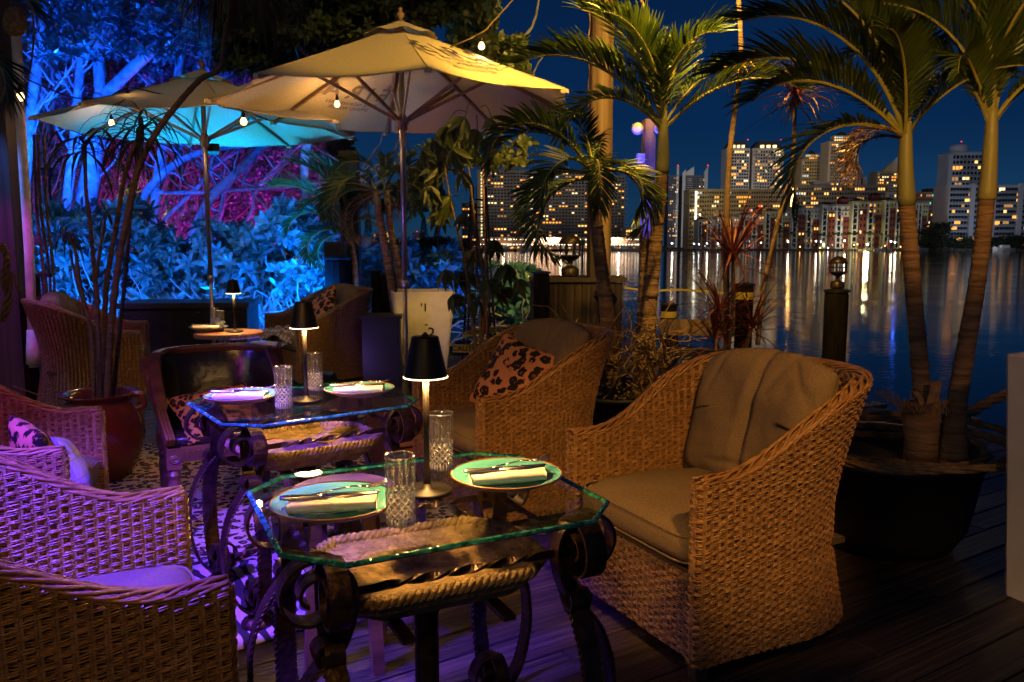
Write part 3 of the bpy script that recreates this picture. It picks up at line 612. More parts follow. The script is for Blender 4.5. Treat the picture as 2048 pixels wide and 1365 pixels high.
# channel marker
p=atz(1165,521,WZ); root=empty('channel_marker',tuple(p),0,'green square channel marker on a pile in the bay','channel marker')
h=at(1165,481,p.y).z-WZ; mb=MB(); mb.tube([(0,0,-1),(0,0,h)],.16,8); mb.build('pile',M['darkwood'],root)
mb=MB(); mb.box((0,-.2,h-.5),(1.0,.06,1.0)); mb.build('daymark',mat('green board',(.01,.25,.06),rough=.5),root)
p=atz(1772,508,WZ); root=empty('channel_marker',(p.x,p.y,WZ),0,'small pile marker with a red light near the thick palm trunk','channel marker')
mb=MB(); mb.tube([(0,0,-1),(0,0,3.4)],.2,6); mb.build('pile',M['darkwood'],root); mb=MB(); mb.box((0,0,3.5),(.35,.35,.35)); mb.build('lamp',red_l,root)

# made-up floodlights, added to brighten the facades across the bay
def facade_fill(px,py,Y,aim,power,col,spot,where):
    p=at(px,py,Y); r=empty('facade_fill_flood',tuple(p),0,'tiny added fill light '+where,'floodlight','added fill lights across the bay')
    mb=MB(); mb.box((0,0,0),(.6,.5,.4)); mb.build('housing',M['roof'],r); d=(Vector(aim)-p).normalized()
    light('SPOT',tuple(d*.6),power,col,r,.4,'flood_lamp',None,spot,.9).rotation_euler=d.to_track_quat('-Z','Y').to_euler()
facade_fill(1480,368,548,tuple(at(1480,320,740)),230000,(1,.80,.56),100,'on the long tan slab, aimed at the dark glass tower')
facade_fill(1672,362,552,tuple(at(1672,310,700)),240000,(1,.76,.44),100,'on the grey slab, aimed at the tallest tower')
facade_fill(1650,400,506,tuple(at(1620,400,540)),7000,(1,.80,.50),150,'on the waterfront apartments, aimed at the grey slab')
facade_fill(1440,424,512,tuple(at(1460,410,540)),7000,(1,.76,.36),150,'on the leftmost apartments, aimed at the tan slab')
facade_fill(1100,478,440,tuple(at(1090,420,560)),60000,(1,.84,.70),130,'on the marina shed, aimed at the condominium')
facade_fill(1230,480,440,tuple(at(1215,420,565)),20000,(1,.84,.70),120,'at the right end of the marina shed')
facade_fill(1960,478,430,tuple(at(1960,420,470)),12000,(.72,.80,1.0),150,'in the dark trees, aimed at the far right slab')
facade_fill(1390,440,600,tuple(at(1385,390,800)),200000,(.9,.92,1.0),60,'behind the tan slab, aimed at the white twin fin tower')
facade_fill(1915,366,480,tuple(at(1925,330,560)),20000,(.85,.90,1.0),70,'on the far right slab, aimed at the white curved top tower')
facade_fill(1500,492,420,tuple(at(1480,460,500)),2200,(.80,.86,1.0),150,'on a pile before the left apartment segments')
facade_fill(1660,492,420,tuple(at(1650,460,480)),4200,(.80,.86,1.0),150,'on a pile before the middle apartment segments')

facade_fill(1440,497,455,tuple(at(1500,395,545)),17000,(1,.82,.52),75,'at the seawall left, washing the tan and grey slabs')
facade_fill(1690,497,455,tuple(at(1680,395,545)),19000,(1,.84,.58),75,'at the seawall middle, washing the grey slab')
# ================================================================ rattan armchair
def superq(a,b,c,e=.45,nu=28,nv=16,fn=None):
    V=[];F=[]
    sg=lambda x,p: math.copysign(abs(x)**p,x)
    for i in range(nv+1):
        ph=-PI/2+PI*i/nv
        for j in range(nu):
            th=2*PI*j/nu
            x=a*sg(math.cos(ph),e*.8)*sg(math.cos(th),e); y=b*sg(math.cos(ph),e*.8)*sg(math.sin(th),e); z=c*sg(math.sin(ph),.75)
            p=Vector((x,y,z)); V.append(fn(p) if fn else p)
    for i in range(nv):
        for j in range(nu): F.append((i*nu+j,i*nu+(j+1)%nu,(i+1)*nu+(j+1)%nu,(i+1)*nu+j))
    return V,F
WD,DP,YS,TH=.39,.80,.36,.055
def horseshoe(off):
    w=WD-off; pts=[(w,YS*i/12) for i in range(12)]
    for i in range(41):
        a=PI*i/40; e=.82
        pts.append((w*math.copysign(abs(math.cos(a))**e,math.cos(a)),YS+(DP-YS-off)*abs(math.sin(a))**e))
    return pts+[(-w,YS*(1-i/12)) for i in range(1,13)]
def zt(y):
    t=min(max((y-.10)/.62,0),1); t=t*t*(3-2*t); return .645+.265*t
def warp(co):
    co=np.array(co,dtype=float); x,y,z=co[:,0],co[:,1],co[:,2]
    k=np.clip((y-.15)/.5,0,1); f=k*(.105*(np.maximum(z-.45,0)/.45)**1.4+.05*(np.maximum(.34-z,0)/.3)**1.3-.012)
    dx=x*.8; dy=np.maximum(y-YS,0)+1e-6; L=np.sqrt(dx*dx+dy*dy)+1e-6
    co[:,0]+=f*dx/L; co[:,1]+=f*dy/L; return co
def warp_mesh(me):
    n=len(me.vertices); co=np.empty(n*3,dtype=np.float32); me.vertices.foreach_get('co',co)
    me.vertices.foreach_set('co',warp(co.reshape(-1,3)).astype(np.float32).ravel()); me.update(); return me
def resample(pts,step,closed):
    P=np.array(pts+([pts[0]] if closed else [])); d=np.linalg.norm(np.diff(P,axis=0),axis=1); s=np.concatenate([[0],np.cumsum(d)]); L=s[-1]
    n=max(int(round(L/(step*8))),1)*8; q=np.linspace(0,L,n+1)
    return np.stack([np.interp(q,s,P[:,0]),np.interp(q,s,P[:,1])],1)
def weave(pts,closed,z0,topfn,stake=.029,row=.0043,grp=3,name='weave'):
    SUB=4; P=resample(pts,stake/SUB,closed)
    T=np.gradient(P,axis=0)
    if closed: T[0]=T[-1]=P[1]-P[-2]
    T/=np.linalg.norm(T,axis=1,keepdims=True)+1e-9; Nn=np.stack([T[:,1],-T[:,0]],1)
    m=len(P); sidx=np.arange(m)/SUB; tops=np.array([topfn(p[1]) for p in P])
    rows=int((tops.max()-z0)/row); V=[];F=[];base=0
    for r in range(rows):
        z=z0+row*(r+.5); g=r//grp
        cw=np.cos(PI*(sidx+.5)+PI*g); off=np.where(cw>0,.0042*np.abs(cw)**.5,-.0028*np.abs(cw)**1.0)+.0012+RN.normal(0,.0003,m)+.0011*np.sin(np.arange(m)*.11+r*2.9)
        zz=z+.0020*np.sin(PI*(sidx+.5)+PI*g+.9)+RN.normal(0,.0003,m)+.0014*np.sin(np.arange(m)*.07+r*.7)+.0022*np.sin(np.arange(m)*.023+r*.11)+.0012*np.sin(np.arange(m)*.19+r*1.3)
        ok=(zz<tops-.004); hw=row*.47; pr=.0030
        X=P[:,0]+Nn[:,0]*off; Y=P[:,1]+Nn[:,1]*off; X2=P[:,0]+Nn[:,0]*(off+pr); Y2=P[:,1]+Nn[:,1]*(off+pr)
        V.append(np.stack([np.stack([X,Y,zz-hw],1),np.stack([X2,Y2,zz],1),np.stack([X,Y,zz+hw],1)],1).reshape(-1,3))
        i=np.where(ok[:-1]&ok[1:])[0]*3+base
        F.append(np.stack([i,i+3,i+4,i+1],1)); F.append(np.stack([i+1,i+4,i+5,i+2],1)); base+=3*m
    wm=npmesh(name,warp(np.concatenate(V)),np.concatenate(F),M['rattan'],False)
    mb=MB()
    for k in range(0,m-1,SUB):
        for dd in (-.0036,.0036):
            x,y=P[k]+T[k]*dd; nx,ny=Nn[k]; top=tops[k]-.004
            q=[Vector((x+nx*.0022,y+ny*.0022,z0+(top-z0)*i/6)) for i in range(7)]
            mb.strip(q,.0058,(T[k][0],T[k][1],0),thick=.004)
    stakes=warp_mesh(mb.mesh('stake',M['stake']))
    mb=MB(); vs=[];fs=[]; K=list(range(0,m,2))
    for k in K:
        for i in range(7): vs.append((P[k][0]-Nn[k][0]*.0045,P[k][1]-Nn[k][1]*.0045,z0+(tops[k]-.006-z0)*i/6))
    for a in range(len(K)-1):
        for i in range(6): fs.append((a*7+i,(a+1)*7+i,(a+1)*7+i+1,a*7+i+1))
    mb.add(vs,fs); core=warp_mesh(mb.mesh('wall_lining',M['rattan_core']))
    return wm,stakes,core
outer=horseshoe(0); inner=horseshoe(TH)[::-1]
cap=lambda s:[(s*(WD-TH*.10),-.010),(s*(WD-TH*.5),-.016),(s*(WD-TH*.90),-.010)]
sh_w,sh_s,sh_c=weave(outer+cap(-1)+inner+cap(1)[::-1],True,.055,zt,name='woven_shell')
fr_w,fr_s,fr_c=weave([(-WD+TH+.004,.012),(WD-TH-.004,.012)],False,.055,lambda y:.335,name='woven_front')
# braided rim
mid=horseshoe(TH*.5); path=[]
a0=[(WD-TH*.5,-.008)]+mid+[(-WD+TH*.5,-.008)]
PR=resample(a0,.012,False); base=np.array([(x,y,zt(y)) for x,y in PR])
mb=MB()
for s_ in range(11):
    for sg in (1,):
        pts=[]
        for i,(x,y,z) in enumerate(base):
            t=base[min(i+1,len(base)-1)]-base[max(i-1,0)]; t=t/np.linalg.norm(t); nx=np.array([t[1],-t[0],0]); nx/=np.linalg.norm(nx)+1e-9; nz=np.cross(nx,t)
            an=.16*i+s_*2*PI/11+.25*math.sin(i*.5+s_*2.1); r1=.0275; r2=.0115
            pts.append(Vector(base[i]+nx*r1*math.cos(an)+nz*(r2*math.sin(an)+.001)))
        mb.tube(pts,.0050,5)
rim=warp_mesh(mb.mesh('braided_rim',M['rattan'],True))
mb=MB()
pts=[Vector(b_)-Vector((0,0,.006)) for b_ in base[::2]]; mb.strip(pts,TH*.98,(1,0,0),thick=.01) if False else None
vs=[];fs=[]
for i in range(0,len(base),2):
    t=base[min(i+1,len(base)-1)]-base[max(i-1,0)]; nx=np.array([t[1],-t[0],0]); nx/=np.linalg.norm(nx)
    vs+= [base[i]+nx*TH*.5-[0,0,.006],base[i]-nx*TH*.5-[0,0,.006]]
for i in range(len(vs)//2-1): fs.append((2*i,2*i+1,2*i+3,2*i+2))
mb.add(vs,fs); rimcore=warp_mesh(mb.mesh('rim_lining',M['stake']))
# arm front post wrap (vertical corner strands)
# cushions
def nz(p,s,a): return noise.noise(Vector(p)*s)*a
def seatfn(p):
    x,y,z=p; k=1-(abs(x)/.335)**4; q=1-(abs(y)/.34)**4
    z2=z+ (.022*max(k,0)*max(q,0) if z>0 else 0)+nz((x,y,z),6,.010)+nz((x,y,z+3),17,.0035)
    w=.335-(.06*max(y,0)/.33)*abs(x)/.335
    return Vector((x*(w/.335),y,z2))
V_,F_=superq(.335,.335,.062,.24,56,22,seatfn); mb=MB(); mb.add([(x,y+.325,z+.405) for x,y,z in V_],F_); seat_me=mb.mesh('seat_cushion',M['cushion'],True)
def ringpath(hx,hy,cy,z,e=.24,n=64,f=1.0):
    sg=lambda x,p: math.copysign(abs(x)**p,x); o=[]
    for i in range(n+1):
        th=2*PI*i/n; p=seatfn(Vector((hx*sg(math.cos(th),e)*f,hy*sg(math.sin(th),e)*f,0))); o.append(Vector((p.x,p.y+cy,z+nz((p.x,p.y,z),6,.010)*.8)))
    return o
mb=MB(); mb.tube(ringpath(.335,.335,.325,.405+.043,f=.985),.0042,6,cap=False); mb.tube(ringpath(.335,.335,.325,.405-.043,f=.985),.0042,6,cap=False); seat_pipe=mb.mesh('piping',M['cushion'],True)
def backfn(p):
    x,y,z=p   # x width, y thickness, z height (local)
    cr=math.exp(-((x-.005*math.sin(z*9))/.019)**2); side=-1 if y<0 else 1
    y2=y*(1-.10*cr) + (.026*cr if y<0 else 0)*(1-abs(z)/.3*.5)
    for (cx,cz,an,st) in ((.09,.16,1.1,.007),(.2,-.12,.25,.006),(-.2,.17,1.25,.007),(-.05,-.19,.1,.008),(.22,.17,-.8,.007)):
        u=(x-cx)*math.cos(an)+(z-cz)*math.sin(an); v=-(x-cx)*math.sin(an)+(z-cz)*math.cos(an)
        if y<0: y2+=st*math.exp(-(v/.014)**2)*math.exp(-(u/.12)**2)
    y2+=nz((x,y,z),7,.016)+nz((x,z,y+4),19,.004)
    curve=.42*x*x                       # wraps with the chair
    y2-=curve*(.75)
    zz=z+ (-.05*(abs(x)/.31)**2.2 if z>0 else 0)+nz((x*2,0,z),4,.008)
    return Vector((x,y2,zz))
V_,F_=superq(.315,.085,.275,.42,52,34)
# superq flattens along z; remap so thickness is y
sg=lambda x,p: math.copysign(abs(x)**p,x)
V2=[];F2=[];NU=72;NV=60
for sd_ in (-1,1):
    for i in range(NU+1):
        for k in range(NV+1):
            u=-1+2*i/NU; v=-1+2*k/NV
            uu=math.sin(u*PI/2*.9)/math.sin(PI/2*.9); vv=math.sin(v*PI/2*.9)/math.sin(PI/2*.9)
            t=(max(1-abs(uu)**5,0)*max(1-abs(vv)**5,0))**.5
            V2.append(backfn(Vector((.315*uu*(1-.05*vv*vv),sd_*(.100*t+.0005),.275*vv*(1-.04*uu*uu)))))
B_=(NU+1)*(NV+1)
for sd_ in (0,1):
    for i in range(NU):
        for k in range(NV):
            a=sd_*B_+i*(NV+1)+k; f=(a,a+NV+1,a+NV+2,a+1); F2.append(f if sd_==0 else f[::-1])
tl=math.radians(-17); ct,st_=math.cos(tl),math.sin(tl)
def placeback(p): x,y,z=p; return (x,.625+y*ct-z*st_*1.0,.70+z*ct+y*st_)
mb=MB(); mb.add([placeback(p) for p in V2],F2); back_me=mb.mesh('back_cushion',M['cushion'],True)
pp=[]
for i in range(65):
    a=2*PI*i/64; x=.315*sg(math.cos(a),.30)*.97; z=.275*sg(math.sin(a),.30)*.97; pp.append(Vector(placeback(backfn(Vector((x,.0,z))))))
mb=MB(); mb.tube(pp,.004,6,cap=False); back_pipe=mb.mesh('piping',M['cushion'],True)
mb=MB(); mb.box((0,.36,.33),(.66,.68,.02)); base_me=mb.mesh('seat_base',M['rattan_core'])
mb=MB(); mb.box((0,0,.0275),(.045,.045,.055)); leg_me=mb.mesh('leg',M['darkwood'])
def make_chair(label,loc,facing,sx=1.0,cushions=True,group='rattan armchairs around the dining tables'):
    # facing: direction the sitter looks
    rz=math.atan2(facing[1],facing[0])+PI/2
    r=empty('rattan_armchair',(loc[0],loc[1],0),rz,label,'armchair',group); r.scale=(sx,1,1)
    for nm,me in (('woven_shell',sh_w),('stake',sh_s),('woven_front',fr_w),('stake',fr_s)):
        o=link(nm,me,r); o['kind']='stuff'
    link('wall_lining',sh_c,r); link('wall_lining',fr_c,r); link('braided_rim',rim,r); link('rim_lining',rimcore,r); link('seat_base',base_me,r)
    for x,y in ((-.345,.03),(.345,.03),(-.25,.70),(.25,.70)): link('leg',leg_me,r,(x,y,0))
    s=link('seat_cushion',seat_me,r); link('piping',seat_pipe,s)
    if cushions: b=link('back_cushion',back_me,r); link('piping',back_pipe,b)
    return r
chairR=make_chair('large rattan armchair with taupe cushions at the right of the front glass table',(.40,2.67),(-.885,-.465))
chair2=make_chair('rattan armchair holding a leopard pillow, behind the front table lamp',(-.33,3.92),(-.857,-.51))
chairB=make_chair('nearest rattan armchair cut by the left bottom corner, turned to the front table',(-.79,1.935),(.872,.489))
chairA=make_chair('violet lit rattan armchair at the left edge with a striped cushion in it',(-1.69,3.07),(.951,.31))
chairD=make_chair('rattan armchair far left in front of the blue hedge, seen from behind',(-3.25,6.98),(.93,.36),1.25)
chairE=make_chair('rattan armchair with a plaid throw on its seat, in front of the blue hedge',(-2.28,7.85),(-.81,-.58),1.22)
# ---------------------------------------------------------------- pillows
def pillow(name,w,h,t,m,label,loc,rot,cat='pillow',n=26,stripes=None,group=None):
    V=[];F=[]
    for s_ in (1,-1):
        for i in range(n+1):
            for j in range(n+1):
                u=-1+2*i/n; v=-1+2*j/n; k=max((1-u*u)*(1-v*v),0)**.42
                pin=1-.10*((1-abs(u))*abs(v)+(1-abs(v))*abs(u)); 
                V.append((u*w/2*(1-.07*(1-v*v)*0-.05*abs(v)**0*(1-abs(v))*0)*pin/1.0,v*h/2*pin,s_*t/2*k+nz((u,v,s_),2.2,.012)*k+nz((u,v,s_+9),7,.004)*k))
    B=(n+1)**2
    for s_ in (0,1):
        for i in range(n):
            for j in range(n):
                a=s_*B+i*(n+1)+j; f=(a,a+n+1,a+n+2,a+1); F.append(f if s_==0 else f[::-1])
    mb=MB(); mb.add(V,F); me=mb.mesh(name,m,True); bm_o=link(name,me,None,loc,rot); return tag(bm_o,label,cat,group)
def chair_pt(ch,x,y,z): 
    return Matrix.LocRotScale(ch.location,ch.rotation_euler,ch.scale)@Vector((x,y,z))
def eul(ch,tilt,spin=0,yaw=0):
    Mx=Matrix.Rotation(ch.rotation_euler.z+yaw,3,'Z')@Matrix.Rotation(tilt,3,'X')@Matrix.Rotation(spin,3,'Z'); return Mx.to_euler()
pillow('leopard_pillow',.42,.42,.15,M['leo'],'leopard print velvet pillow leaning in the armchair behind the front lamp',chair_pt(chair2,-.02,.40,.66),eul(chair2,math.radians(62),math.radians(-14),.35))
pillow('leopard_pillow',.34,.30,.10,M['leo'],'leopard lumbar pillow lying low behind the upright leopard pillow',chair_pt(chair2,.10,.30,.53),eul(chair2,math.radians(40),math.radians(30),.3))
pillow('leopard_pillow',.42,.42,.15,M['leo'],'leopard pillow against the blue grey cushion in the plaid throw armchair',chair_pt(chairE,.12,.36,.72),eul(chairE,math.radians(60),math.radians(38),.1))
pillow('leopard_pillow',.34,.30,.12,M['leo'],'pink lit leopard pillow in the violet armchair at the left edge',chair_pt(chairA,-.10,.14,.56),eul(chairA,math.radians(75),math.radians(5),.5))
def stripemat():
    m=bpy.data.materials.new('striped grey cloth'); m.use_nodes=True; t=m.node_tree; b=t.nodes['Principled BSDF']; b.inputs['Roughness'].default_value=.9
    co=t.nodes.new('ShaderNodeTexCoord'); w=t.nodes.new('ShaderNodeTexWave'); w.inputs['Scale'].default_value=3.1; w.inputs['Distortion'].default_value=.4
    r=t.nodes.new('ShaderNodeValToRGB'); cr=r.color_ramp; cr.interpolation='CONSTANT'; cr.elements[0].color=(.22,.20,.19,1); cr.elements[1].position=.80; cr.elements[1].color=(.20,.17,.06,1)
    e=cr.elements.new(.9); e.color=(.25,.23,.22,1)
    t.links.new(co.outputs['Object'],w.inputs['Vector']); t.links.new(w.outputs[0],r.inputs[0]); t.links.new(r.outputs[0],b.inputs['Base Color']); return m
pillow('striped_cushion',.28,.26,.11,stripemat(),'grey cushion with olive stripes at the front of the violet armchair',chair_pt(chairA,-.06,.04,.50),eul(chairA,math.radians(70),math.radians(80),.35),'cushion')
def plaidmat():
    m=bpy.data.materials.new('plaid wool'); m.use_nodes=True; t=m.node_tree; N=t.nodes; L=t.links; b=N['Principled BSDF']; b.inputs['Roughness'].default_value=.95
    co=N.new('ShaderNodeTexCoord'); out=None
    r0=N.new('ShaderNodeRGB'); r0.outputs[0].default_value=(.55,.50,.44,1); cur=r0.outputs[0]
    for ax,sc,col,th in (('X',5,(.30,.04,.03,1),.62),('Y',5,(.06,.10,.14,1),.60),('X',11,(.07,.16,.15,1),.88),('Y',12,(.35,.06,.04,1),.9)):
        w=N.new('ShaderNodeTexWave'); w.bands_direction=ax; w.inputs['Scale'].default_value=sc; L.new(co.outputs['Object'],w.inputs['Vector'])
        g=N.new('ShaderNodeMath'); g.operation='GREATER_THAN'; g.inputs[1].default_value=th; L.new(w.outputs[1],g.inputs[0])
        q=N.new('ShaderNodeMath'); q.operation='MULTIPLY'; q.inputs[1].default_value=.75; L.new(g.outputs[0],q.inputs[0])
        mx=N.new('ShaderNodeMixRGB'); L.new(q.outputs[0],mx.inputs[0]); L.new(cur,mx.inputs[1]); mx.inputs[2].default_value=col; cur=mx.outputs[0]
    L.new(cur,b.inputs['Base Color']); return m
# crumpled throw
V=[];F=[];n=34
for i in range(n+1):
    for j in range(n+1):
        u=i/n-.5; v=j/n-.5; z=.075*abs(noise.noise(Vector((u*4,v*7,1))))+.03*math.sin(v*22+u*9)*(.5-abs(u))+.05*(1-(2*u)**2)
        x=u*.62+.03*math.sin(v*9); y=v*.42+.04*noise.noise(Vector((u*5,v*5,7)))
        if y<-.12: z-=(-.12-y)*.9
        V.append((x,y,max(z,-.12)))
for i in range(n):
    for j in range(n): a=i*(n+1)+j; F.append((a,a+n+1,a+n+2,a+1))
mb=MB(); mb.add(V,F); o=mb.build('plaid_throw',plaidmat(),None,True,chair_pt(chairE,-.07,.12,.475),eul(chairE,0,.2))
md=o.modifiers.new('s','SOLIDIFY'); md.thickness=.008; tag(o,'crumpled plaid wool throw in white, red and teal on the armchair seat','throw blanket')

# ================================================================ glass tables
def spiral(c,r0,r1,a0,a1,n=26):
    return [(c[0]+(r0+(r1-r0)*i/n)*math.cos(a0+(a1-a0)*i/n),c[1]+(r0+(r1-r0)*i/n)*math.sin(a0+(a1-a0)*i/n)) for i in range(n+1)]
# S member profile (r outwards, z up)
scroll_top=spiral((.0,.662),.016,.082,-.4*PI,-.4*PI+2.9*PI*.86,36)
top_pts=spiral((.0,.665),.018,.080,math.radians(-40),math.radians(-40+520),40)   # ends at angle 480=120deg -> continue
def bez(p0,p1,p2,p3,n=14): return [tuple((1-t)**3*a+3*(1-t)**2*t*b+3*(1-t)*t*t*c+t**3*d for a,b,c,d in zip(p0,p1,p2,p3)) for t in [i/n for i in range(1,n+1)]]
up=spiral((.02,.660),.018,.084,math.radians(200),math.radians(200-560),44)        # clockwise, ends pointing at -360 => angle 0? 
def member():
    # upper C: inner curl -> over the top -> down the inner side -> small roll
    s1=spiral((.035,.665),.020,.085,math.radians(-60),math.radians(-60+600),46)    # ccw; ends at 540=180deg (left side, heading down)
    s1+=bez(s1[-1],(-.050,.60),(-.03,.55),(.005,.515),10)
    s1+=spiral((.012,.542),.030,.012,math.radians(-110),math.radians(-110+330),16)
    s2=[(.0,.535)]+bez((.0,.535),(.10,.46),(.135,.30),(.085,.15),16)+bez((.085,.15),(.065,.09),(.03,.062),(-.005,.066),10)
    s2+=spiral((-.010,.128),.062,.030,math.radians(-90),math.radians(-90-420),26)
    return s1,s2
s1,s2=member()
def leg_mesh():
    mb=MB(); 
    for d in ((1,0),(0,1)):
        side=(-d[1],d[0],0)
        f=lambda p,o=0:(p[0]*d[0]+side[0]*o,p[0]*d[1]+side[1]*o,p[1])
        w=.052 if d[0] else .042
        mb.strip([f(p) for p in s1],w,side,thick=.007); mb.strip([f(p) for p in s2],w*.92,side,thick=.009)
    m1=mb.mesh('scroll_bar',M['iron'],False)
    mb=MB()
    for d in ((1,0),(0,1)):
        side=(-d[1],d[0],0); w=(.052 if d[0] else .042)*.92
        for o in (-w/2,w/2):
            P=[Vector((p[0]*d[0]+side[0]*o,p[0]*d[1]+side[1]*o,p[1])) for p in s2[:34]]; 
            L=[];acc=0
            fine=spline(P,4)
            for ph in (0,PI):
                q=[]
                for i,p in enumerate(fine):
                    a=i*1.25+ph; q.append(p+Vector((side[0]*math.cos(a)*.0035+d[0]*math.sin(a)*.0035,side[1]*math.cos(a)*.0035+d[1]*math.sin(a)*.0035,0)))
                mb.tube(q,.0034,4)
    m2=mb.mesh('rope_edging',M['iron'],True)
    mb=MB(); mb.lathe([(0,0),(.035,0),(.052,.018),(.050,.034),(.030,.050),(.018,.056),(0,.056)],40,fn=lambda r,z,a:r*(1+.09*abs(math.cos(a*7))) if r>.02 else r)
    m3=mb.mesh('fluted_foot',M['iron'],True)
    return m1,m2,m3
legm=leg_mesh()
def twist_bar(a,b,name='twisted_stretcher',w=.0135,turns=4,kink=0):
    a=Vector(a);b=Vector(b); d=(b-a); L=d.length; d.normalize(); sd=d.cross(Vector((0,0,1))).normalized(); u=sd.cross(d); n=60; vs=[];fs=[]
    for i in range(n+1):
        t=i/n; an=0 if t<.18 or t>.82 else (t-.18)/.64*turns*PI
        if t>=.82: an=turns*PI
        p=a+d*L*t
        for k in range(4):
            q=an+PI/4+k*PI/2; ww=w*.72; asp=1.25 if k%2 else 1.25
            fa=1.35 if k%2 else 1.35; cx_=math.cos(PI/4+k*PI/2)*.55; cz_=math.sin(PI/4+k*PI/2)*1.35; vs.append(p+(sd*(cx_*math.cos(an)-cz_*math.sin(an))+u*(cx_*math.sin(an)+cz_*math.cos(an)))*ww)
    for i in range(n):
        for k in range(4): fs.append((i*4+k,i*4+(k+1)%4,(i+1)*4+(k+1)%4,(i+1)*4+k))
    fs.append((3,2,1,0)); fs.append(tuple(n*4+k for k in range(4)))
    mb=MB(); mb.add(vs,fs); return mb.mesh(name,M['iron'])
GX,GY=.385,.335; CL=.105
def octo(hx,hy,c): return [(-hx+c,-hy),(hx-c,-hy),(hx,-hy+c),(hx,hy-c),(hx-c,hy),(-hx+c,hy),(-hx,hy-c),(-hx,-hy+c)]
def glass_mesh():
    O=octo(GX,GY,CL); rim=[]
    for i in range(8):
        a=Vector(O[i]);b=Vector(O[(i+1)%8]); n=int((b-a).length/.0075)
        for k in range(n): rim.append(a.lerp(b,k/n))
    n=len(rim); rings=[]
    for (ins,z,amp) in ((.012,.012,0),(.004,.0105,.0035),(-.001,.006,.003),(.005,.001,.0035),(.010,0,0)):
        R=[]
        for i,p in enumerate(rim):
            q=p-p.normalized()*(ins+ (amp*(abs(math.sin(i*.9+math.sin(i*.37)*2))+.6*random.random()) if amp else 0)); R.append((q.x,q.y,z))
        rings.append(R)
    vs=[p for R in rings for p in R]; fs=[];mi=[]
    mb=MB(); mb.v=vs
    for r in range(4):
        for i in range(n): mb.f.append((r*n+i,(r+1)*n+i,(r+1)*n+(i+1)%n,r*n+(i+1)%n)); mb.m.append(1)
    mb.f.append(tuple(range(n))); mb.m.append(0)
    mb.f.append(tuple(4*n+i for i in range(n-1,-1,-1))); mb.m.append(0)
    return mb
gm=glass_mesh()
def basin_meshes():
    hx,hy,c=.270,.200,.085
    O=octo(hx,hy,c); lev=[(.0,.0,.60),(-.020,-.020,.575),(-.055,-.055,.50),(-.075,-.075,.488)]
    def ring(ins,z): return [(p[0]*(1-ins/hx),p[1]*(1-ins/hy),z) for p in O]
    R=[ring(.0,.592),ring(.014,.570),ring(.05,.538),ring(.09,.528),ring(.27,.528)]
    inn=[ring(.016,.604),ring(.030,.596),ring(.06,.590),ring(.10,.594),ring(.13,.586),ring(.16,.578),ring(.27,.576)]
    mb=MB()
    def rings(R,flip):
        vs=[p for r in R for p in r]; fs=[]
        for r in range(len(R)-1):
            for i in range(8):
                f=(r*8+i,r*8+(i+1)%8,(r+1)*8+(i+1)%8,(r+1)*8+i); fs.append(f if flip else f[::-1])
        mb.add(vs,fs)
    rings([inn[0]]+R[:],False); rings(inn,True)
    body=mb.mesh('stone_basin',M['stone'])
    # rope rim
    P=[Vector((p[0]*.985,p[1]*.98,.604)) for p in O]; P.append(P[0]); fine=[]
    for i in range(8):
        n=int((P[i+1]-P[i]).length/.006)
        for k in range(n): fine.append(P[i].lerp(P[i+1],k/n))
    fine.append(P[0]); mb=MB()
    for ph in range(3):
        q=[]
        for i,p in enumerate(fine):
            t=(fine[min(i+1,len(fine)-1)]-fine[max(i-1,0)]).normalized(); s_=t.cross(Vector((0,0,1))); a=i*.72+ph*2*PI/3
            q.append(p+s_*math.cos(a)*.0085+Vector((0,0,math.sin(a)*.0085)))
        mb.tube(q,.0085,6)
    return body,mb.mesh('rope_rim',M['stone'],True)
bas,rope_rim=basin_meshes()
def make_table(label,loc,rz,first=None):
    if first:
        r=copy_tree(first); r.location=(loc[0],loc[1],0); r.rotation_euler=(0,0,rz); r['label']=label; return r
    r=empty('glass_table',(loc[0],loc[1],0),rz,label,'table','glass topped wrought iron tables')
    g=gm.build('glass_top',[M['glass_top'],M['glass_edge']],r,False,(0,0,.749))
    lx,ly=.285,.225
    for k,(sx_,sy_) in enumerate(((1,1),(-1,1),(-1,-1),(1,-1))):
        l=link('leg',legm[0],r,(sx_*lx,sy_*ly,0),(0,0,k*PI/2)); link('rope_edging',legm[1],l); link('fluted_foot',legm[2],l)
    for s_ in (1,-1):
        link('twisted_stretcher',twist_bar((-lx,s_*ly,.655),(lx,s_*ly,.655)),r); link('twisted_stretcher',twist_bar((s_*lx,-ly,.665),(s_*lx,ly,.665),turns=4),r)
        link('twisted_stretcher',twist_bar((s_*lx,ly,.11),(0,0,.20),turns=4),r); link('twisted_stretcher',twist_bar((s_*lx,-ly,.11),(0,0,.20),turns=4),r)
    b=link('stone_basin',bas,r); link('rope_rim',rope_rim,b)
    for s_ in (1,-1):
        mb=MB(); mb.bar((s_*.12,-.225,.520),(s_*.12,.225,.520),.03,.012); mb.build('basin_support',M['iron'],r)
    mb=MB(); mb.lathe([(.035,.19),(.045,.22),(.03,.26),(.03,.46),(.05,.52),(0,.52)],16); mb.build('center_post',M['iron'],r,True)
    return r
T1=make_table('octagonal glass table with two place settings and lamp, nearest the camera',(-.211,1.866),math.radians(26))
T2=make_table('octagonal glass table with leaning light in the middle distance by the leather chair',(-.81,3.05),math.radians(36),T1)
T2['label']='second octagonal glass table, beside the black leather chair'
GZ=.761
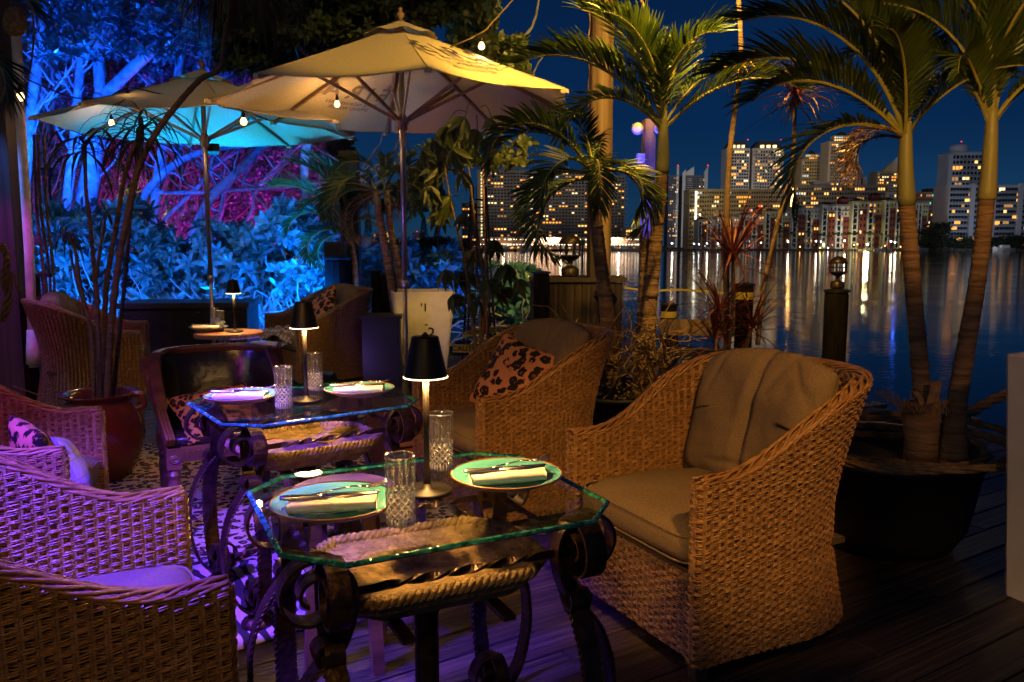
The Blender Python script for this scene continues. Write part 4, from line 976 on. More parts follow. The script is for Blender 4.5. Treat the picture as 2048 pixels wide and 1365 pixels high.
# ---------------------------------------------------------------- table lamps
def lamp_meshes():
    mb=MB(); mb.lathe([(0,0),(.060,0),(.062,.003),(.062,.007),(.058,.010),(.014,.013),(.009,.024),(0,.024)],40); base=mb.mesh('lamp_base',M['black_metal'],True)
    mb=MB(); mb.lathe([(.0095,.012),(.0095,.05),(.0072,.055),(.0065,.16),(.0075,.162),(.0075,.30),(0,.30)],16); stem=mb.mesh('stem',M['black_metal'],True)
    mb=MB(); mb.lathe([(.0525,.286),(.0325,.380),(.031,.383),(0,.383)],48); mb.lathe([(.0525,.286),(.0505,.286),(.0315,.377),(0,.377)],48); shade=mb.mesh('lamp_shade',M['black_metal'],True)
    mb=MB(); mb.lathe([(.010,.2885),(.0503,.2885),(.0503,.2915),(.010,.2915)],48); diff=mb.mesh('diffuser',M['lampglow'],False)
    mb=MB(); mb.lathe([(.0518,.2845),(.0533,.2845),(.0533,.2868),(.0518,.2868)],48,closed=True); ring=mb.mesh('light_ring',emit('lamp rim light',(1,.72,.36),9),False)
    mb=MB(); mb.lathe([(0,.383),(.008,.383),(.008,.388),(.004,.390),(.004,.393),(0,.393)],16); kn=mb.mesh('touch_button',M['copper'],True)
    return base,stem,shade,diff,ring,kn
LM=lamp_meshes()
def table_lamp(loc,label,power=8.5):
    r=empty('table_lamp',loc,0,label,'table lamp','cordless table lamps')
    for nm,me in zip(('lamp_base','stem','lamp_shade','diffuser','light_ring','touch_button'),LM): link(nm,me,r)
    for k in range(3):
        a=2*PI*k/3+.5
        light('SPOT',(.030*math.cos(a),.030*math.sin(a),.284),power*1.25,(1,.50,.13),r,.012,'lamp_light',None,158,.35)
    return r
table_lamp((-.207,1.885,GZ),'black cordless lamp glowing in the middle of the front glass table')
table_lamp((-.795,3.03,GZ),'black cordless lamp glowing on the second glass table')
table_lamp((-2.05,5.86,.722),'small looking black lamp on the far round wooden table',5)
# ---------------------------------------------------------------- plates, napkins, cutlery, tumblers
mb=MB(); R_=.138
prof=[(0,.006),(.06,.006)]+[(.06+ (R_-.06)*t,.006+.026*t**1.6) for t in [i/10 for i in range(1,11)]]
mb.lathe(prof,64,fn=lambda r,z,a:r); plate_in=mb.mesh('glazed_well',M['teal'],True)
mb=MB(); rg=[]
for q in range(12):
    r=.03+q*.0085; zz=.0062 if r<.06 else .006+.026*((r-.06)/(R_-.06))**1.6
    mb.lathe([(r,zz+.0006),(r+.0012,zz+.0011),(r+.0024,zz+.0006+.0003)],64)
plate_rg=mb.mesh('throwing_ring',M['teal'],True)
mb=MB(); mb.lathe([(0,0),(.05,0),(.055,.002),(.07,.004),(.10,.012),(.13,.026),(R_+.0015,.0335),(R_,.0345)],64); plate_out=mb.mesh('cream_underside',M['cream'],True)
mb=MB(); mb.lathe([(R_-.0012,.0318),(R_+.001,.0345),(R_+.003,.0325),(R_+.0015,.031)],64,closed=True); plate_rim=mb.mesh('brown_rim',M['brownrim'],True)
def plate(loc,label,sc=1.0):
    r=empty('plate',loc,random.random()*3,label,'plate','teal glazed plates'); r.scale=(sc,)*3
    for nm,me in (('glazed_well',plate_in),('cream_underside',plate_out),('brown_rim',plate_rim)): link(nm,me,r)
    o=link('throwing_ring',plate_rg,r); return r
def napkin_mesh():
    V=[];F=[];n=30;mm=18
    for i in range(n+1):
        x=-.095+.19*i/n
        for j in range(mm):
            a=2*PI*j/mm; w=.034*(1+.10*noise.noise(Vector((x*25,1,2)))); h=.0155*(1+.2*noise.noise(Vector((x*18,j*.2,5))))
            y=w*math.copysign(abs(math.cos(a))**.8,math.cos(a)); z=.015+h*math.sin(a)
            if math.sin(a)>0: z+=.0035*math.cos(y*190+x*4)
            if abs(x)<.012 or abs(x-.02)<.004: z+=.0022*max(math.sin(a),0); y*=1.03
            V.append((x+.008*math.sin(a)*0+ y*.12,y,z))
    for i in range(n):
        for j in range(mm): F.append((i*mm+j,i*mm+(j+1)%mm,(i+1)*mm+(j+1)%mm,(i+1)*mm+j))
    F.append(tuple(range(mm))); F.append(tuple(n*mm+j for j in range(mm-1,-1,-1)))
    mb=MB(); mb.add(V,F); return mb.mesh('napkin',M['linen'],True)
nap=napkin_mesh()
def fork_mesh():
    mb=MB(); P=[(-.095,0,.004),(-.06,0,.006),(-.02,0,.010),(.02,0,.013),(.045,0,.010),(.058,0,.008)]
    wd=[.010,.009,.005,.0045,.012,.022]
    for i in range(5):
        a,b=P[i],P[i+1]; h=.0012
        mb.add([(a[0],-wd[i]/2,a[2]-h),(b[0],-wd[i+1]/2,b[2]-h),(b[0],wd[i+1]/2,b[2]-h),(a[0],wd[i]/2,a[2]-h),(a[0],-wd[i]/2,a[2]+h),(b[0],-wd[i+1]/2,b[2]+h),(b[0],wd[i+1]/2,b[2]+h),(a[0],wd[i]/2,a[2]+h)],[(0,3,2,1),(4,5,6,7),(0,1,5,4),(1,2,6,5),(2,3,7,6),(3,0,4,7)])
    for k in range(4):
        y=-.0092+.0061*k; mb.tube([(.057,y,.008),(.075,y,.0075),(.092,y*.92,.011),(.102,y*.9,.016)],[.0018,.0017,.0014,.0008],6)
    return mb.mesh('fork',M['steel'],True)
def knife_mesh():
    mb=MB(); pts=[(-.11,.004,.0035),(-.10,.0075,.0045),(-.03,.0058,.004),(-.02,.005,.0035)]
    vs=[];fs=[]
    for (x,w,h) in pts:
        for j in range(10): a=2*PI*j/10; vs.append((x,w*math.cos(a),.006+h*math.sin(a)))
    for i in range(3):
        for j in range(10): fs.append((i*10+j,i*10+(j+1)%10,(i+1)*10+(j+1)%10,(i+1)*10+j))
    fs.append(tuple(range(9,-1,-1))); fs.append(tuple(30+j for j in range(10))); mb.add(vs,fs)
    b=[(-.022,-.006),(.02,-.0085),(.07,-.0095),(.098,-.006),(.108,.002),(.105,.0065),(.05,.007),(-.022,.006)]
    n=len(b); mb.add([(x,y,.0052) for x,y in b]+[(x,y,.0070) for x,y in b],[tuple(range(n-1,-1,-1)),tuple(range(n,2*n))]+[(i,(i+1)%n,(i+1)%n+n,i+n) for i in range(n)])
    return mb.mesh('knife',M['steel'],True)
fkm,knm=fork_mesh(),knife_mesh()
def setting(loc,rz,where,sc=1.0):
    plate(loc,'teal plate with brown rim, '+where,sc)
    z=loc[2]; c,s=math.cos(rz),math.sin(rz)
    L=lambda x,y,dz:(loc[0]+x*c-y*s,loc[1]+x*s+y*c,z+dz)
    tag(link('napkin',nap,None,L(0,-.012,.012),(0,0,rz)),'folded cream napkin on the plate '+where,'napkin','folded napkins')
    tag(link('fork',fkm,None,L(.02,.010,.043),(0,math.radians(-2),rz+.14)),'steel fork laid on the napkin, '+where,'fork','forks')
    tag(link('knife',knm,None,L(-.005,-.012,.042),(math.radians(25),math.radians(1),rz+.04)),'steel knife laid on the napkin, '+where,'knife','knives')
p=atz(668,1010,GZ+.02); setting((p.x,p.y,GZ),math.radians(12),'at the left of the front glass table')
p=atz(1013,955,GZ+.02); setting((p.x,p.y,GZ),math.radians(16),'at the right of the front glass table')
p=atz(484,795,GZ+.02); setting((p.x,p.y,GZ),math.radians(4),'at the left of the second glass table')
p=atz(719,782,GZ+.02); setting((p.x,p.y,GZ),math.radians(8),'at the right of the second glass table')
p=atz(417,657,.742); setting((p.x,p.y,.722),0,'on the far round wooden table')
def tumbler_mesh(H=.152,R=.0335):
    N=96; prof=[]
    zs=[0,.002,.006]+[.006+(H-.006)*i/56 for i in range(1,57)]
    def rad(z,a):
        base=R*(.94+.06*z/H)
        if z<.004: return base*.93
        if z<H*.12: return base+.0006*math.cos(a*24)
        if z<H*.50:
            k=12; u=a*k/(2*PI); v=z/(.0175); d1=abs(((u+v)%1)-.5); d2=abs(((u-v)%1)-.5)
            return base-.0034*max(0,1-min(d1,d2)*4.0)
        if z<H*.90:
            fl=max(0,math.cos(a*12)); env=min(1,(H*.90-z)/(.02),(z-H*.50)/.008)
            return base-.0017*(fl**2)*max(env,0)
        return base
    V=[];F=[]
    for z in zs:
        for j in range(N): a=2*PI*j/N; r=rad(z,a); V.append((r*math.cos(a),r*math.sin(a),z))
    k=len(zs); inn=[(R*.985,H+.001),(R*.93,H),(R*.90,H*.95),(R*.88,H*.6),(R*.86,H*.3),(R*.82,.018),(R*.6,.013),(0,.012)]
    for (r,z) in inn:
        for j in range(N): a=2*PI*j/N; V.append((r*math.cos(a),r*math.sin(a),z))
    k+=len(inn)
    for i in range(k-1):
        for j in range(N): F.append((i*N+j,i*N+(j+1)%N,(i+1)*N+(j+1)%N,(i+1)*N+j))
    F.append(tuple(range(N-1,-1,-1)))
    no=len(zs)*N
    def tmi(f):
        z=sum(V[i][2] for i in f)/len(f); zx=max(V[i][2] for i in f)
        if min(V[i][2] for i in f)>H*.972: return 2
        if max(f)>=no: return 1 if zx<H*.2 else 0
        a=math.atan2(sum(V[i][1] for i in f),sum(V[i][0] for i in f))
        if z<H*.12: return 3 if int(a/(2*PI)*48)%2 else 1
        if z<H*.50:
            u=a*12/(2*PI); v=z/.0175; return 3 if min(abs(((u+v)%1)-.5),abs(((u-v)%1)-.5))<.11 else 1
        if z<H*.90: return 4 if math.cos(a*12)>.86 else 0
        return 0
    mb=MB(); mb.add(V,F); me=mb.mesh('cut_glass_tumbler',[M['clear'],M['cut'],M['rimglass'],M['groove'],M['flute']],True); me.polygons.foreach_set('material_index',[tmi(f) for f in F]); me.polygons.foreach_set('use_smooth',[max(V[i][2] for i in f)>=H*.52 for f in F]); return me
def addrim(me,H,R):
    return me
tum=tumbler_mesh(); tumS=tumbler_mesh(.105,.036)
def tumbler(px,py,z,label,me=tum):
    p=atz(px,py,z); return tag(link('cut_glass_tumbler',me,None,(p.x,p.y,z),(0,0,random.random())),label,'glass','cut glass tumblers')
tumbler(802,1048,GZ,'tall cut glass tumbler at the front edge of the nearest table')
tumbler(883,937,GZ,'tall cut glass tumbler behind the lamp on the nearest table')
tumbler(568,815,GZ,'tall cut glass tumbler left of the lamp on the second table')
tumbler(631,780,GZ,'tall cut glass tumbler right of the lamp on the second table')
tumbler(440,662,.722,'tall cut glass tumbler in front of the lamp on the round table')
tumbler(430,655,.722,'tall cut glass tumbler half hidden at the umbrella pole')
# ---------------------------------------------------------------- round tables, stool
def round_table(loc,R,H,label,top=M['tablewood'],name='round_table',cat='table'):
    r=empty(name,(loc[0],loc[1],0),.3,label,cat)
    mb=MB(); mb.lathe([(0,H-.035),(R-.01,H-.035),(R,H-.028),(R,H-.008),(R-.006,H),(0,H)],48); mb.build('tabletop',top,r,False)
    mb=MB(); mb.lathe([(.2,0),(.2,.012),(.03,.03),(.025,.06),(.025,H-.036)],20); mb.build('pedestal',M['iron'],r,True); return r
round_table((-2.10,5.88),.25,.72,'small round wooden table with lamp and tumblers by the rear umbrella')
round_table((-1.78,4.98),.27,.70,'round table mostly hidden behind the black leather chair')
p=atz(395,697,.70); plate((-1.90,4.93,.702),'teal plate on the hidden table behind the leather chair, left one',.9)
plate((-1.56,5.02,.702),'teal plate on the hidden table behind the leather chair, right one',.9)
tag(link('napkin',nap,None,(-1.55,5.0,.725),(0,0,-.3)),'folded napkin behind the top rail of the leather chair','napkin','folded napkins')
tag(link('cut_glass_tumbler',tumS,None,(-1.765,4.85,.702)),'short fluted tumbler behind the leather chair, left one','glass','cut glass tumblers')
tag(link('cut_glass_tumbler',tumS,None,(-1.665,4.87,.702)),'short cut tumbler behind the leather chair, right one','glass','cut glass tumblers')
st=empty('wooden_stool',(-.545,2.50,0),.4,'round topped wooden stool between the two glass tables','stool')
mb=MB(); mb.lathe([(0,.55),(.165,.55),(.172,.556),(.172,.572),(.166,.580),(0,.580)],40); mb.build('seat',M['tablewood'],st)
for k in range(4):
    a=k*PI/2+.5; mb=MB(); mb.bar((.15*math.cos(a),.15*math.sin(a),.0),(.115*math.cos(a),.115*math.sin(a),.55),.038,.038); mb.build('leg',M['chairwood'],st)
for k in range(2):
    a=k*PI/2+.5; mb=MB(); mb.bar((.13*math.cos(a),.13*math.sin(a),.2+.03*k),(-.13*math.cos(a),-.13*math.sin(a),.2+.03*k),.02,.03); mb.build('stretcher',M['chairwood'],st)
# ---------------------------------------------------------------- carved leather chair
lc=empty('leather_armchair',(-1.32,3.68,0),math.atan2(-.86,.5)+PI/2,'carved wooden tub chair with black leather back and seat','armchair')
Wc,Dc=.28,.50
def tub(t,off=0):   # t in 0..1 from left front over back to right front
    a=PI*(1-t); e=.62
    return (-(Wc+off)*math.copysign(abs(math.cos(PI*t))**e,math.cos(PI*t))*-1*-1 if False else (Wc+off)*-math.copysign(abs(math.cos(PI*t))**e,math.cos(PI*t)),.02+(Dc+off)*abs(math.sin(PI*t))**e)
def railz(t): k=math.sin(PI*t); return .55+.27*min(1,(k/.55))**.8 if k<.55 else .82+.015*(k-.55)
pts=[]
for i in range(41):
    t=.03+.94*i/40; x,y=tub(t,.05*math.sin(PI*t)); pts.append(Vector((x,y,railz(t))))
mb=MB(); vs=[];fs=[]
for i,p in enumerate(pts):
    q=(pts[min(i+1,40)]-pts[max(i-1,0)]).normalized(); s_=Vector((q.y,-q.x,0)).normalized()
    for (a,b) in ((-.02,-.022),(.02,-.022),(.026,.0),(.018,.014),(-.018,.014),(-.026,0)): vs.append(p+s_*a+Vector((0,0,b)))
for i in range(40):
    for j in range(6): fs.append((i*6+j,i*6+(j+1)%6,(i+1)*6+(j+1)%6,(i+1)*6+j))
fs.append(tuple(range(5,-1,-1))); fs.append(tuple(240+j for j in range(6)))
mb.add(vs,fs); mb.build('top_rail',M['chairwood'],lc)
# leather back
V=[];F=[];n=48;mh=12
for side in (0,1):
    for i in range(n+1):
        t=.09+.82*i/n; 
        for j in range(mh+1):
            s_=j/mh; z=.45+(railz(t)-.02-.45)*s_; puff=.018*math.sin(PI*s_)**.5*abs(math.sin(PI*(i/n)))**.3
            x,y=tub(t,(.05*math.sin(PI*t))*s_-(.015+puff if side==0 else -.012)); V.append((x,y,z))
B=(n+1)*(mh+1)
for side in (0,1):
    for i in range(n):
        for j in range(mh):
            a=side*B+i*(mh+1)+j; f=(a,a+mh+1,a+mh+2,a+1); F.append(f if side else f[::-1])
mb=MB(); mb.add(V,F); mb.build('leather_back',M['leather'],lc,True)
for s_ in (-1,1):     # raking stiles with reeded faces
    for (a,b) in (((s_*(Wc+.045),.42,.80),(s_*(Wc-.01),.02,.46)),((s_*(Wc+.03),.30,.72),(s_*(Wc-.02),.30,.45))):
        mb=MB(); 
        for o in (-.014,0,.014): mb.bar(Vector(a)+Vector((o*0,0,0))+Vector((s_*o,0,0)),Vector(b)+Vector((s_*o,0,0)),.012,.045)
        mb.build('stile',M['chairwood'],lc)
mb=MB(); mb.box((0,.01,.405),(2*Wc,.03,.07)); mb.box((-Wc+.015,.25,.405),(.03,.46,.07)); mb.box((Wc-.015,.25,.405),(.03,.46,.07)); mb.box((0,.48,.405),(2*Wc,.03,.07))
for k in range(22): x=-Wc+.03+k*(2*Wc-.06)/21; mb.box((x,-.008,.405),(.012,.008,.03),rz=.0)
mb.build('carved_apron',M['chairwood'],lc)
def lsf(p): x,y,z=p; return Vector((x,y,z+(.018*(1-(x/.28)**2)*(1-(y/.25)**2) if z>0 else 0)+nz((x,y,z),12,.004)))
V_,F_=superq(.275,.25,.035,.28,40,14,lsf); mb=MB(); mb.add([(x,y+.25,z+.462) for x,y,z in V_],F_); mb.build('leather_seat',M['leather'],lc,True)
for (x,y) in ((-Wc+.02,.02),(Wc-.02,.02),(-Wc+.03,.46),(Wc-.03,.46)):
    mb=MB(); mb.lathe([(.0,0),(.018,0),(.015,.03),(.024,.06),(.020,.09),(.026,.16),(.030,.26),(.024,.29),(.032,.31),(.024,.33),(.028,.345),(0,.345)],18,(x,y,0)); mb.box((x,y,.39),(.062,.062,.10)); lg=mb.build('leg',M['chairwood'],lc,False)
    mb=MB()
    if y<.1:
        sp=spiral((x,.39),.004,.022,0,4*PI,26); mb.tube([(a,y-.035,b) for a,b in sp],.004,6); mb.build('carved_volute',M['chairwood'],lg)
pillow('leopard_cushion',.40,.30,.11,leopard('leopard cushion cloth',(.30,.14,.05),(.10,.04,.012),(.008,.005,.003),34),'small patterned leopard cushion on the black leather chair',(-1.42,3.78,.56),eul(lc,math.radians(38),math.radians(8),.1),'cushion')
# rug
def rugbuild():
    mb=MB(); n=40;mm=30;V=[];F=[]
    for i in range(n+1):
        for j in range(mm+1):
            u=-1+2*i/n; v=-1+2*j/mm; w=1+.06*math.sin(v*5+1)+.04*math.sin(v*11); h=1+.05*math.sin(u*6)
            V.append((u*1.0*w,v*1.30*h,.0075+.003*noise.noise(Vector((u*3,v*3,0)))))
    for i in range(n):
        for j in range(mm): a=i*(mm+1)+j; F.append((a,a+mm+1,a+mm+2,a+1))
    mb.add(V,F); o=mb.build('leopard_rug',M['rugm'],None,True,(-1.35,4.35,.003),(0,0,math.radians(24)))
    md=o.modifiers.new('s','SOLIDIFY'); md.thickness=.006; tag(o,'leopard print hide rug under the second glass table','rug')
rugbuild()
mb=MB(); o=None
zb=bpy.data.materials.new('zebra'); zb.use_nodes=True; t=zb.node_tree; b=t.nodes['Principled BSDF']; b.inputs['Roughness'].default_value=.9
w_=t.nodes.new('ShaderNodeTexWave'); w_.inputs['Scale'].default_value=5; w_.inputs['Distortion'].default_value=6; w_.inputs['Detail'].default_value=1; w_.inputs['Detail Scale'].default_value=1.2
co=t.nodes.new('ShaderNodeTexCoord'); r=t.nodes.new('ShaderNodeValToRGB'); r.color_ramp.elements[0].position=.45; r.color_ramp.elements[1].position=.5; r.color_ramp.elements[0].color=(.012,.01,.01,1); r.color_ramp.elements[1].color=(.5,.44,.38,1)
t.links.new(co.outputs['Object'],w_.inputs[0]); t.links.new(w_.outputs[1],r.inputs[0]); t.links.new(r.outputs[0],b.inputs['Base Color'])
V=[];F=[]
for i in range(25):
    a=2*PI*i/24; rr=.5*(1+.16*math.sin(a*3+1)+.10*math.sin(a*5)); V.append((rr*1.25*math.cos(a),rr*.75*math.sin(a),0))
mb.add([(0,0,0.004)]+V,[(0,i,i+1) for i in range(1,25)]); o=mb.build('zebra_rug',zb,None,False,(-.98,2.95,.016),(0,0,.5)); md=o.modifiers.new('s','SOLIDIFY'); md.thickness=.005
tag(o,'small zebra striped hide overlapping the front edge of the leopard rug','rug')
# wooden low box beyond the second table
bx=empty('wooden_box',(-.52,4.62,0),.55,'low slatted wooden box behind the second glass table','box')
for k in range(4):
    mb=MB(); mb.box((0,-.15,.06+k*.11),(.62,.02,.095)); mb.build('slat',M['tablewood'],bx)
mb=MB(); mb.box((0,.02,.23),(.60,.32,.44)); mb.build('carcass',M['chairwood'],bx)
# ================================================================ market umbrellas
def umbrella(loc,zr,za,R,phase,label,bulbs=(),letter=()):
    root=empty('market_umbrella',(loc[0],loc[1],0),0,label,'umbrella','octagonal market umbrellas')
    V8=[Vector((R*math.cos(phase+k*PI/4),R*math.sin(phase+k*PI/4),zr)) for k in range(8)]
    ap=Vector((0,0,za)); t0=.14
    def P(k,s,t): # s along rim 0..1, t from apex 0 to rim 1
        a=ap.lerp(V8[k%8],t); b=ap.lerp(V8[(k+1)%8],t); p=a.lerp(b,s)
        sag=.045*t*math.sin(PI*s)+.010*math.sin(PI*t)
        q=Vector((p.x,p.y,p.z-sag*.6)); q.xy=q.xy*(1-.035*math.sin(PI*s)*t**2); return q
    frames=[]
    for k in range(8):
        vs=[];fs=[];n=12;m_=12
        for side in (0,1):
            for i in range(n+1):
                for j in range(m_+1):
                    p=P(k,j/m_,t0+(1-t0)*i/n); p.z-=side*.004; p.z+=.004*noise.noise(Vector((p.x*6,p.y*6,k))); vs.append(p)
        B=(n+1)*(m_+1)
        for side in (0,1):
            for i in range(n):
                for j in range(m_): a=side*B+i*(m_+1)+j; f=(a,a+m_+1,a+m_+2,a+1); fs.append(f if side==0 else f[::-1])
        for j in range(m_): a=n*(m_+1)+j; fs.append((a,a+B,a+B+1,a+1))
        mb=MB(); mb.add(vs[:B],[f for f in fs if max(f)<B]); 
        link('canopy_panel',mb.mesh('canopy_panel',M['canvas'],True),root)
        # seam piping + hem
        mb=MB(); mb.tube([P(k,0,t0+(1-t0)*i/10)+Vector((0,0,.003)) for i in range(11)],.0035,5); mb.tube([P(k,j/12,1)-Vector((0,0,.002)) for j in range(13)],.006,5); mb.build('seam',M['canvas'],root,True)
    # vent cap
    vs=[];fs=[];n=64
    for i in range(7):
        t=i/6
        for j in range(n):
            a=phase+2*PI*j/n; k8=abs(math.cos(4*(a-phase))) ; r=.05+(.30-.05)*t*R/1.5; z=za+.030-.125*t*(R/1.5)*.9+ .012*math.cos(8*(a-phase))*t*t
            vs.append((r*math.cos(a),r*math.sin(a),z))
    for i in range(6):
        for j in range(n): fs.append((i*n+j,i*n+(j+1)%n,(i+1)*n+(j+1)%n,(i+1)*n+j))
    mb=MB(); mb.add(vs,fs); mb.build('vent_cap',M['canvas'],root,True)
    mb=MB(); mb.lathe([(.05,.07),(.045,.085),(.016,.095),(.014,.11),(.030,.125),(.034,.14),(.030,.155),(.014,.165),(.012,.175),(.017,.187),(.012,.20),(0,.205)],24,(0,0,za-.05)); mb.build('finial',M['ribwood'],root,True)
    mb=MB(); mb.tube([(0,0,1.02),(0,0,za+.05)],.0235,20); mb.build('pole',M['pole_metal'],root,True)
    mb=MB(); mb.tube([(0,0,.0),(0,0,1.02)],.019,20); mb.lathe([(.024,1.0),(.031,1.005),(.031,1.05),(.024,1.06)],20); pl=mb.build('lower_pole',M['pole_metal'],root,True)
    mb=MB(); mb.lathe([(0,0),(.26,0),(.26,.05),(.10,.08),(.05,.10),(.032,.32),(.028,.34),(0,.34)],32); mb.build('base',M['blackpot'],root,True)
    hz=zr-.12; 
    mb=MB(); mb.lathe([(.026,-.07),(.042,-.07),(.042,-.02),(.055,-.015),(.055,.03),(.036,.04),(.026,.06)],20,(0,0,hz)); mb.build('runner_hub',M['ribwood'],root,True)
    mb=MB(); mb.lathe([(.026,-.08),(.05,-.07),(.05,-.02),(.03,0)],20,(0,0,za-.02)); mb.build('top_hub',M['ribwood'],root,True)
    for k in range(8):
        v=V8[k]; a=ap.lerp(v,.04)-Vector((0,0,.04)); b=v*1.0-Vector((0,0,.022)); 
        mb=MB(); mb.bar(a,b,.022,.030); rb=mb.build('rib',M['ribwood'],root)
        m_=ap.lerp(v,.50)-Vector((0,0,.06)); h=Vector((.045*math.cos(phase+k*PI/4),.045*math.sin(phase+k*PI/4),hz+.01))
        mb=MB(); mb.bar(h,m_,.016,.026); mb.build('strut',M['ribwood'],rb)
        mb=MB(); mb.box(v-Vector((0,0,.02)),(.045,.045,.03),rz=phase+k*PI/4); mb.build('rib_pocket',M['canvas'],rb)
    # pull cord
    mb=MB(); c=[(.03,-.03,hz-.05)]+[(.035+.012*math.sin(i),-.035-.004*i,hz-.1-(hz-1.25)*i/7) for i in range(8)]; mb.tube(spline(c,4),.0035,5); 
    mb.tube(spline([(-.03,-.03,hz-.05),(-.045,-.03,hz-.5),(-.035,-.035,1.4),(-.055,-.04,1.22),(-.02,-.05,1.2)],6),.0035,5); mb.build('pull_cord',M['rope'],root,True)
    # lettering
    for (k,side,matn,sc,ft) in letter:
        k%=8; a=V8[k];b=V8[(k+1)%8]; out=((a+b)/2); out.z=0; out.normalize()
        midr=P(k,.5,1); X=(b-a).normalized()              # counterclockwise seen from above = left to right seen from outside
        U=(P(k,.5,.3)-P(k,.5,1)).normalized(); N_=X.cross(U).normalized()
        Mx=Matrix((X,U,N_)).transposed().to_4x4()
        ys=2.3 if side>0 else 1.25
        for (txt,size,t) in (('E I R A',.19*sc,ft),('PURE NORWEGIAN',.050*sc,ft+(.105 if side>0 else .07)),('SPRING WATER',.050*sc,ft+(.185 if side>0 else .12))):
            cu_=bpy.data.curves.new('t','FONT'); cu_.body=txt; cu_.size=size; cu_.align_x='CENTER'; cu_.extrude=.0; cu_.resolution_u=2; cu_.offset=(.004 if size>.1 else .001)
            to=bpy.data.objects.new('t',cu_); C.objects.link(to); dg=bpy.context.evaluated_depsgraph_get(); me=bpy.data.meshes.new_from_object(to.evaluated_get(dg)); bpy.data.objects.remove(to)
            # drape the letters over the canopy
            c0=P(k,.5,t)
            bmv=[v.co.copy() for v in me.vertices]
            for v,co_ in zip(me.vertices,bmv):
                w=c0+X*co_.x+U*co_.y*ys
                # height of panel plane at this point
                pl_z=None
                n0=(P(k,0,1)-P(k,0,.3)).cross(P(k,1,1)-P(k,0,.3)).normalized(); 
                p=Vector((w.x,w.y,0)); d0=P(k,0,1); 
                # solve s,t approx
                rr=(w.xy.dot(out.xy))/(V8[0].xy.length*math.cos(PI/8)); half=R*math.sin(PI/8)*rr; s=.5+(w.xy.dot(X.xy))/(2*half+1e-6); s=min(max(s,0),1)
                q=P(k,s,min(max(rr,.05),1.05)); v.co=Vector((w.x,w.y,q.z+side))
            me.materials.clear(); me.materials.append(M[matn]); me.update()
            link('lettering',me,root)
    return root
U1=umbrella((-.913,6.8),2.50,3.14,1.52,math.radians(-31),'large near umbrella with cream canopy and dark lettering, over the middle of the terrace',letter=((7,.024,'print',1.1,.66),(3,-.028,'printthru',1.15,.64)))
U2=umbrella((-3.00,7.95),2.50,3.00,1.45,math.radians(-18),'rear umbrella at the left with underside lit cyan, in front of the blue trees',letter=((5,.007,'print',.9,.78),))
# ================================================================ string lights
def bulb(p,label,power=7,drop=.06):
    r=empty('string_light_bulb',tuple(p),0,label,'light bulb','bulbs of the string lights')
    mb=MB(); mb.lathe([(0,-.052),(.016,-.048),(.024,-.034),(.025,-.022),(.018,-.006),(.012,.004),(0,.004)],16); mb.build('glass_bulb',M['bulb'],r,True)
    mb=MB(); mb.lathe([(.0135,.004),(.015,.008),(.015,.034),(.009,.042),(.003,.06),(0,.06)],12); mb.build('socket',M['black_metal'],r,True)
    light('POINT',(0,0,-.085),power,(1,.55,.20),r,.03,'bulb_light')
    return r
bl=[(963,86,6.3,'bulb hanging at the upper right of the near canopy',7),(487,237,6.2,'bulb hanging between the two umbrellas',7),(255,189,7.0,'bulb resting on the rear canopy edge',8),(40,187,5.6,'bulb beside the white pipe at the far left',3)]
for (px,py,Y,l_,pw) in bl: bulb(at(px,py,Y),l_,pw)
bulb((-1.52,7.12,2.60),'bulb under the near canopy, its glow on the cloth',9); bulb((-3.75,7.65,2.52),'bulb under the left corner of the rear canopy',3)
def cable(pts,name='light_cable',label='',r=.006):
    mb=MB(); mb.tube(spline(pts,8),r,5,cap=False); return tag(mb.build(name,M['black_metal'] if 'black' in label else M['rope'],None,True),label,'cable')
cable([at(1035,-10,6.6),at(985,45,6.4),at(963,66,6.3),at(900,95,6.5),at(868,108,6.8)],label='thin light cable running from the near canopy top up to the right')
cable([at(55,160,5.8),at(150,196,6.5),at(215,193,6.9),at(258,176,7.0),at(330,190,7.1),at(400,197,7.1)],label='black light cable draped across the rear canopy')
cable([at(400,197,7.0),at(450,215,6.6),at(487,222,6.2),at(535,240,6.3)],label='black light cable between the rear and the near umbrella')
cable([at(60,-10,5.5),at(68,60,5.6),at(60,140,5.6),at(45,170,5.6)],label='pale frayed cord hanging by the white pipe')

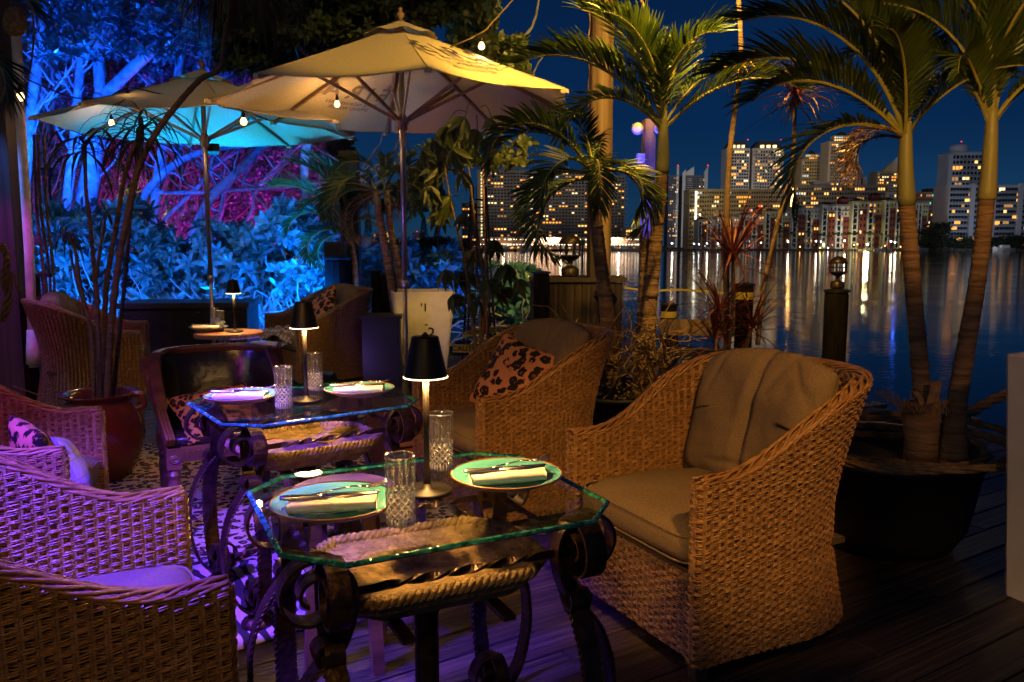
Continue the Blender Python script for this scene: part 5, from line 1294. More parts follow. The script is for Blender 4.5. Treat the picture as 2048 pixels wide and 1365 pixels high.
# ================================================================ palms
def frond_mesh(L,droop,nl,ll,mat_,twist=0,seed=0,dry=False,width=.028,rise=.5):
    rnd=random.Random(seed); path=[]; n=26; x=z=0; ang=rise
    for i in range(n+1):
        path.append(Vector((x,0,z))); ang-=droop/n*(.4+1.4*i/n); x+=math.cos(ang)*L/n; z+=math.sin(ang)*L/n
    mb=MB(); mb.tube(path,[.014*(1-.85*i/n)+.002 for i in range(n+1)],6)
    nr=len(mb.f)
    V=mb.v;F=mb.f
    for s_ in (1,-1):
        for k in range(nl):
            t=.16+.84*(k+rnd.random()*.5)/nl; i=min(int(t*n),n-1); f_=t*n-i; p=path[i].lerp(path[i+1],f_); tg=(path[i+1]-path[i]).normalized(); up=Vector((-tg.z,0,tg.x))
            env=math.sin(min(1,(t-.10)*1.9)*PI/2)*(1-.55*max(0,t-.45)/.55); l_=ll*env*rnd.uniform(.85,1.1)
            sw=.55+.75*t; d=(tg*math.sin(sw)*.9+Vector((0,s_,0))*math.cos(sw*.9)+up*(.30+rnd.uniform(-.12,.15))).normalized()
            w=width*rnd.uniform(.8,1.15)*(.6+.4*env); pts=[];q=Vector(p); dd=d.copy(); m_=5
            for j in range(m_+1):
                pts.append(q.copy()); q+=dd*l_/m_; dd=(dd+Vector((0,0,-(.16 if not dry else .5)*(j+1)/m_*rnd.uniform(.6,1.3)))).normalized()
            b=len(V); side=dd.cross(up).normalized() if dd.cross(up).length>.1 else Vector((1,0,0))
            side=(tg-d*tg.dot(d)).normalized()
            ws=[.25,.85,1,.85,.5,.04]
            for j,pp in enumerate(pts):
                V.append(tuple(pp-side*w/2*ws[j]+up*w*.18*ws[j])); V.append(tuple(pp)); V.append(tuple(pp+side*w/2*ws[j]+up*w*.18*ws[j]))
            for j in range(m_):
                a=b+j*3; F.append((a,a+3,a+4,a+1)); F.append((a+1,a+4,a+5,a+2))
    me=bpy.data.meshes.new('frond'); me.from_pydata([tuple(v) for v in V],[],F); me.materials.append(M['rachis'] if not dry else M['pleaf_dry']); me.materials.append(mat_)
    me.polygons.foreach_set('material_index',[0]*nr+[1]*(len(F)-nr)); me.update(); return me
FR=[frond_mesh(1.15,1.7,38,.40,M['pleaf'],seed=1,rise=.9,width=.029),frond_mesh(1.05,2.3,36,.36,M['pleaf'],seed=2,rise=.8,width=.027),frond_mesh(1.2,1.3,40,.42,M['pleaf'],seed=3,rise=.6,width=.028),frond_mesh(.95,2.8,34,.34,M['pleaf'],seed=4,rise=.5,width=.026)]
FD=frond_mesh(.9,2.9,26,.30,M['pleaf_dry'],seed=9,dry=True,rise=.2,width=.018)
def palm(trunk,radii,label,fronds,scale=1.0,shaft=.28,shadecol=None,name='palm_tree',shaft_len=None,rings=9):
    base=trunk[0]; root=empty(name,tuple(base),0,label,'palm'); P=spline([Vector(p)-Vector(base) for p in trunk],10); n=len(P)
    def rad(t):
        x=t*(len(radii)-1); i=min(int(x),len(radii)-2); return radii[i]+(radii[i+1]-radii[i])*(x-i)
    cut=1-shaft
    fine=[];rr=[]
    tot=n-1
    for i in range(int(tot*cut)+1):
        for s_ in range(4):
            if i>=n-1: break
            t=(i+s_/4)/tot
            if t>cut: break
            fine.append(P[i].lerp(P[i+1],s_/4)); k=len(fine); rr.append(rad(t)*(1+(.15 if k%rings==0 else (-.04 if k%rings==1 else 0))*(.6+.4*math.sin(k*1.9))+.015*math.sin(k*.7)))
    mb=MB(); mb.tube(fine,rr,18); mb.build('trunk',M['ptrunk'],root,True)
    sp=[fine[-1]];sr=[rr[-1]*1.02]
    for i in range(n):
        if i/tot>cut: sp.append(P[i]); k=(i/tot-cut)/shaft; sr.append(rad(cut)*(1.22-.55*k**.8))
    if len(sp)>1: mb=MB(); mb.tube(sp,sr,18); mb.build('crownshaft',M['pshaft'],root,True)
    top=P[-1]
    for (az,el,kind,sc) in fronds:
        me=FD if kind<0 else FR[kind]; o=link('frond',me,root,tuple(top-Vector((0,0,.05+.05*random.random()))),(random.uniform(-.25,.25),-el,math.radians(az))); o.scale=(sc*scale,)*3
    return root
R=math.radians
# P2 : tall middle palm under the lamp
palm([at(1292,770,5.3),at(1298,640,5.3),at(1312,480,5.3),at(1325,330,5.3),at(1326,235,5.3)],[.072,.048,.042,.039,.036],'slender palm whose crown is lit brightest, right of the timber pole',
  [(183,.35,2,1.0),(165,.55,2,.95),(200,.0,1,.95),(95,.9,2,.8),(60,.8,2,.8),(20,.45,2,.85),(350,.25,2,.85),(5,.95,2,.8),(130,1.05,2,.85),(225,.7,2,.85),(300,.6,0,.8),(200,.85,2,.9)],.93)
# P1
palm([at(1222,770,5.1),at(1215,640,5.1),at(1196,480,5.1),at(1188,390,5.1),at(1186,325,5.1)],[.072,.047,.041,.037,.034],'shorter palm with drooping crown in front of the timber pole',
  [(178,.2,1,.95),(195,.35,1,1.0),(165,-.2,3,.9),(205,-.5,3,1.0),(30,.0,3,.8),(350,-.3,3,.85),(80,.5,1,.7),(270,.1,3,.8),(315,.0,3,.75),(230,-.2,1,.8),(120,.5,0,.75)],.86)
stub=empty('palm_stump',tuple(at(1287,770,5.4)),0,'cut palm stem standing just left of the slender palm trunk','palm stump')
b0=at(1287,770,5.4); mb=MB(); tp=at(1295,478,5.4)-b0; fine=[Vector((tp.x*t,tp.y*t,tp.z*t)) for t in [i/60 for i in range(61)]]
mb.tube(fine,[(.068-.022*i/60)*(1.08 if i%6==0 else 1) for i in range(61)],14); mb.build('trunk',M['ptrunk'],stub,True)
mb=MB()
for i in range(14): a=i*.45; mb.tube([tp+Vector((.04*math.cos(a),.04*math.sin(a),-.05)),tp+Vector((.045*math.cos(a),.045*math.sin(a),random.uniform(.0,.06)))],.006,4)
mb.build('frayed_top',M['fiber'],stub)
# P4 and P5 : right pair
palm([at(1850,925,3.6),at(1845,800,3.6),at(1825,560,3.6),at(1812,380,3.6),at(1812,245,3.6)],[.066,.039,.035,.034,.032],'left palm of the right hand pair with yellow green crownshaft',
  [(182,.55,2,.95),(172,.30,2,.95),(192,.80,2,.9),(160,.95,2,.9),(196,.12,2,.85),(186,-.38,1,.85),(235,.6,2,.7),(75,1.0,2,.8),(20,.5,2,.7),(45,1.05,2,.85),(110,.9,2,.85),(330,.4,2,.6),(170,.4,-1,.5),(120,.3,-1,.6),(205,.35,-1,.6)],.84,shaft=.30)
palm([at(1905,930,3.5),at(1915,800,3.5),at(1955,560,3.5),at(1975,380,3.5),at(1985,220,3.5)],[.066,.041,.034,.032,.030],'right palm of the right hand pair, leaning to the right',
  [(175,.75,2,.8),(160,.4,0,.8),(190,.95,2,.8),(60,.8,0,.8),(20,.6,0,.8),(345,.9,2,.9),(0,.3,1,.8),(100,1.0,2,.8),(280,.75,0,.8),(220,.6,1,.7),(320,.35,1,.8)],.84,shaft=.28)
# broken stub with fibres between the pair
sb=empty('palm_stump',tuple(at(1840,925,3.5)),0,'frayed cut palm stump at the foot of the right hand palm pair','palm stump')
mb=MB(); mb.tube([(0,0,-.05),(0,0,.1),(-.01,0,.27)],[.075,.07,.085],16); mb.build('trunk',M['ptrunk'],sb,True)
mb=MB()
for i in range(90):
    a=random.random()*6.28; r=.08; out=random.uniform(.0,.09)*(2 if math.cos(a)<-.2 else .6); z=.26
    mb.tube([(r*math.cos(a)-.01,r*math.sin(a),z-.03),((r+out*.5)*math.cos(a),(r+out*.5)*math.sin(a),z+.02+.02*random.random()),((r+out)*math.cos(a),(r+out)*math.sin(a),z+random.uniform(-.03,.05))],.0016,3,cap=False)
mb.strip([(.03,0,.25),(.045,0,.31),(.05,.0,.37)],.05,(1,.3,0),thick=.012); mb.strip([(-.01,-.02,.25),(-.03,-.02,.30),(-.06,-.03,.33)],.03,(1,.3,0),thick=.008)
mb.build('fibre',M['fiber'],sb)
# small palms behind the pole + cyan lit fan of fronds
palm([at(800,700,8.2),at(782,560,8.2),at(762,450,8.2),at(750,372,8.2)],[.05,.045,.04,.034],'small dark palm left of the near umbrella pole',
  [(180,.1,3,.9),(200,-.2,3,.9),(160,-.2,1,.9),(140,.3,1,.7),(20,.1,3,.7),(60,.4,1,.7),(185,-.3,-1,.9),(170,-.5,-1,.9),(330,-.1,-1,.6),(240,.0,1,.8)],.9,shaft=.2,name='small_palm')
palm([at(812,700,8.6),at(800,560,8.6),at(780,450,8.6),at(772,365,8.6)],[.045,.04,.036,.03],'second small palm stem close behind the near umbrella pole',
  [(10,.2,3,.7),(45,.3,1,.8),(180,.5,1,.8),(100,.6,0,.6),(300,.1,3,.7),(150,-.3,-1,.7)],.9,shaft=.2,name='small_palm')
palm([at(716,640,8.9),at(712,560,8.9),at(705,500,8.9),at(690,455,8.9)],[.04,.035,.03,.028],'low palm fan lit green and cyan under the rear umbrella',
  [(180,.55,2,1.0),(175,.9,2,1.0),(190,.2,1,.9),(170,-.1,3,.9),(150,1.1,2,.9),(200,1.1,2,.95),(185,-.5,3,.8),(10,.3,1,.6),(220,.6,1,.8)],.86,shaft=.2,name='small_palm')
# blurred near fronds in the top left corner
nf=empty('palm_tree',tuple(at(-160,160,2.3)),0,'near palm fronds entering at the top left corner','palm')
for (az,el,k,sc) in ((4,.45,1,.42),(10,-.15,3,.40)): 
    o=link('frond',FR[k],nf,(0,0,.10),(0,-el,R(az))); o.scale=(sc,)*3
# ---------------------------------------------------------------- pots for the palms
def pot(loc,prof,label,m,name='planter',n=40,soil=None,cat='planter'):
    r=empty(name,loc,0,label,cat); mb=MB(); mb.lathe(prof,n); mb.build('pot_wall',m,r,True)
    if soil: mb=MB(); mb.lathe([(soil[0],soil[1]),(0,soil[1]+.02)],n); mb.build('soil',M['soil'],r,True)
    return r
pot((1.72,3.60,0),[(0,0),(.30,0),(.36,.10),(.415,.40),(.435,.40),(.44,.44),(.40,.44),(.39,.36)],'big black planter holding the right hand palm pair',M['blackpot'],soil=(.395,.38))
pot((.70,5.25,0),[(0,0),(.32,0),(.38,.10),(.43,.38),(.45,.38),(.45,.41),(.41,.41),(.40,.34)],'black planter holding the middle palms',M['blackpot'],soil=(.40,.35))
# rope coil on the right planter
def rope(pts,r,label,name='rope'):
    fine=spline(pts,10); mb=MB()
    for ph in range(3):
        q=[]
        for i,p in enumerate(fine):
            t=(fine[min(i+1,len(fine)-1)]-fine[max(i-1,0)]).normalized(); a=t.orthogonal().normalized() if i==0 else a0-t*a0.dot(t); a.normalize(); a0=a; b=t.cross(a); an=i*.55+ph*2*PI/3
            q.append(p+(a*math.cos(an)+b*math.sin(an))*r*.55)
        mb.tube(q,r*.6,6)
    return tag(mb.build(name,M['rope'],None,True),label,'rope')
cc=Vector((1.74,3.55,.445)); rope([cc+Vector(((.27+.012*k)*math.cos(k*.7),(.25+.01*k)*math.sin(k*.7),.016*(k//9)+.008*math.sin(k*2.3))) for k in range(30)],.016,'thick old rope coiled round the palm bases in the black planter')
rope([at(1885,860,3.9),at(1950,820,4.3),at(2010,790,4.6),at(2090,760,5.0)],.028,'heavy mooring rope running right behind the palm pair')
# terracotta bowl with vine
tb=pot((1.21,5.0,0),[(0,.30),(.16,.30),(.22,.36),(.265,.46),(.29,.47),(.29,.505),(.265,.505),(.25,.46)],'wide terracotta bowl on a dark block behind the large armchair',M['terracotta'],soil=(.25,.47),name='terracotta_bowl')
mb=MB(); mb.box((0,0,.15),(.42,.42,.295)); mb.build('plinth',M['blackpot'],tb)
vn=empty('trailing_vine',(1.15,4.85,.47),0,'small yellow green vine trailing over the terracotta bowl','plant')
mb=MB(); lv=[]
for i in range(11):
    a=random.uniform(0,2*PI); p=[Vector((0.05*random.uniform(-1,1),.03*random.uniform(-1,1),0))]; d=Vector((math.cos(a)*.6,math.sin(a)*.5-.3,.7))
    for j in range(5): p.append(p[-1]+d*.06); d+=Vector((0,0,-.32)); 
    mb.tube(spline(p,4),.0035,5); lv+= [(p[-1],d,.06),(p[-2],Vector((-d.y,d.x,.2)),.05)]
mb.build('stem',M['oliveleaf'],vn,True)
link('leaf',leafmesh('leaf',[l[0] for l in lv],[l[1] for l in lv],[(0,0,1)]*len(lv),[l[2] for l in lv],[.03]*len(lv),M['oliveleaf']),vn)
# dried tangled vine round the middle palms
vs=empty('dried_vine',(.62,4.95,.42),0,'tangle of dry bare vine stems round the middle palm trunks','dried vine')
mb=MB()
for i in range(120):
    bx_=random.choice((-.25,-.05,.0,.12,.3,.35)); p=[Vector((bx_+random.uniform(-.06,.06),random.uniform(-.1,.3),random.uniform(-.05,.25)))]; d=Vector((random.uniform(-.6,.6),random.uniform(-.4,.3),random.uniform(.2,1))).normalized()
    for j in range(random.randint(5,10)):
        p.append(p[-1]+d*.055); d=(d+Vector((random.uniform(-.6,.6),random.uniform(-.4,.4),random.uniform(-.5,.4)))).normalized()
    mb.tube(p,[.006*(1-.6*k/len(p))*random.uniform(.8,1.3) for k in range(len(p))],4,cap=False)
mb.build('vine_stem',M['dryvine'],vs,False)['kind']='stuff'
mb=MB()
for i in range(26):
    a=random.random()*6.28; r=.25; mb.tube([Vector((.05+r*.5*math.cos(a),.25+r*.4*math.sin(a),.02)),Vector((.05+r*math.cos(a),.25+r*.8*math.sin(a),-.04))],[.012,.006],5)
mb.build('root',M['darkbark'],vs,False)['kind']='stuff'
# ---------------------------------------------------------------- cordylines & canes
def tuft_mesh(n,L,w,mat_,seed,up=.5,droop=.6,name='leaf_tuft'):
    rnd=random.Random(seed); V=[];F=[]
    for k in range(n):
        az=k*2.4+rnd.random(); el=rnd.uniform(-.3,1.35)*up*2-.2; d=Vector((math.cos(az)*math.cos(el),math.sin(az)*math.cos(el),math.sin(el))); l_=L*rnd.uniform(.75,1.1); q=Vector((0,0,rnd.uniform(-.06,.05)));m_=7; b=len(V)
        side=d.cross(Vector((0,0,1))).normalized()
        ws=[.5,.8,1,1,.85,.6,.32,.02]
        for j in range(m_+1):
            V+= [q-side*w/2*ws[j]+Vector((0,0,w*.15)),q.copy(),q+side*w/2*ws[j]+Vector((0,0,w*.15))]
            q=q+d*l_/m_; d=(d+Vector((0,0,-droop*(j+1)/m_*.5))).normalized()
        for j in range(m_): a=b+j*3; F+= [(a,a+3,a+4,a+1),(a+1,a+4,a+5,a+2)]
    return npmesh(name,[tuple(v) for v in V],F,mat_)
red=[tuft_mesh(54,.50,.017,M['red_leaf'],5,.55,.25),tuft_mesh(46,.44,.016,M['red_leaf'],6,.5,.35)]
co_=empty('cordyline',tuple(at(1455,735,5.2)),0,'red spiky cordyline plant behind the large armchair','plant')
b0=at(1455,735,5.2)
for (bx_,px,py,k,sc) in ((1452,1466,515,0,1.0),(1448,1440,630,1,1.0),(1470,1502,655,1,.9),(1440,1428,680,0,.7)):
    tp=at(px,py,5.2)-b0; st0=at(bx_,735,5.2)-b0; mb=MB(); mb.tube(spline([st0,st0.lerp(tp,.5)+Vector((.02,0,0)),tp],8),.013,8); mb.build('stem',M['darkbark'],co_,True)
    o=link('leaf_tuft',red[k],co_,tuple(tp),(0,0,random.random()*6)); o.scale=(sc,)*3
def cane(pts,r,label,tufts=(),name='cane_plant'):
    b=Vector(pts[0]); root=empty(name,tuple(b),0,label,'plant'); P=spline([Vector(p)-b for p in pts],12)
    mb=MB(); mb.tube(P,[r*(1-.3*i/len(P))*(1.10 if i%3==0 else 1) for i in range(len(P))],10); mb.build('cane',M['darkbark'],root,True)
    for (p,me,sc,rot) in tufts: o=link('leaf_tuft',me,root,tuple(Vector(p)-b),rot); o.scale=(sc,)*3
    return root
dryt=tuft_mesh(34,.30,.014,M['pleaf_dry'],11,.35,1.2)
cane([at(1455,690,5.3),at(1452,500,5.3),at(1458,330,5.3),at(1470,220,5.3),at(1482,120,5.3),at(1476,-20,5.3)],.020,'tall bare cane rising past the slender palm, leaves above the frame',[(at(1478,135,5.3),dryt,.8,(0,.2,2.6))])
cane([at(1515,690,5.3),at(1530,560,5.3),at(1560,430,5.3),at(1585,330,5.3),at(1590,200,5.3)],.017,'slanting bare cane with a pinkish leaf tuft among the right palm fronds',[(at(1590,190,5.3),red[0],.75,(0,0,0)),(at(1600,200,5.3),dryt,1.0,(0,0,1))])
cane([at(1240,-120,5.5),at(1262,-40,5.5),at(1290,20,5.5),at(1312,110,5.4)],.012,'yellow dead frond stalk slanting down over the slender palm crown',name='dead_stalk')
# ---------------------------------------------------------------- dracaena in the red pot
pr_=[(0,0),(.13,0),(.15,.02),(.205,.14),(.235,.27),(.225,.38),(.185,.455),(.165,.48),(.175,.50),(.205,.515),(.21,.525),(.19,.525),(.16,.50),(.15,.47)]
D0=at(198,800,4.55); rp_=empty('glazed_pot',(D0.x,4.55,0),0,'big oxblood glazed jar holding the dracaena','pot'); mb=MB(); mb.lathe([(r*1.02,z*.975) for r,z in pr_],56); mb.build('jar',M['redglaze'],rp_,True); mb=MB(); mb.lathe([(.155,.46),(0,.47)],30); mb.build('soil',M['soil'],rp_)
for s_ in (1,):
    mb=MB(); mb.tube(spline([(.19*s_,-.0,.50),(.25*s_,0,.50),(.26*s_,0,.44),(.22*s_,0,.42)],6),.018,8); mb.build('lug_handle',M['redglaze'],rp_,True)
dt=[tuft_mesh(28,.40,.020,M['dleaf'],21,.32,1.7),tuft_mesh(26,.34,.018,M['dleaf'],22,.4,1.5)]
dr=empty('dracaena',(D0.x,4.55,.46),0,'dracaena with many bare ringed stems and dark drooping tufts, in the oxblood jar','plant'); b0=Vector((D0.x,4.55,.46))
YD=4.5
stems=[([(200,800),(198,690),(190,560),(180,450),(172,380),(170,290)],YD,.014,0,1.0),
 ([(205,800),(208,680),(214,560),(235,440),(250,350),(280,265)],YD+.05,.016,0,1.05),
 ([(215,800),(222,660),(238,520),(262,400),(280,330),(310,270),(350,215),(400,160),(440,135),(452,60),(478,-60)],YD-.05,.019,1,1.6),
 ([(225,800),(238,680),(250,560),(262,420),(278,300),(282,235)],YD+.1,.012,1,.75),
 ([(188,800),(186,700),(178,640),(160,570),(150,500),(135,470)],YD-.1,.012,0,.55),
 ([(178,640),(165,600),(148,540),(140,500)],YD,.009,None,0),([(190,640),(196,600),(192,560),(200,500),(212,430)],YD,.011,1,.5)]
for (pts,Y,r,k,sc) in stems:
    P=[at(px,py,Y)-b0 for px,py in pts]; 
    mb=MB(); S_=spline(P,10); mb.tube(S_,[r*(1-.35*i/len(S_))*(1.12 if i%3==0 else 1) for i in range(len(S_))],9); mb.build('stem',M['darkbark'],dr,True)
    if k is not None: o=link('leaf_tuft',dt[k],dr,tuple(P[-1]),(0,0,random.random()*6)); o.scale=(sc,)*3
hb=at(470,-60,YD-.05)-b0
for i in range(3):
    o=link('leaf_tuft',tuft_mesh(46,.50,.020,M['dleaf'],31+i,.12,2.6),dr,tuple(hb+Vector((.07*(i-1),0,.06-.05*i))),(0,0,i*2.)); o.scale=(1.0,)*3
mb=MB(); mb.tube([at(25,772,4.4),at(122,806,4.5)],[.003,.004],5); tag(mb.build('thin_stick',M['fiber']),'thin dry stick leaning from the oxblood jar to the left','stick')
# ---------------------------------------------------------------- money tree left of centre
mt=empty('money_tree',tuple(at(962,745,5.6)),0,'potted tree with hanging hand shaped leaves behind the leopard pillow armchair','plant'); b0=at(962,745,5.6)
def palmate(seed,L):
    rnd=random.Random(seed); c=[];d=[];n=[];l_=[];w=[]
    k=rnd.choice((5,6,7))
    for i in range(k):
        a=(i-(k-1)/2)*.42; c.append((0,0,0)); d.append((math.sin(a)*.9,rnd.uniform(-.3,.3),-math.cos(a)*.75-.15)); n.append((rnd.uniform(-.3,.3),-1,.5)); l_.append(L*(1-.25*abs(a))*rnd.uniform(.9,1.1)); w.append(L*.24)
    V=[];F=[]
    for i in range(k):
        q=Vector(c[i]); dd=Vector(d[i]).normalized(); sd=dd.cross(Vector(n[i])).normalized(); m_=6; b=len(V); ws=[.08,.55,.9,1,.75,.4,.02]
        for j in range(m_+1):
            up=Vector(n[i])*w[i]*.15*ws[j]; V+= [q-sd*w[i]/2*ws[j]+up,q.copy(),q+sd*w[i]/2*ws[j]+up]; q=q+dd*l_[i]/m_; dd=(dd+Vector((0,0,-.10))).normalized()
        for j in range(m_): a=b+j*3; F+= [(a,a+3,a+4,a+1),(a+1,a+4,a+5,a+2)]
    return npmesh('leaf',[tuple(v) for v in V],F,M['oliveleaf'],True)
pms=[palmate(i,.26) for i in range(5)]
for pts in ([(955,745),(968,640),(965,540),(948,430),(935,330),(915,265)],[(968,745),(975,650),(955,560),(950,500),(935,520)],[(965,745),(962,620),(990,560),(1010,540)],[(958,745),(945,640),(930,520),(900,400),(885,300)]):
    mb=MB(); S_=spline([at(px,py,5.6)-b0 for px,py in pts],8); mb.tube(S_,[.016*(1-.6*i/len(S_)) for i in range(len(S_))],7); mb.build('stem',M['darkbark'],mt,True)
lf=[(880,330,1.0),(862,372,.9),(905,300,1.0),(868,275,1.0),(900,395,1.1),(925,345,.8),(845,300,.8),(892,250,1.0),(930,235,.9),(955,260,.9),(985,240,.7),(940,500,1.0),(920,545,1.1),(990,480,.9),(1015,530,.9),(975,560,.9),(905,590,.9),(1035,560,.8),(955,600,.8),(890,540,.9),(1000,580,.8),(930,430,.7),(878,420,1.0)]
for i,(px,py,sc) in enumerate(lf):
    p=at(px,py,5.6+random.uniform(-.25,.2))-b0; o=link('leaf',pms[i%5],mt,tuple(p),(random.uniform(-.3,.3),random.uniform(-.7,.7),random.uniform(-.8,.8))); o.scale=(sc*.78,)*3
    mb=MB(); tgt=at(945+ (px-930)*.3,py-25,5.6)-b0; mb.tube(spline([p,p.lerp(tgt,.5)+Vector((0,0,.05)),tgt],4),.003,4); mb.build('leaf_stalk',M['oliveleaf'],mt,True)
mb=MB(); mb.tube([at(975,745,5.55),at(972,560,5.55),at(966,330,5.55)],.006,6); tag(mb.build('bamboo_stake',M['terracotta'],None,True),'thin orange brown stake standing beside the money tree','stake')
pot((at(962,745,5.6).x,5.6,0),[(0,0),(.20,0),(.25,.35),(.27,.36),(.27,.42),(.24,.42),(.23,.36)],'dark pot of the money tree',M['blackpot'],soil=(.235,.38))
# ---------------------------------------------------------------- white tapered planters
def white_planter(loc,rz,label,wt=.56,wb=.38,h=.90,text=False):
    r=empty('white_planter',(loc[0],loc[1],0),rz,label,'planter'); 
    def ring(w,z,c=.02): q=w/2; return [(-q+c,-q,z),(q-c,-q,z),(q,-q+c,z),(q,q-c,z),(q-c,q,z),(-q+c,q,z),(-q,q-c,z),(-q,-q+c,z)]
    R_=[ring(wb,0),ring(wb+(wt-wb)*.98,h*.98),ring(wt,h-.006),ring(wt-.012,h),ring(wt-.05,h),ring(wt-.06,h-.01),ring(wt-.10,h-.08)]
    vs=[p for a in R_ for p in a]; fs=[]
    for i in range(len(R_)-1):
        for j in range(8): fs.append((i*8+j,i*8+(j+1)%8,(i+1)*8+(j+1)%8,(i+1)*8+j))
    mb=MB(); mb.add(vs,fs); mb.build('planter_wall',M['white_plastic'],r)
    mb=MB(); mb.add(ring(wt-.10,h-.08),[tuple(range(8))]); mb.build('soil',M['soil'],r)
    if text:
        sl=math.atan((wt-wb)/2/h)
        for (tx,x,z,s_,rt) in (("'1",.00,.71,.11,0),('-',.02,.55,.10,0),('2',.04,.43,.17,.35),('-',.05,.36,.09,.2)):
            cu_=bpy.data.curves.new('t','FONT'); cu_.body=tx; cu_.size=s_; cu_.align_x='CENTER'; cu_.offset=.002
            to=bpy.data.objects.new('t',cu_); C.objects.link(to); dg=bpy.context.evaluated_depsgraph_get(); me=bpy.data.meshes.new_from_object(to.evaluated_get(dg)); bpy.data.objects.remove(to)
            me.materials.clear(); me.materials.append(M['print']); yy=-(wb/2+(wt-wb)/2*z/h)-.004
            link('painted_mark',me,r,(x,yy,z),(PI/2+sl,rt,0))
    return r
white_planter((-.93,8.15,0),math.radians(12),'white tapered square planter with painted black numerals, behind the near umbrella pole',.62,.44,.90,True)
white_planter((2.27,2.86,0),math.radians(24),'white tapered planter cut by the right edge of the photo, beside the black palm planter',.60,.52,.95)
# ================================================================ dock posts, crate, lanterns
def pile(px,pyt,w,z0,label,Y,name='mooring_post',tape=False,capm=None,sq=False):
    p=at(px,pyt,Y); root=empty(name,(p.x,Y,z0),random.random(),label,'post'); h=p.z-z0
    mb=MB()
    if sq: mb.box((0,0,h/2),(w,w,h))
    else: mb.lathe([(0,0),(w/2,0),(w/2*.98,h*.5),(w/2,h-.015),(w/2-.012,h),(0,h)],14,fn=lambda r,z,a:r*(1+.03*math.sin(a*5+z*3)))
    mb.build('timber',M['pile'] if not sq else M['post'],root,False)
    mb=MB(); mb.lathe([(0,h),(w/2+.008,h),(w/2+.012,h+.02),(w/2*.6,h+.03),(0,h+.035)],14); mb.build('post_cap',M['blackpot'],root)
    if tape: mb=MB(); mb.lathe([(w/2+.006,h-.13),(w/2+.006,h-.06)],14); mb.build('caution_band',M['tape'],root)
    return root,p.x,p.z+.035
def lantern(loc,sc,label):
    r=empty('cage_lantern',loc,random.random(),label,'lantern','caged dock lanterns'); r.scale=(sc,)*3
    mb=MB(); mb.lathe([(0,0),(.115,0),(.12,.02),(.12,.10),(.10,.125),(.06,.14),(.035,.155),(.035,.20),(.05,.21),(.10,.24),(.13,.27),(.13,.285),(0,.285)],24); mb.build('lantern_base',M['copper'],r,True)
    mb=MB(); mb.lathe([(.15,.44),(.155,.455),(.13,.50),(.085,.54),(.03,.56),(0,.565)],24); mb.build('dome_cap',M['copper'],r,True)
    for z in (.285,.365,.44):
        mb=MB(); mb.lathe([(.13,z-.008),(.165,z-.006),(.165,z+.006),(.13,z+.008)],24,closed=True); mb.build('cage_ring',M['copper'],r,False)
    for k in range(8):
        a=k*PI/4; mb=MB(); mb.tube([(.138*math.cos(a),.138*math.sin(a),.28),(.138*math.cos(a),.138*math.sin(a),.45)],.009,6); mb.build('cage_bar',M['copper'],r)
    mb=MB(); mb.lathe([(.055,.29),(.06,.30),(.06,.43),(.055,.44)],20); mb.build('glass_chimney',M['glass_top'],r,True)
    return r
# slatted timber box with lantern
YB=8.55; a=at(1068,560,YB); b_=at(1200,560,YB); zt_=a.z
bxr=empty('slatted_utility_box',((a.x+b_.x)/2+.12,YB+.3,0),.0,'dark slatted timber utility box carrying a caged lantern','utility box'); w=b_.x-a.x+.25
for k in range(11):
    mb=MB(); mb.box((-w/2+w*(k+.5)/11,-.31+random.uniform(-.006,.006),(zt_-.03)/2),(w/11-.008,.022,zt_-.03)); mb.build('slat',M['crate'],bxr)
for k in range(5):
    mb=MB(); mb.box((-w/2-.01,-.27+.13*k,(zt_-.03)/2),(.022,.12,zt_-.03)); mb.build('slat',M['crate'],bxr)
mb=MB(); mb.box((0,0,(zt_-.04)/2),(w-.04,.58,zt_-.05)); mb.build('carcass',M['darkwood'],bxr)
mb=MB(); mb.box((0,0,zt_),(w+.07,.72,.045)); mb.build('lid',M['darkwood'],bxr)
lantern((at(1140,560,YB+.2).x,YB+.2,zt_+.022),.82,'caged lantern on the slatted timber box')
pile(1083,548,.17,0,'short dark post at the left corner of the slatted box with a blue lit face',8.3,sq=False)
mb=MB(); p=at(1085,560,8.2); mb.box((p.x,8.2,p.z),(.09,.03,.09)); 
r_,x,z=pile(1674,585,.20,-2.5,'single mooring post in the water view topped by a caged lantern',7.0); lantern((x,7.0,z),.50,'small caged lantern on the single mooring post')
pile(1490,572,.17,-2.5,'mooring post with yellow band behind the red cordyline',7.8,tape=True)
pile(1338,612,.17,-2.5,'low mooring post with yellow band right of the slender palm trunk',8.8,tape=True)
# fence rail plank between posts
A_=at(1322,655,8.6); B_=at(1500,655,7.8); rr=empty('dock_rail',tuple(A_),0,'broad weathered rail plank between the two banded posts','railing')
mb=MB(); mb.bar((0,0,0),B_-A_,.05,.17); mb.build('rail_plank',M['post'],rr)
mb=MB(); mb.bar(Vector((0,0,-.28)),B_-A_+Vector((0,0,-.28)),.05,.12); mb.build('rail_plank',M['darkwood'],rr)
mb=MB(); mb.bar(Vector((.15,0,-.5)),Vector((.15,0,.02)),.07,.07); mb.build('rail_post',M['darkwood'],rr)
def ribbon(pts,w,label,name='caution_tape',text=None):
    P=spline(pts,8); mb=MB(); mb.strip(P,w,(0,0.15,1),thick=.001); return tag(mb.build(name,M['tape']),label,'tape')
ribbon([at(1245,575,8.7),at(1300,582,8.7),at(1360,580,8.5),at(1470,588,7.9)],.022,'thin yellow tape strung between the dock posts')
ribbon([at(925,672,6.6),at(960,663,6.6),at(1042,658,6.8)],.05,'upper strip of yellow caution tape behind the armchair')
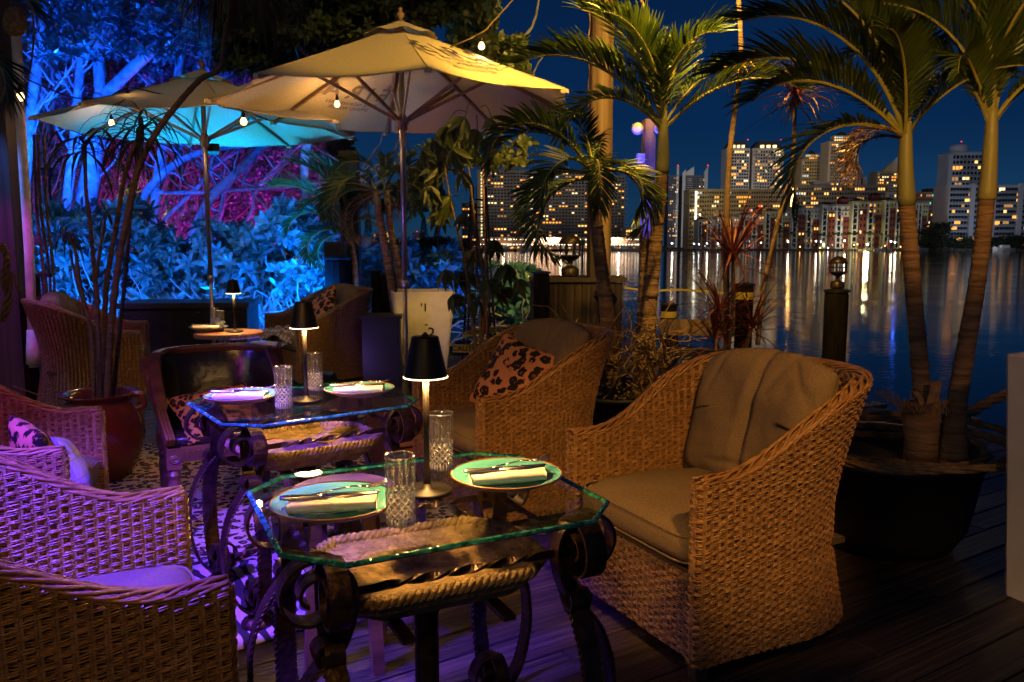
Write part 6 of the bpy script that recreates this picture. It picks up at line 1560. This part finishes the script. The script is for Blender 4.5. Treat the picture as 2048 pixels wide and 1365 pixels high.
tr_=ribbon([at(905,697,6.4),at(940,698,6.4),at(1010,702,6.5)],.065,'lower strip of yellow caution tape with black letters behind the armchair')
def texto(txt,size,loc,rot,parent,m,name='lettering'):
    cu_=bpy.data.curves.new('t','FONT'); cu_.body=txt; cu_.size=size; cu_.align_x='CENTER'; cu_.align_y='CENTER'; cu_.offset=.001
    to=bpy.data.objects.new('t',cu_); C.objects.link(to); dg=bpy.context.evaluated_depsgraph_get(); me=bpy.data.meshes.new_from_object(to.evaluated_get(dg)); bpy.data.objects.remove(to)
    me.materials.clear(); me.materials.append(m); return link(name,me,parent,loc,rot)
for q,px in enumerate((938,1000)):
    p=at(px,698+q*3,6.37); texto('CAUTION',.062,tuple(p),(PI/2,0,-.1),tr_,M['print'])
for q,px in enumerate((950,1010)):
    p=at(px,666-q*5,6.57); texto('CAUTION',.045,tuple(p),(PI/2,0,-.1),tr_,M['print'])
# tall timber utility pole
p=at(1198,560,8.9); up_=empty('timber_pole',(p.x,8.9,-2),.2,'tall round timber pole lit yellow near its top, behind the middle palms','pole')
mb=MB(); H_=8.5; Z=[i*H_/50 for i in range(51)]
mb.tube([(0,0,z) for z in Z],[.135*(1-.1*z/H_) for z in Z],20); v=[]
for (x,y,z) in mb.v: k=1+.035*noise.noise(Vector((math.atan2(y,x)*3,z*.6,1)))+.02*noise.noise(Vector((math.atan2(y,x)*9,z*.4,5))); v.append((x*k,y*k,z))
mb.v=v; mb.build('shaft',M['post'],up_,False)
mb=MB(); ch=[]
for i in range(40): a=i*.0; ch.append(Vector((-.15+.008*math.sin(i*1.7),-.02+.006*math.cos(i*1.7),4.6+i*.07)))
mb.tube(ch,.010,5); mb.build('chain',M['iron'],up_)
p=at(1183,560,8.7); q_=empty('timber_pole',(p.x,8.6,-2),.3,'slimmer square timber post at the left of the tall pole','pole'); mb=MB(); mb.box((0,0,1.95),(.10,.10,4.9-1.0)); mb.build('shaft',M['darkwood'],q_)
# blue lit square post with cameras
p=at(1298,240,6.4); sq=empty('square_post',(p.x,6.4,0),.18,'square timber post lit blue with two dome cameras on top','post'); mb=MB(); mb.box((0,0,p.z/2),(.085,.085,p.z)); mb.build('shaft',M['post'],sq)
mb=MB(); mb.box((-.07,-.02,p.z-.30),(.055,.05,.07)); mb.build('junction_box',M['white_plastic'],sq)
for i,(dx,dy,lb) in enumerate(((-.085,-.01,'left'),(.075,-.05,'right'))):
    c=empty('security_camera',(p.x+dx,6.4+dy,p.z-.075),0,'white dome security camera on the '+lb+' side of the blue lit post','camera')
    mb=MB(); mb.lathe([(0,-.02),(.036,-.02),(.045,.0),(.045,.035),(.03,.05),(0,.05)],20); o=mb.build('housing',M['white_plastic'],c,True,None,(PI/2*.9,0,.3 if i else -.4))
    mb=MB(); mb.lathe([(.033,.0),(.03,-.02),(.018,-.032),(0,-.036)],20); mb.build('lens_dome',M['pane'],c,True,(0,-.045,0),(PI/2*.9+PI*0,0,.3 if i else -.4))
# ---------------------------------------------------------------- left side post, pipe, cables, ropes
p=at(18,600,6.6); lp=empty('corner_post',(p.x,6.6,0),.1,'dark timber corner post at the far left edge','post')
mb=MB(); mb.box((0,0,2),(.26,.22,4.6)); mb.build('timber',M['darkwood'],lp)
bs=empty('bamboo_screen',(at(40,600,6.9).x,6.9,0),.1,'dark bamboo cane screen below the corner post','screen')
for k in range(12):
    mb=MB(); mb.tube([(-.45+.06*k,0,0),(-.45+.06*k+random.uniform(-.01,.01),0,1.12+random.uniform(-.02,.02))],.026,8); mb.build('cane',M['darkwood'],bs,True)
mb=MB(); mb.bar((-.5,-.04,1.1),(.3,-.04,1.1),.03,.03); mb.build('rail',M['darkwood'],bs)
wp=empty('white_pipe',(at(68,720,6.5).x,6.5,0),0,'tall white pole leaning beside the dark corner post','pipe')
b0=Vector((at(68,720,6.5).x,6.5,0)); mb=MB(); mb.tube([at(68,735,6.5)-b0,at(58,500,6.5)-b0,at(42,250,6.5)-b0,at(32,60,6.5)-b0],.036,14); mb.build('shaft',M['white_paint'],wp,True)
mb=MB(); mb.tube([at(70,728,6.5)-b0+Vector((0,0,0.0)),at(69,700,6.5)-b0,at(66,660,6.5)-b0],[.065,.06,.045],12); mb.build('wrapped_foot',M['white_paint'],wp,True)
mb=MB(); rg_=[at(38,-10,6.3)-b0,at(10,40,6.3)-b0,at(40,70,6.3)-b0,at(5,95,6.3)-b0,at(20,120,6.3)-b0]
for i,q in enumerate(rg_): mb.box(q,(.16+.05*random.random(),.10,.13),rz=random.random()); 
V_,F_=superq(.08,.06,.10,.7,24,16,lambda p:Vector((p.x*(1+.3*nz((p.x*9,p.z*9,1),1,1)),p.y,p.z*(1+.3*nz((p.x*7,p.z*7,4),1,1))-.05)))
q=at(30,30,6.3)-b0; mb=MB(); mb.add([(x+q.x,y+q.y,z+q.z) for x,y,z in V_],F_); mb.build('wrapped_cloth',M['rope'],wp,True)
for i,(x0,x1,lb) in enumerate(((76,88,'first'),(84,100,'second'),(96,108,'third'))):
    cable([at(x0-8,270,6.8),at(x0-2,420,6.8),at(x1,560,6.9),at(x1+4,720,6.9)],name='hanging_cable',label='pale blue lit cable hanging beside the white pole, '+lb+' from the pole',r=.012)
rope([at(4,490,5.6),at(14,520,5.6),at(8,560,5.6),at(18,600,5.6),at(6,640,5.6),at(14,600,5.6)],.022,'knotted rope hanging at the far left edge in front of the corner post')
q=at(22,540,5.5); mb=MB()
for i in range(30): a=random.random()*6.28; mb.tube([q,q+Vector((.03*math.cos(a),.02*math.sin(a),-.06)),q+Vector((.05*math.cos(a),.04*math.sin(a),-.14))],.003,3,cap=False)
tag(mb.build('rope_tassel',M['rope']),'frayed rope tassel at the far left edge','tassel')
# ---------------------------------------------------------------- black wicker storage bench
a=at(238,606,7.95); b_=at(502,606,8.25); sb_=empty('wicker_bench_box',((a.x+b_.x)/2,8.25,0),.10,'long black wicker storage box in front of the blue hedge','storage box'); w=b_.x-a.x; H_=a.z
mb=MB(); mb.box((0,0,H_/2),(w,.55,H_-.05)); mb.build('carcass',M['blackpot'],sb_)
mb=MB(); mb.box((0,0,H_-.03),(w+.05,.62,.055)); mb.build('lid',M['black_wicker'],sb_)
mb=MB(); N=46
for r in range(56):
    z=.04+r*(H_-.12)/56; pts=[Vector((-w/2+w*i/(N*2),-.285-.005*math.cos(PI*i/2+PI*r),z)) for i in range(N*2+1)]; mb.strip(pts,.011,(0,0,1),thick=.002)
mb.build('wicker_weave',M['black_wicker'],sb_)['kind']='stuff'
# dark side block right of chair E
mb=MB(); 
dk=empty('black_side_bin',(at(760,700,7.6).x,7.75,0),.1,'black square bin between the plaid throw armchair and the white planter','bin'); mb.box((0,0,.33),(.36,.36,.66)); mb.build('bin_body',M['blackpot'],dk); mb=MB(); mb.box((0,0,.675),(.40,.40,.03)); mb.build('lid',M['blackpot'],dk)
# palings behind the planter
for i,(px,pt) in enumerate(((752,545),(768,552),(782,548))):
    pile(px,pt,.11,0,'weathered paling stub behind the plaid throw armchair, '+('first','second','third')[i]+' from the left',8.7,name='paling')
pile(676,520,.30,0,'pale flat topped post carrying a black louvred lamp by the hedge',8.9,name='lamp_post_stub')
p=at(674,512,8.8); fl=empty('flood_fixture',(p.x,8.75,p.z-.02),0,'small black louvred lamp on the pale post in the blue hedge','lamp')
mb=MB(); mb.box((0,0,.09),(.22,.16,.16)); mb.build('housing',M['blackpot'],fl)
for k in range(4): mb=MB(); mb.box((0,-.09,.035+.036*k),(.24,.05,.008),); mb.build('louvre',M['blackpot'],fl)
p=at(705,600,9.1); tpz=empty('timber_post',(p.x,9.1,0),0,'tall dark timber post between the blue hedge and the small palms','post'); mb=MB(); mb.box((0,0,1.2),(.20,.16,2.4)); mb.build('timber',M['darkwood'],tpz)
# lattice obelisk
p=at(958,560,8.9); ob=empty('lattice_obelisk',(p.x,8.9,0),.2,'dark lattice garden tower left of the slatted box','trellis'); H_=at(958,375,8.9).z
for (sx_,sy_) in ((1,1),(-1,1),(-1,-1),(1,-1)):
    mb=MB(); mb.bar((sx_*.17,sy_*.17,0),(sx_*.07,sy_*.07,H_),.022,.022); mb.build('upright',M['black_metal'],ob)
mb=MB()
for k in range(22):
    z=.1+k*(H_-.15)/22; q=.17-.10*z/H_
    for a_,b__ in (((-q,-q),(q,-q)),((q,-q),(q,q)),((q,q),(-q,q)),((-q,q),(-q,-q))): mb.bar((*a_,z),(*b__,z),.010,.010)
for k in range(5):
    for f_ in (-.5,0,.5): mb.bar((.17*f_,-.17,0),(.07*f_,-.07,H_),.008,.008); break
mb.build('lattice_bar',M['black_metal'],ob)['kind']='stuff'
# ================================================================ hedge
def rosette_mesh(seed,mat_,n=9,L=.13,W=.042):
    rnd=random.Random(seed); V=[];F=[]
    for k in range(n):
        az=k*2.399+rnd.random()*.4; el=.15+1.0*k/n; d=Vector((math.cos(az)*math.cos(el),math.sin(az)*math.cos(el),math.sin(el))); sd=d.cross(Vector((0,0,1))).normalized(); up=sd.cross(d); l_=L*rnd.uniform(.8,1.1)*(1-.3*k/n); w=W*rnd.uniform(.85,1.1)
        b=len(V); q=Vector((0,0,.01*k/n)); ws=[.12,.62,1,.92,.06]
        for j in range(5):
            V+= [q-sd*w/2*ws[j]+up*w*.16*ws[j],q.copy(),q+sd*w/2*ws[j]+up*w*.16*ws[j]]; q=q+d*l_/4; d=(d+Vector((0,0,-.13))).normalized()
        for j in range(4): a=b+j*3; F+= [(a,a+3,a+4,a+1),(a+1,a+4,a+5,a+2)]
    return npmesh('leaf_rosette',[tuple(v) for v in V],F,mat_,True)
ros=[rosette_mesh(i,M['hleaf'],9,.165,.052) for i in range(6)]
def bigros(name,pts,dirs,scales,mat_meshes):
    # many rosettes merged in one mesh
    Vs=[];Fs=[];b=0; src=[(np.array([v.co for v in m.vertices]),np.array([p.vertices[:] for p in m.polygons])) for m in mat_meshes]
    for i,(p,d,s) in enumerate(zip(pts,dirs,scales)):
        V0,F0=src[i%len(src)]; q=Vector(d).to_track_quat('Z','Y').to_matrix()@Matrix.Rotation(RN.random()*6.28,3,'Z'); 
        Vs.append((V0*s)@np.array(q).T+np.array(p)); Fs.append(F0+b); b+=len(V0)
    return npmesh(name,np.concatenate(Vs),np.concatenate(Fs),mat_meshes[0].materials[0],True)
def hedge(label,px0,px1,Y,depth,topfn,nfront,nfill,twigs,base=0,rootname='hedge'):
    x0=at(px0,500,Y).x; x1=at(px1,500,Y).x; root=empty(rootname,((x0+x1)/2,Y,0),0,label,'hedge')
    cx=(x0+x1)/2
    for i in range(nfront):
        x=random.uniform(x0,x1); f=(x-x0)/(x1-x0); zt_=topfn(f); z=base+ (zt_-base)*(.36+.64*random.random()**.7); y=random.uniform(-.22,.10)+(.25 if z>zt_-.15 else 0)
        o=link('leaf_rosette',random.choice(ros),root,(x-cx,y,z)); d=Vector((random.uniform(-.7,.7),-1+random.uniform(-.2,.5),random.uniform(-.2,1.1))); o.rotation_euler=d.to_track_quat('Z','Y').to_euler(); o.scale=(random.uniform(.8,1.3),)*3
    pts=[];ds=[];sc=[]
    for i in range(nfill):
        x=random.uniform(x0,x1); f=(x-x0)/(x1-x0); zt_=topfn(f); z=base+(zt_+.08-base)*(.25+.75*random.random()**.8); pts.append((x-cx,random.uniform(.25,depth),z)); ds.append((random.uniform(-.8,.8),random.uniform(-1,.4),random.uniform(-.3,1.2))); sc.append(random.uniform(.7,1.2))
    link('inner_leaves',bigros('inner_leaves',pts,ds,sc,ros),root)['kind']='stuff'
    mb=MB()
    for i in range(twigs):
        x=random.uniform(x0,x1)-cx; p=[Vector((x,random.uniform(-.25,.3),random.uniform(.05,.5)))]; d=Vector((random.uniform(-1,1),random.uniform(-.3,.3),random.uniform(-.15,.8))).normalized()
        for j in range(random.randint(4,9)): p.append(p[-1]+d*.10); d=(d+Vector((random.uniform(-.35,.35),random.uniform(-.3,.3),random.uniform(-.3,.35)))).normalized()
        mb.tube(p,[.011*(1-.6*k/len(p)) for k in range(len(p))],5,cap=False)
    link('branch',mb.mesh('branch',M['twig']),root)['kind']='stuff'
    return root
hedge('waxy leaved hedge glowing cyan and blue behind the black wicker box',60,655,9.6,1.3,lambda f:1.66+.16*math.sin(f*9)+.12*math.sin(f*23+1)-.10*f,290,650,620)
hedge('darker blue lit hedge part behind the white planter, right of the timber post',705,905,9.9,.8,lambda f:1.30-.10*f+.06*math.sin(f*15),110,380,80)
hedge('nearly black low hedge left of the slatted box',905,1075,10.2,.6,lambda f:1.05-.12*f,60,240,40)
# ================================================================ trees at the left
def limb_tree(label,limbs,crown=None,name='broadleaf_tree',mat_=None,root_at=None):
    b0=Vector(root_at); root=empty(name,tuple(b0),0,label,'tree'); mb=MB()
    for (pts,r0,r1,Y) in limbs:
        P=spline([at(px,py,Y+(dy[0] if dy else 0))-b0 for (px,py,*dy) in pts],8); n=len(P)
        mb.tube(P,[.62*(r0+(r1-r0)*i/(n-1)) for i in range(n)],12)
        if r0>.03:
            for q_ in range(7):
                i=random.randint(int(n*.25),n-1); d=Vector((random.uniform(-1,1),random.uniform(-.4,.2),random.uniform(.1,1))).normalized(); p=[P[i]]
                for j in range(random.randint(5,9)): p.append(p[-1]+d*.13); d=(d+Vector((random.uniform(-.45,.45),random.uniform(-.3,.3),random.uniform(-.25,.4)))).normalized()
                mb.tube(p,[.022*(1-.75*j/len(p)) for j in range(len(p))],5,cap=False)
    v=[]
    for (x,y,z) in mb.v: v.append((x+.02*noise.noise(Vector((x*3,y*3,z*3))),y+.02*noise.noise(Vector((x*3+5,y*3,z*3))),z))
    mb.v=v; mb.build('trunk',mat_ or M['bark'],root,True)
    if crown: 
        o=link('crown',crown,root,tuple(-b0)); o['kind']='stuff'
    return root
def crown_ros(name,n,regions,mats,L=1.0,seedd=(0,-.6,.6)):
    pts=[];ds=[];sc=[]
    for i in range(n):
        (x0,x1,y0,y1,Y0,Y1)=random.choices(regions,[abs((r[1]-r[0])*(r[3]-r[2])) for r in regions])[0]
        p=at(random.uniform(x0,x1),random.uniform(y0,y1),random.uniform(Y0,Y1)); pts.append(tuple(p)); ds.append((random.uniform(-1,1),random.uniform(-1,.3)+seedd[1]*.3,random.uniform(-.3,1.2))); sc.append(L*random.uniform(.7,1.25))
    return bigros(name,pts,ds,sc,mats)
trob=[rosette_mesh(60+i,M['bluetree'],9,.16,.045) for i in range(5)]
tro=[rosette_mesh(20+i,M['tleaf'],10,.15,.05) for i in range(5)]
tro2=[rosette_mesh(40+i,M['tleaf'],8,.10,.042) for i in range(5)]
limb_tree('big smooth barked tree forking behind the rear umbrella, lit blue',[
 ([(140,520),(165,440),(185,330),(196,250),(205,190)],.26,.17,12),([(205,192),(198,140),(200,90),(203,40),(195,-60)],.15,.10,12),
 ([(206,195),(250,150),(300,105),(350,62),(400,30),(470,-30)],.15,.09,12),([(350,62),(385,30),(430,10),(520,0)],.06,.03,12)],
 crown_ros('crown',1700,[(60,480,-60,120,10.5,14),(230,470,60,170,12.5,14),(40,200,60,230,13,15)],trob,1.05),root_at=(at(140,520,12).x,12,0))
limb_tree('leaning tree at the far left edge behind the white pole, lit blue',[
 ([(40,520),(48,400),(58,260),(75,120),(92,20),(100,-60)],.14,.09,11.5),([(60,240),(100,190),(150,120),(160,60)],.04,.02,11.5)],root_at=(at(40,520,11.5).x,11.5,0))
limb_tree('slim upright tree left of the big forked tree, lit blue',[
 ([(120,520),(135,400),(150,260),(158,160),(166,60),(172,-60)],.11,.08,11.8),([(150,200),(110,130),(80,70)],.035,.02,11.8),([(158,150),(190,120),(215,60)],.03,.015,11.8),([(140,300),(100,230),(70,170)],.035,.02,11.8)],root_at=(at(120,520,11.8).x,11.8,0))
limb_tree('leaning trunk seen beyond the right side of the rear canopy',[([(300,520),(320,330),(345,200),(365,110),(400,-20)],.12,.08,12.5),],root_at=(at(300,520,12.5).x,12.5,0))
limb_tree('sprawling blue and violet limbs below the rear canopy, right of its pole',[
 ([(225,500),(290,390),(350,330),(420,300),(500,290)],.11,.06,12),([(375,500),(420,400),(480,340),(530,290),(600,250)],.13,.08,12.2),
 ([(310,385),(400,385),(500,378),(600,372),(720,350)],.05,.04,12.4),([(560,510),(620,440),(680,390),(740,350)],.09,.06,11.6),([(395,500),(440,430),(450,380),(490,320),(510,285)],.07,.05,13),
 ([(280,510),(330,440),(400,370),(440,320)],.06,.04,12.6),([(455,500),(500,430),(520,370),(600,290)],.05,.03,13),([(500,520),(560,450),(640,420),(700,430)],.04,.02,12)],root_at=(at(375,500,12).x,12,0))
for i in range(16):
    px=68+i*23+random.uniform(-8,8); Y=random.uniform(13,15); tp=px+random.uniform(-50,70)
    limb_tree('thin magenta lit stem behind the hedge, number of stems from the left edge: '+['one','two','three','four','five','six','seven','eight','nine','ten','eleven','twelve','thirteen','fourteen','fifteen','sixteen'][i] if False else ('thin magenta lit stem in the thicket '+['nearest the white pole','just right of the white pole','before the leaning tree','left of the slim tree','behind the slim tree','left of the forked trunk','behind the forked trunk','right of the forked trunk','behind the left dracaena tuft','behind the middle dracaena tuft','over the yellow green bushes','right of the yellow green bushes','left of the rear umbrella pole','behind the rear umbrella pole','right of the rear umbrella pole','under the sprawling limbs'][i]),
      [([(px,520),(px+random.uniform(-10,10),430),((px+tp)/2+random.uniform(-12,12),340),(tp,240)],random.uniform(.035,.075),.025,Y),([(px,430),(px+30,360),(px+45,300)],.03,.015,Y)],name='thin_tree',mat_=M['darkbark'],root_at=(at(px,520,Y).x,Y,0))
# leaf wall behind
def bush(label,regions,n,L,W,m,Yc):
    cen=[];
    for i in range(n):
        (x0,x1,y0,y1,Y0,Y1)=random.choices(regions,[abs((r[1]-r[0])*(r[3]-r[2])) for r in regions])[0]
        u=random.random(); cen.append(tuple(at(x0+(x1-x0)*random.random(),y0+(y1-y0)*random.random(),Y0+(Y1-Y0)*u)))
    d=RN.normal(size=(n,3)); nn=RN.normal(size=(n,3))+np.array([0,-1.2,.6]); b0=Vector((at(350,500,Yc).x,Yc,0))
    root=empty('thicket',tuple(b0),0,label,'bush'); o=link('foliage',leafmesh('foliage',cen,d,nn,L*RN.uniform(.6,1.3,n),W*RN.uniform(.7,1.2,n),m),root,tuple(-b0)); o['kind']='stuff'; return root
bush('dense small leaved thicket lit magenta behind the rear umbrella',[(40,560,140,500,14.5,16.5),(560,650,200,480,14,16),(650,700,330,480,14,15.5)],42000,.11,.05,M['bleaf'],15.5)
bush('upper dark thicket foliage above the rear umbrella',[(-20,420,-60,200,15.5,18)],20000,.13,.06,M['bleaf'],16)
# opaque depth of the woodland: thick dark leaves further back
bush('far dark woodland foliage closing the view behind the trees',[(-60,700,-60,500,18,22)],14000,.34,.22,M['tleaf'],20)
# overhanging dark canopy near the umbrellas
limb_tree('overhanging broadleaf tree whose dark leaves hang above the near umbrella',[
 ([(620,470,1.6),(610,330,1.2),(640,200,.8),(700,60,.4),(760,-80,0)],.10,.08,9.0),([(700,60,.4),(800,20),(900,40),(960,90),(1040,120)],.035,.012,8.6),([(660,150,.6),(560,60),(500,0)],.05,.03,8.6),([(760,0),(850,-20),(950,10),(1000,-10)],.03,.015,8.4)],
 crown_ros('crown',1900,[(440,860,-60,75,7.9,9.6),(560,720,60,95,8.2,9.4),(860,990,-60,45,8.0,9.4),(440,560,50,140,8.4,9.6),(900,985,45,120,8.2,9),(960,1050,80,150,8.2,9)],tro2,1.15),root_at=(at(620,520,10.4).x,10.4,0))
limb_tree('leafy branch hanging below the right side of the near canopy',[([(880,470,1.0),(885,360,.5),(930,300),(1000,290),(1050,310)],.035,.012,9.2)],
 crown_ros('crown',260,[(900,1065,285,335,8.6,9.4),(850,960,270,330,8.8,9.6),(700,880,380,420,9.0,9.6),(800,890,300,420,9,9.8)],tro2,1.1),root_at=(at(880,560,10.2).x,10.2,0))
# ================================================================ coloured floods and amber lamp
def flood(name_label,loc,aim,power,col,spot=80,size=.05,blend=.6,build=True):
    r=empty('flood_light',tuple(loc),0,name_label,'flood light','coloured garden floodlights')
    d=(Vector(aim)-Vector(loc)).normalized(); q=d.to_track_quat('-Z','Y').to_euler()
    mb=MB(); mb.box((0,0,.03),(.14,.10,.05)); mb.build('housing',M['blackpot'],r,False,None,q)
    mb=MB(); mb.box((0,0,.003),(.12,.08,.004)); mb.build('lens',emit('flood lens',col,3),r,False,None,q)
    if loc[2]>1.5 and 'clamped' not in name_label: mb=MB(); mb.tube([(0,.03,-loc[2]),(0,.03,-.02)],.014,8); mb.build('stand',M['blackpot'],r,True)
    l=light('SPOT',(d.x*.02,d.y*.02,d.z*.02),power,col,r,size,'flood_lamp',None,spot,blend); l.rotation_euler=q
    return r
BL=(.005,.10,1.0); MG=(.62,.01,1.0)
flood('blue flood low behind the plaid throw armchair aimed at the hedge',(-2.05,8.62,.55),(-2.6,9.8,1.05),520,(.0,.17,1.0),165)
flood('blue flood behind the black wicker box aimed at the hedge left part',(-5.15,8.2,.60),(-5.2,9.8,1.1),340,(.0,.17,1.0),160)
flood('blue flood clamped to the top of the rear umbrella pole aimed at the hedge',(-2.96,8.03,2.28),(-3.4,9.7,1.0),110,(.0,.24,1.0),125)
flood('blue flood at the right end of the hedge lighting the darker hedge part',(-.2,9.2,.9),(-1.3,9.9,1.0),60,(.0,.16,1.0),120)
flood('blue flood hidden behind the middle of the hedge aimed up at the forked tree',(-5.2,11.05,.9),(-6.2,12.4,3.6),260,BL,150)
flood('blue flood hidden behind the right of the hedge aimed up at the sprawling limbs',(-3.4,11.05,.9),(-4.2,12.6,3.0),60,BL,150)
flood('blue flood at the left end of the hedge aimed up at the leaning trunks',(-7.0,10.6,.9),(-7.4,12,3.2),170,BL,150)
flood('blue flood high on the slim trunk aimed up into the crown',(-5.9,10.3,2.3),(-6.3,12.2,4.4),1300,BL,140)
flood('cyan flood behind the black wicker box aimed at the rear canopy',(-3.3,8.65,.90),(-3.0,8.45,2.5),260,(.0,.40,1.0),105)
flood('magenta flood in the thicket aimed back at the leaves',(-6.4,13.3,.15),(-6.2,15.5,2.0),620,MG,160)
flood('magenta flood in the thicket right side aimed back at the leaves',(-3.9,13.3,.15),(-4.2,15.5,2.4),620,MG,160)
flood('warm flood deep in the thicket lighting the yellow green bushes',(-6.9,13.6,.9),(-6.8,15.2,2.35),520,(.75,1.0,.08),48)
flood('violet flood left of the camera lighting the near armchairs',(-1.75,1.15,2.35),(-1.38,2.15,.3),2700,(.105,.035,1.0),60,.08,.35)
flood('magenta flood beside the violet one aimed at the left edge armchair',(-2.2,1.5,1.9),(-1.75,2.75,.5),60,(1.0,.03,.75),60,.06)
flood('magenta flood at the left edge of the terrace',(-3.8,5.3,2.1),(-4.7,7.4,.0),80,(.75,.03,.9),62)
flood('violet flood further left lighting the rug',(-3.4,2.6,2.4),(-2.2,4.2,.0),75,(.14,.06,1.0),62,.08,.4)
flood('violet flood low under the near canopy lighting its cloth',(-1.9,5.6,.3),(-.9,6.9,2.7),30,(.26,.16,1.0),100)
flood('violet flood left of the camera aimed at the deck under the tables',(-2.9,1.9,2.1),(-.62,2.1,.0),110,(.12,.04,1.0),34,.08,.6)
flood('blue flood beside the white pole',(-4.6,6.2,2.6),(-4.25,6.7,1.0),150,(.10,.22,1.0),90)
flood('violet flood beside the square post with cameras',(.7,5.9,1.0),(1.08,6.4,1.9),420,(.06,.06,1.0),44)
flood('violet flood by the white planter',(-1.6,7.0,.2),(-.9,7.9,.7),9,(.30,.16,1.0),100)
def hoodlamp(loc,power,label,aim=None,spot=120,col=(1,.50,.075)):
    al=empty('amber_pole_lamp',loc,0,label,'lamp'); mb=MB(); mb.lathe([(0,.12),(.06,.10),(.16,.0),(.15,0),(.05,.08)],24); mb.build('lamp_hood',M['iron'],al,True)
    mb=MB(); mb.tube([(0,0,.11),(0,0,1.6)],.006,6); mb.build('hanging_cord',M['black_metal'],al)
    if aim is None: light('POINT',(0,0,-.03),power,col,al,.08,'amber_light')
    else:
        d=(Vector(aim)-Vector(loc)).normalized(); light('SPOT',(0,0,-.03),power,col,al,.08,'amber_light',None,spot,.5).rotation_euler=d.to_track_quat('-Z','Y').to_euler()
hoodlamp((1.15,4.5,3.7),820,'amber lamp above the frame lighting the slender palm crown and timber pole',(.95,6.3,2.1),92,(1,.57,.09))
hoodlamp((1.5,7.4,4.6),260,'amber lamp above the frame close to the timber pole',(.95,8.9,3.2),90,(1,.58,.10))
hoodlamp((1.35,1.2,2.7),220,'amber lamp behind the camera aimed at the right hand palm pair',(2.0,3.5,2.2),46)
hoodlamp((.25,4.6,4.3),185,'amber lamp above the frame lighting the near canopy from the front',(-.9,6.6,2.7),56,(1,.57,.09))
hoodlamp((.9,.4,3.0),430,'amber lamp behind the camera aimed at the large armchair',(.64,2.85,.72),27,(1,.47,.09))
hoodlamp((1.7,.5,2.2),60,'amber lamp behind the camera aimed at the right edge planter',(2.25,2.8,.65),30,(1,.50,.14))
hoodlamp((-1.3,1.4,3.2),80,'amber lamp above the frame aimed at the dracaena jar',(-2.35,4.5,1.1),40,(1,.46,.10))
hoodlamp((-.9,.2,3.0),190,'amber lamp behind the camera aimed at the armchair with leopard pillows',(-.15,4.1,.6),26,(1,.47,.09))
hoodlamp((-.2,-.5,2.6),55,'amber lamp behind the camera aimed at the nearest armchair',(-1.0,1.5,.5),50,(1,.50,.10))
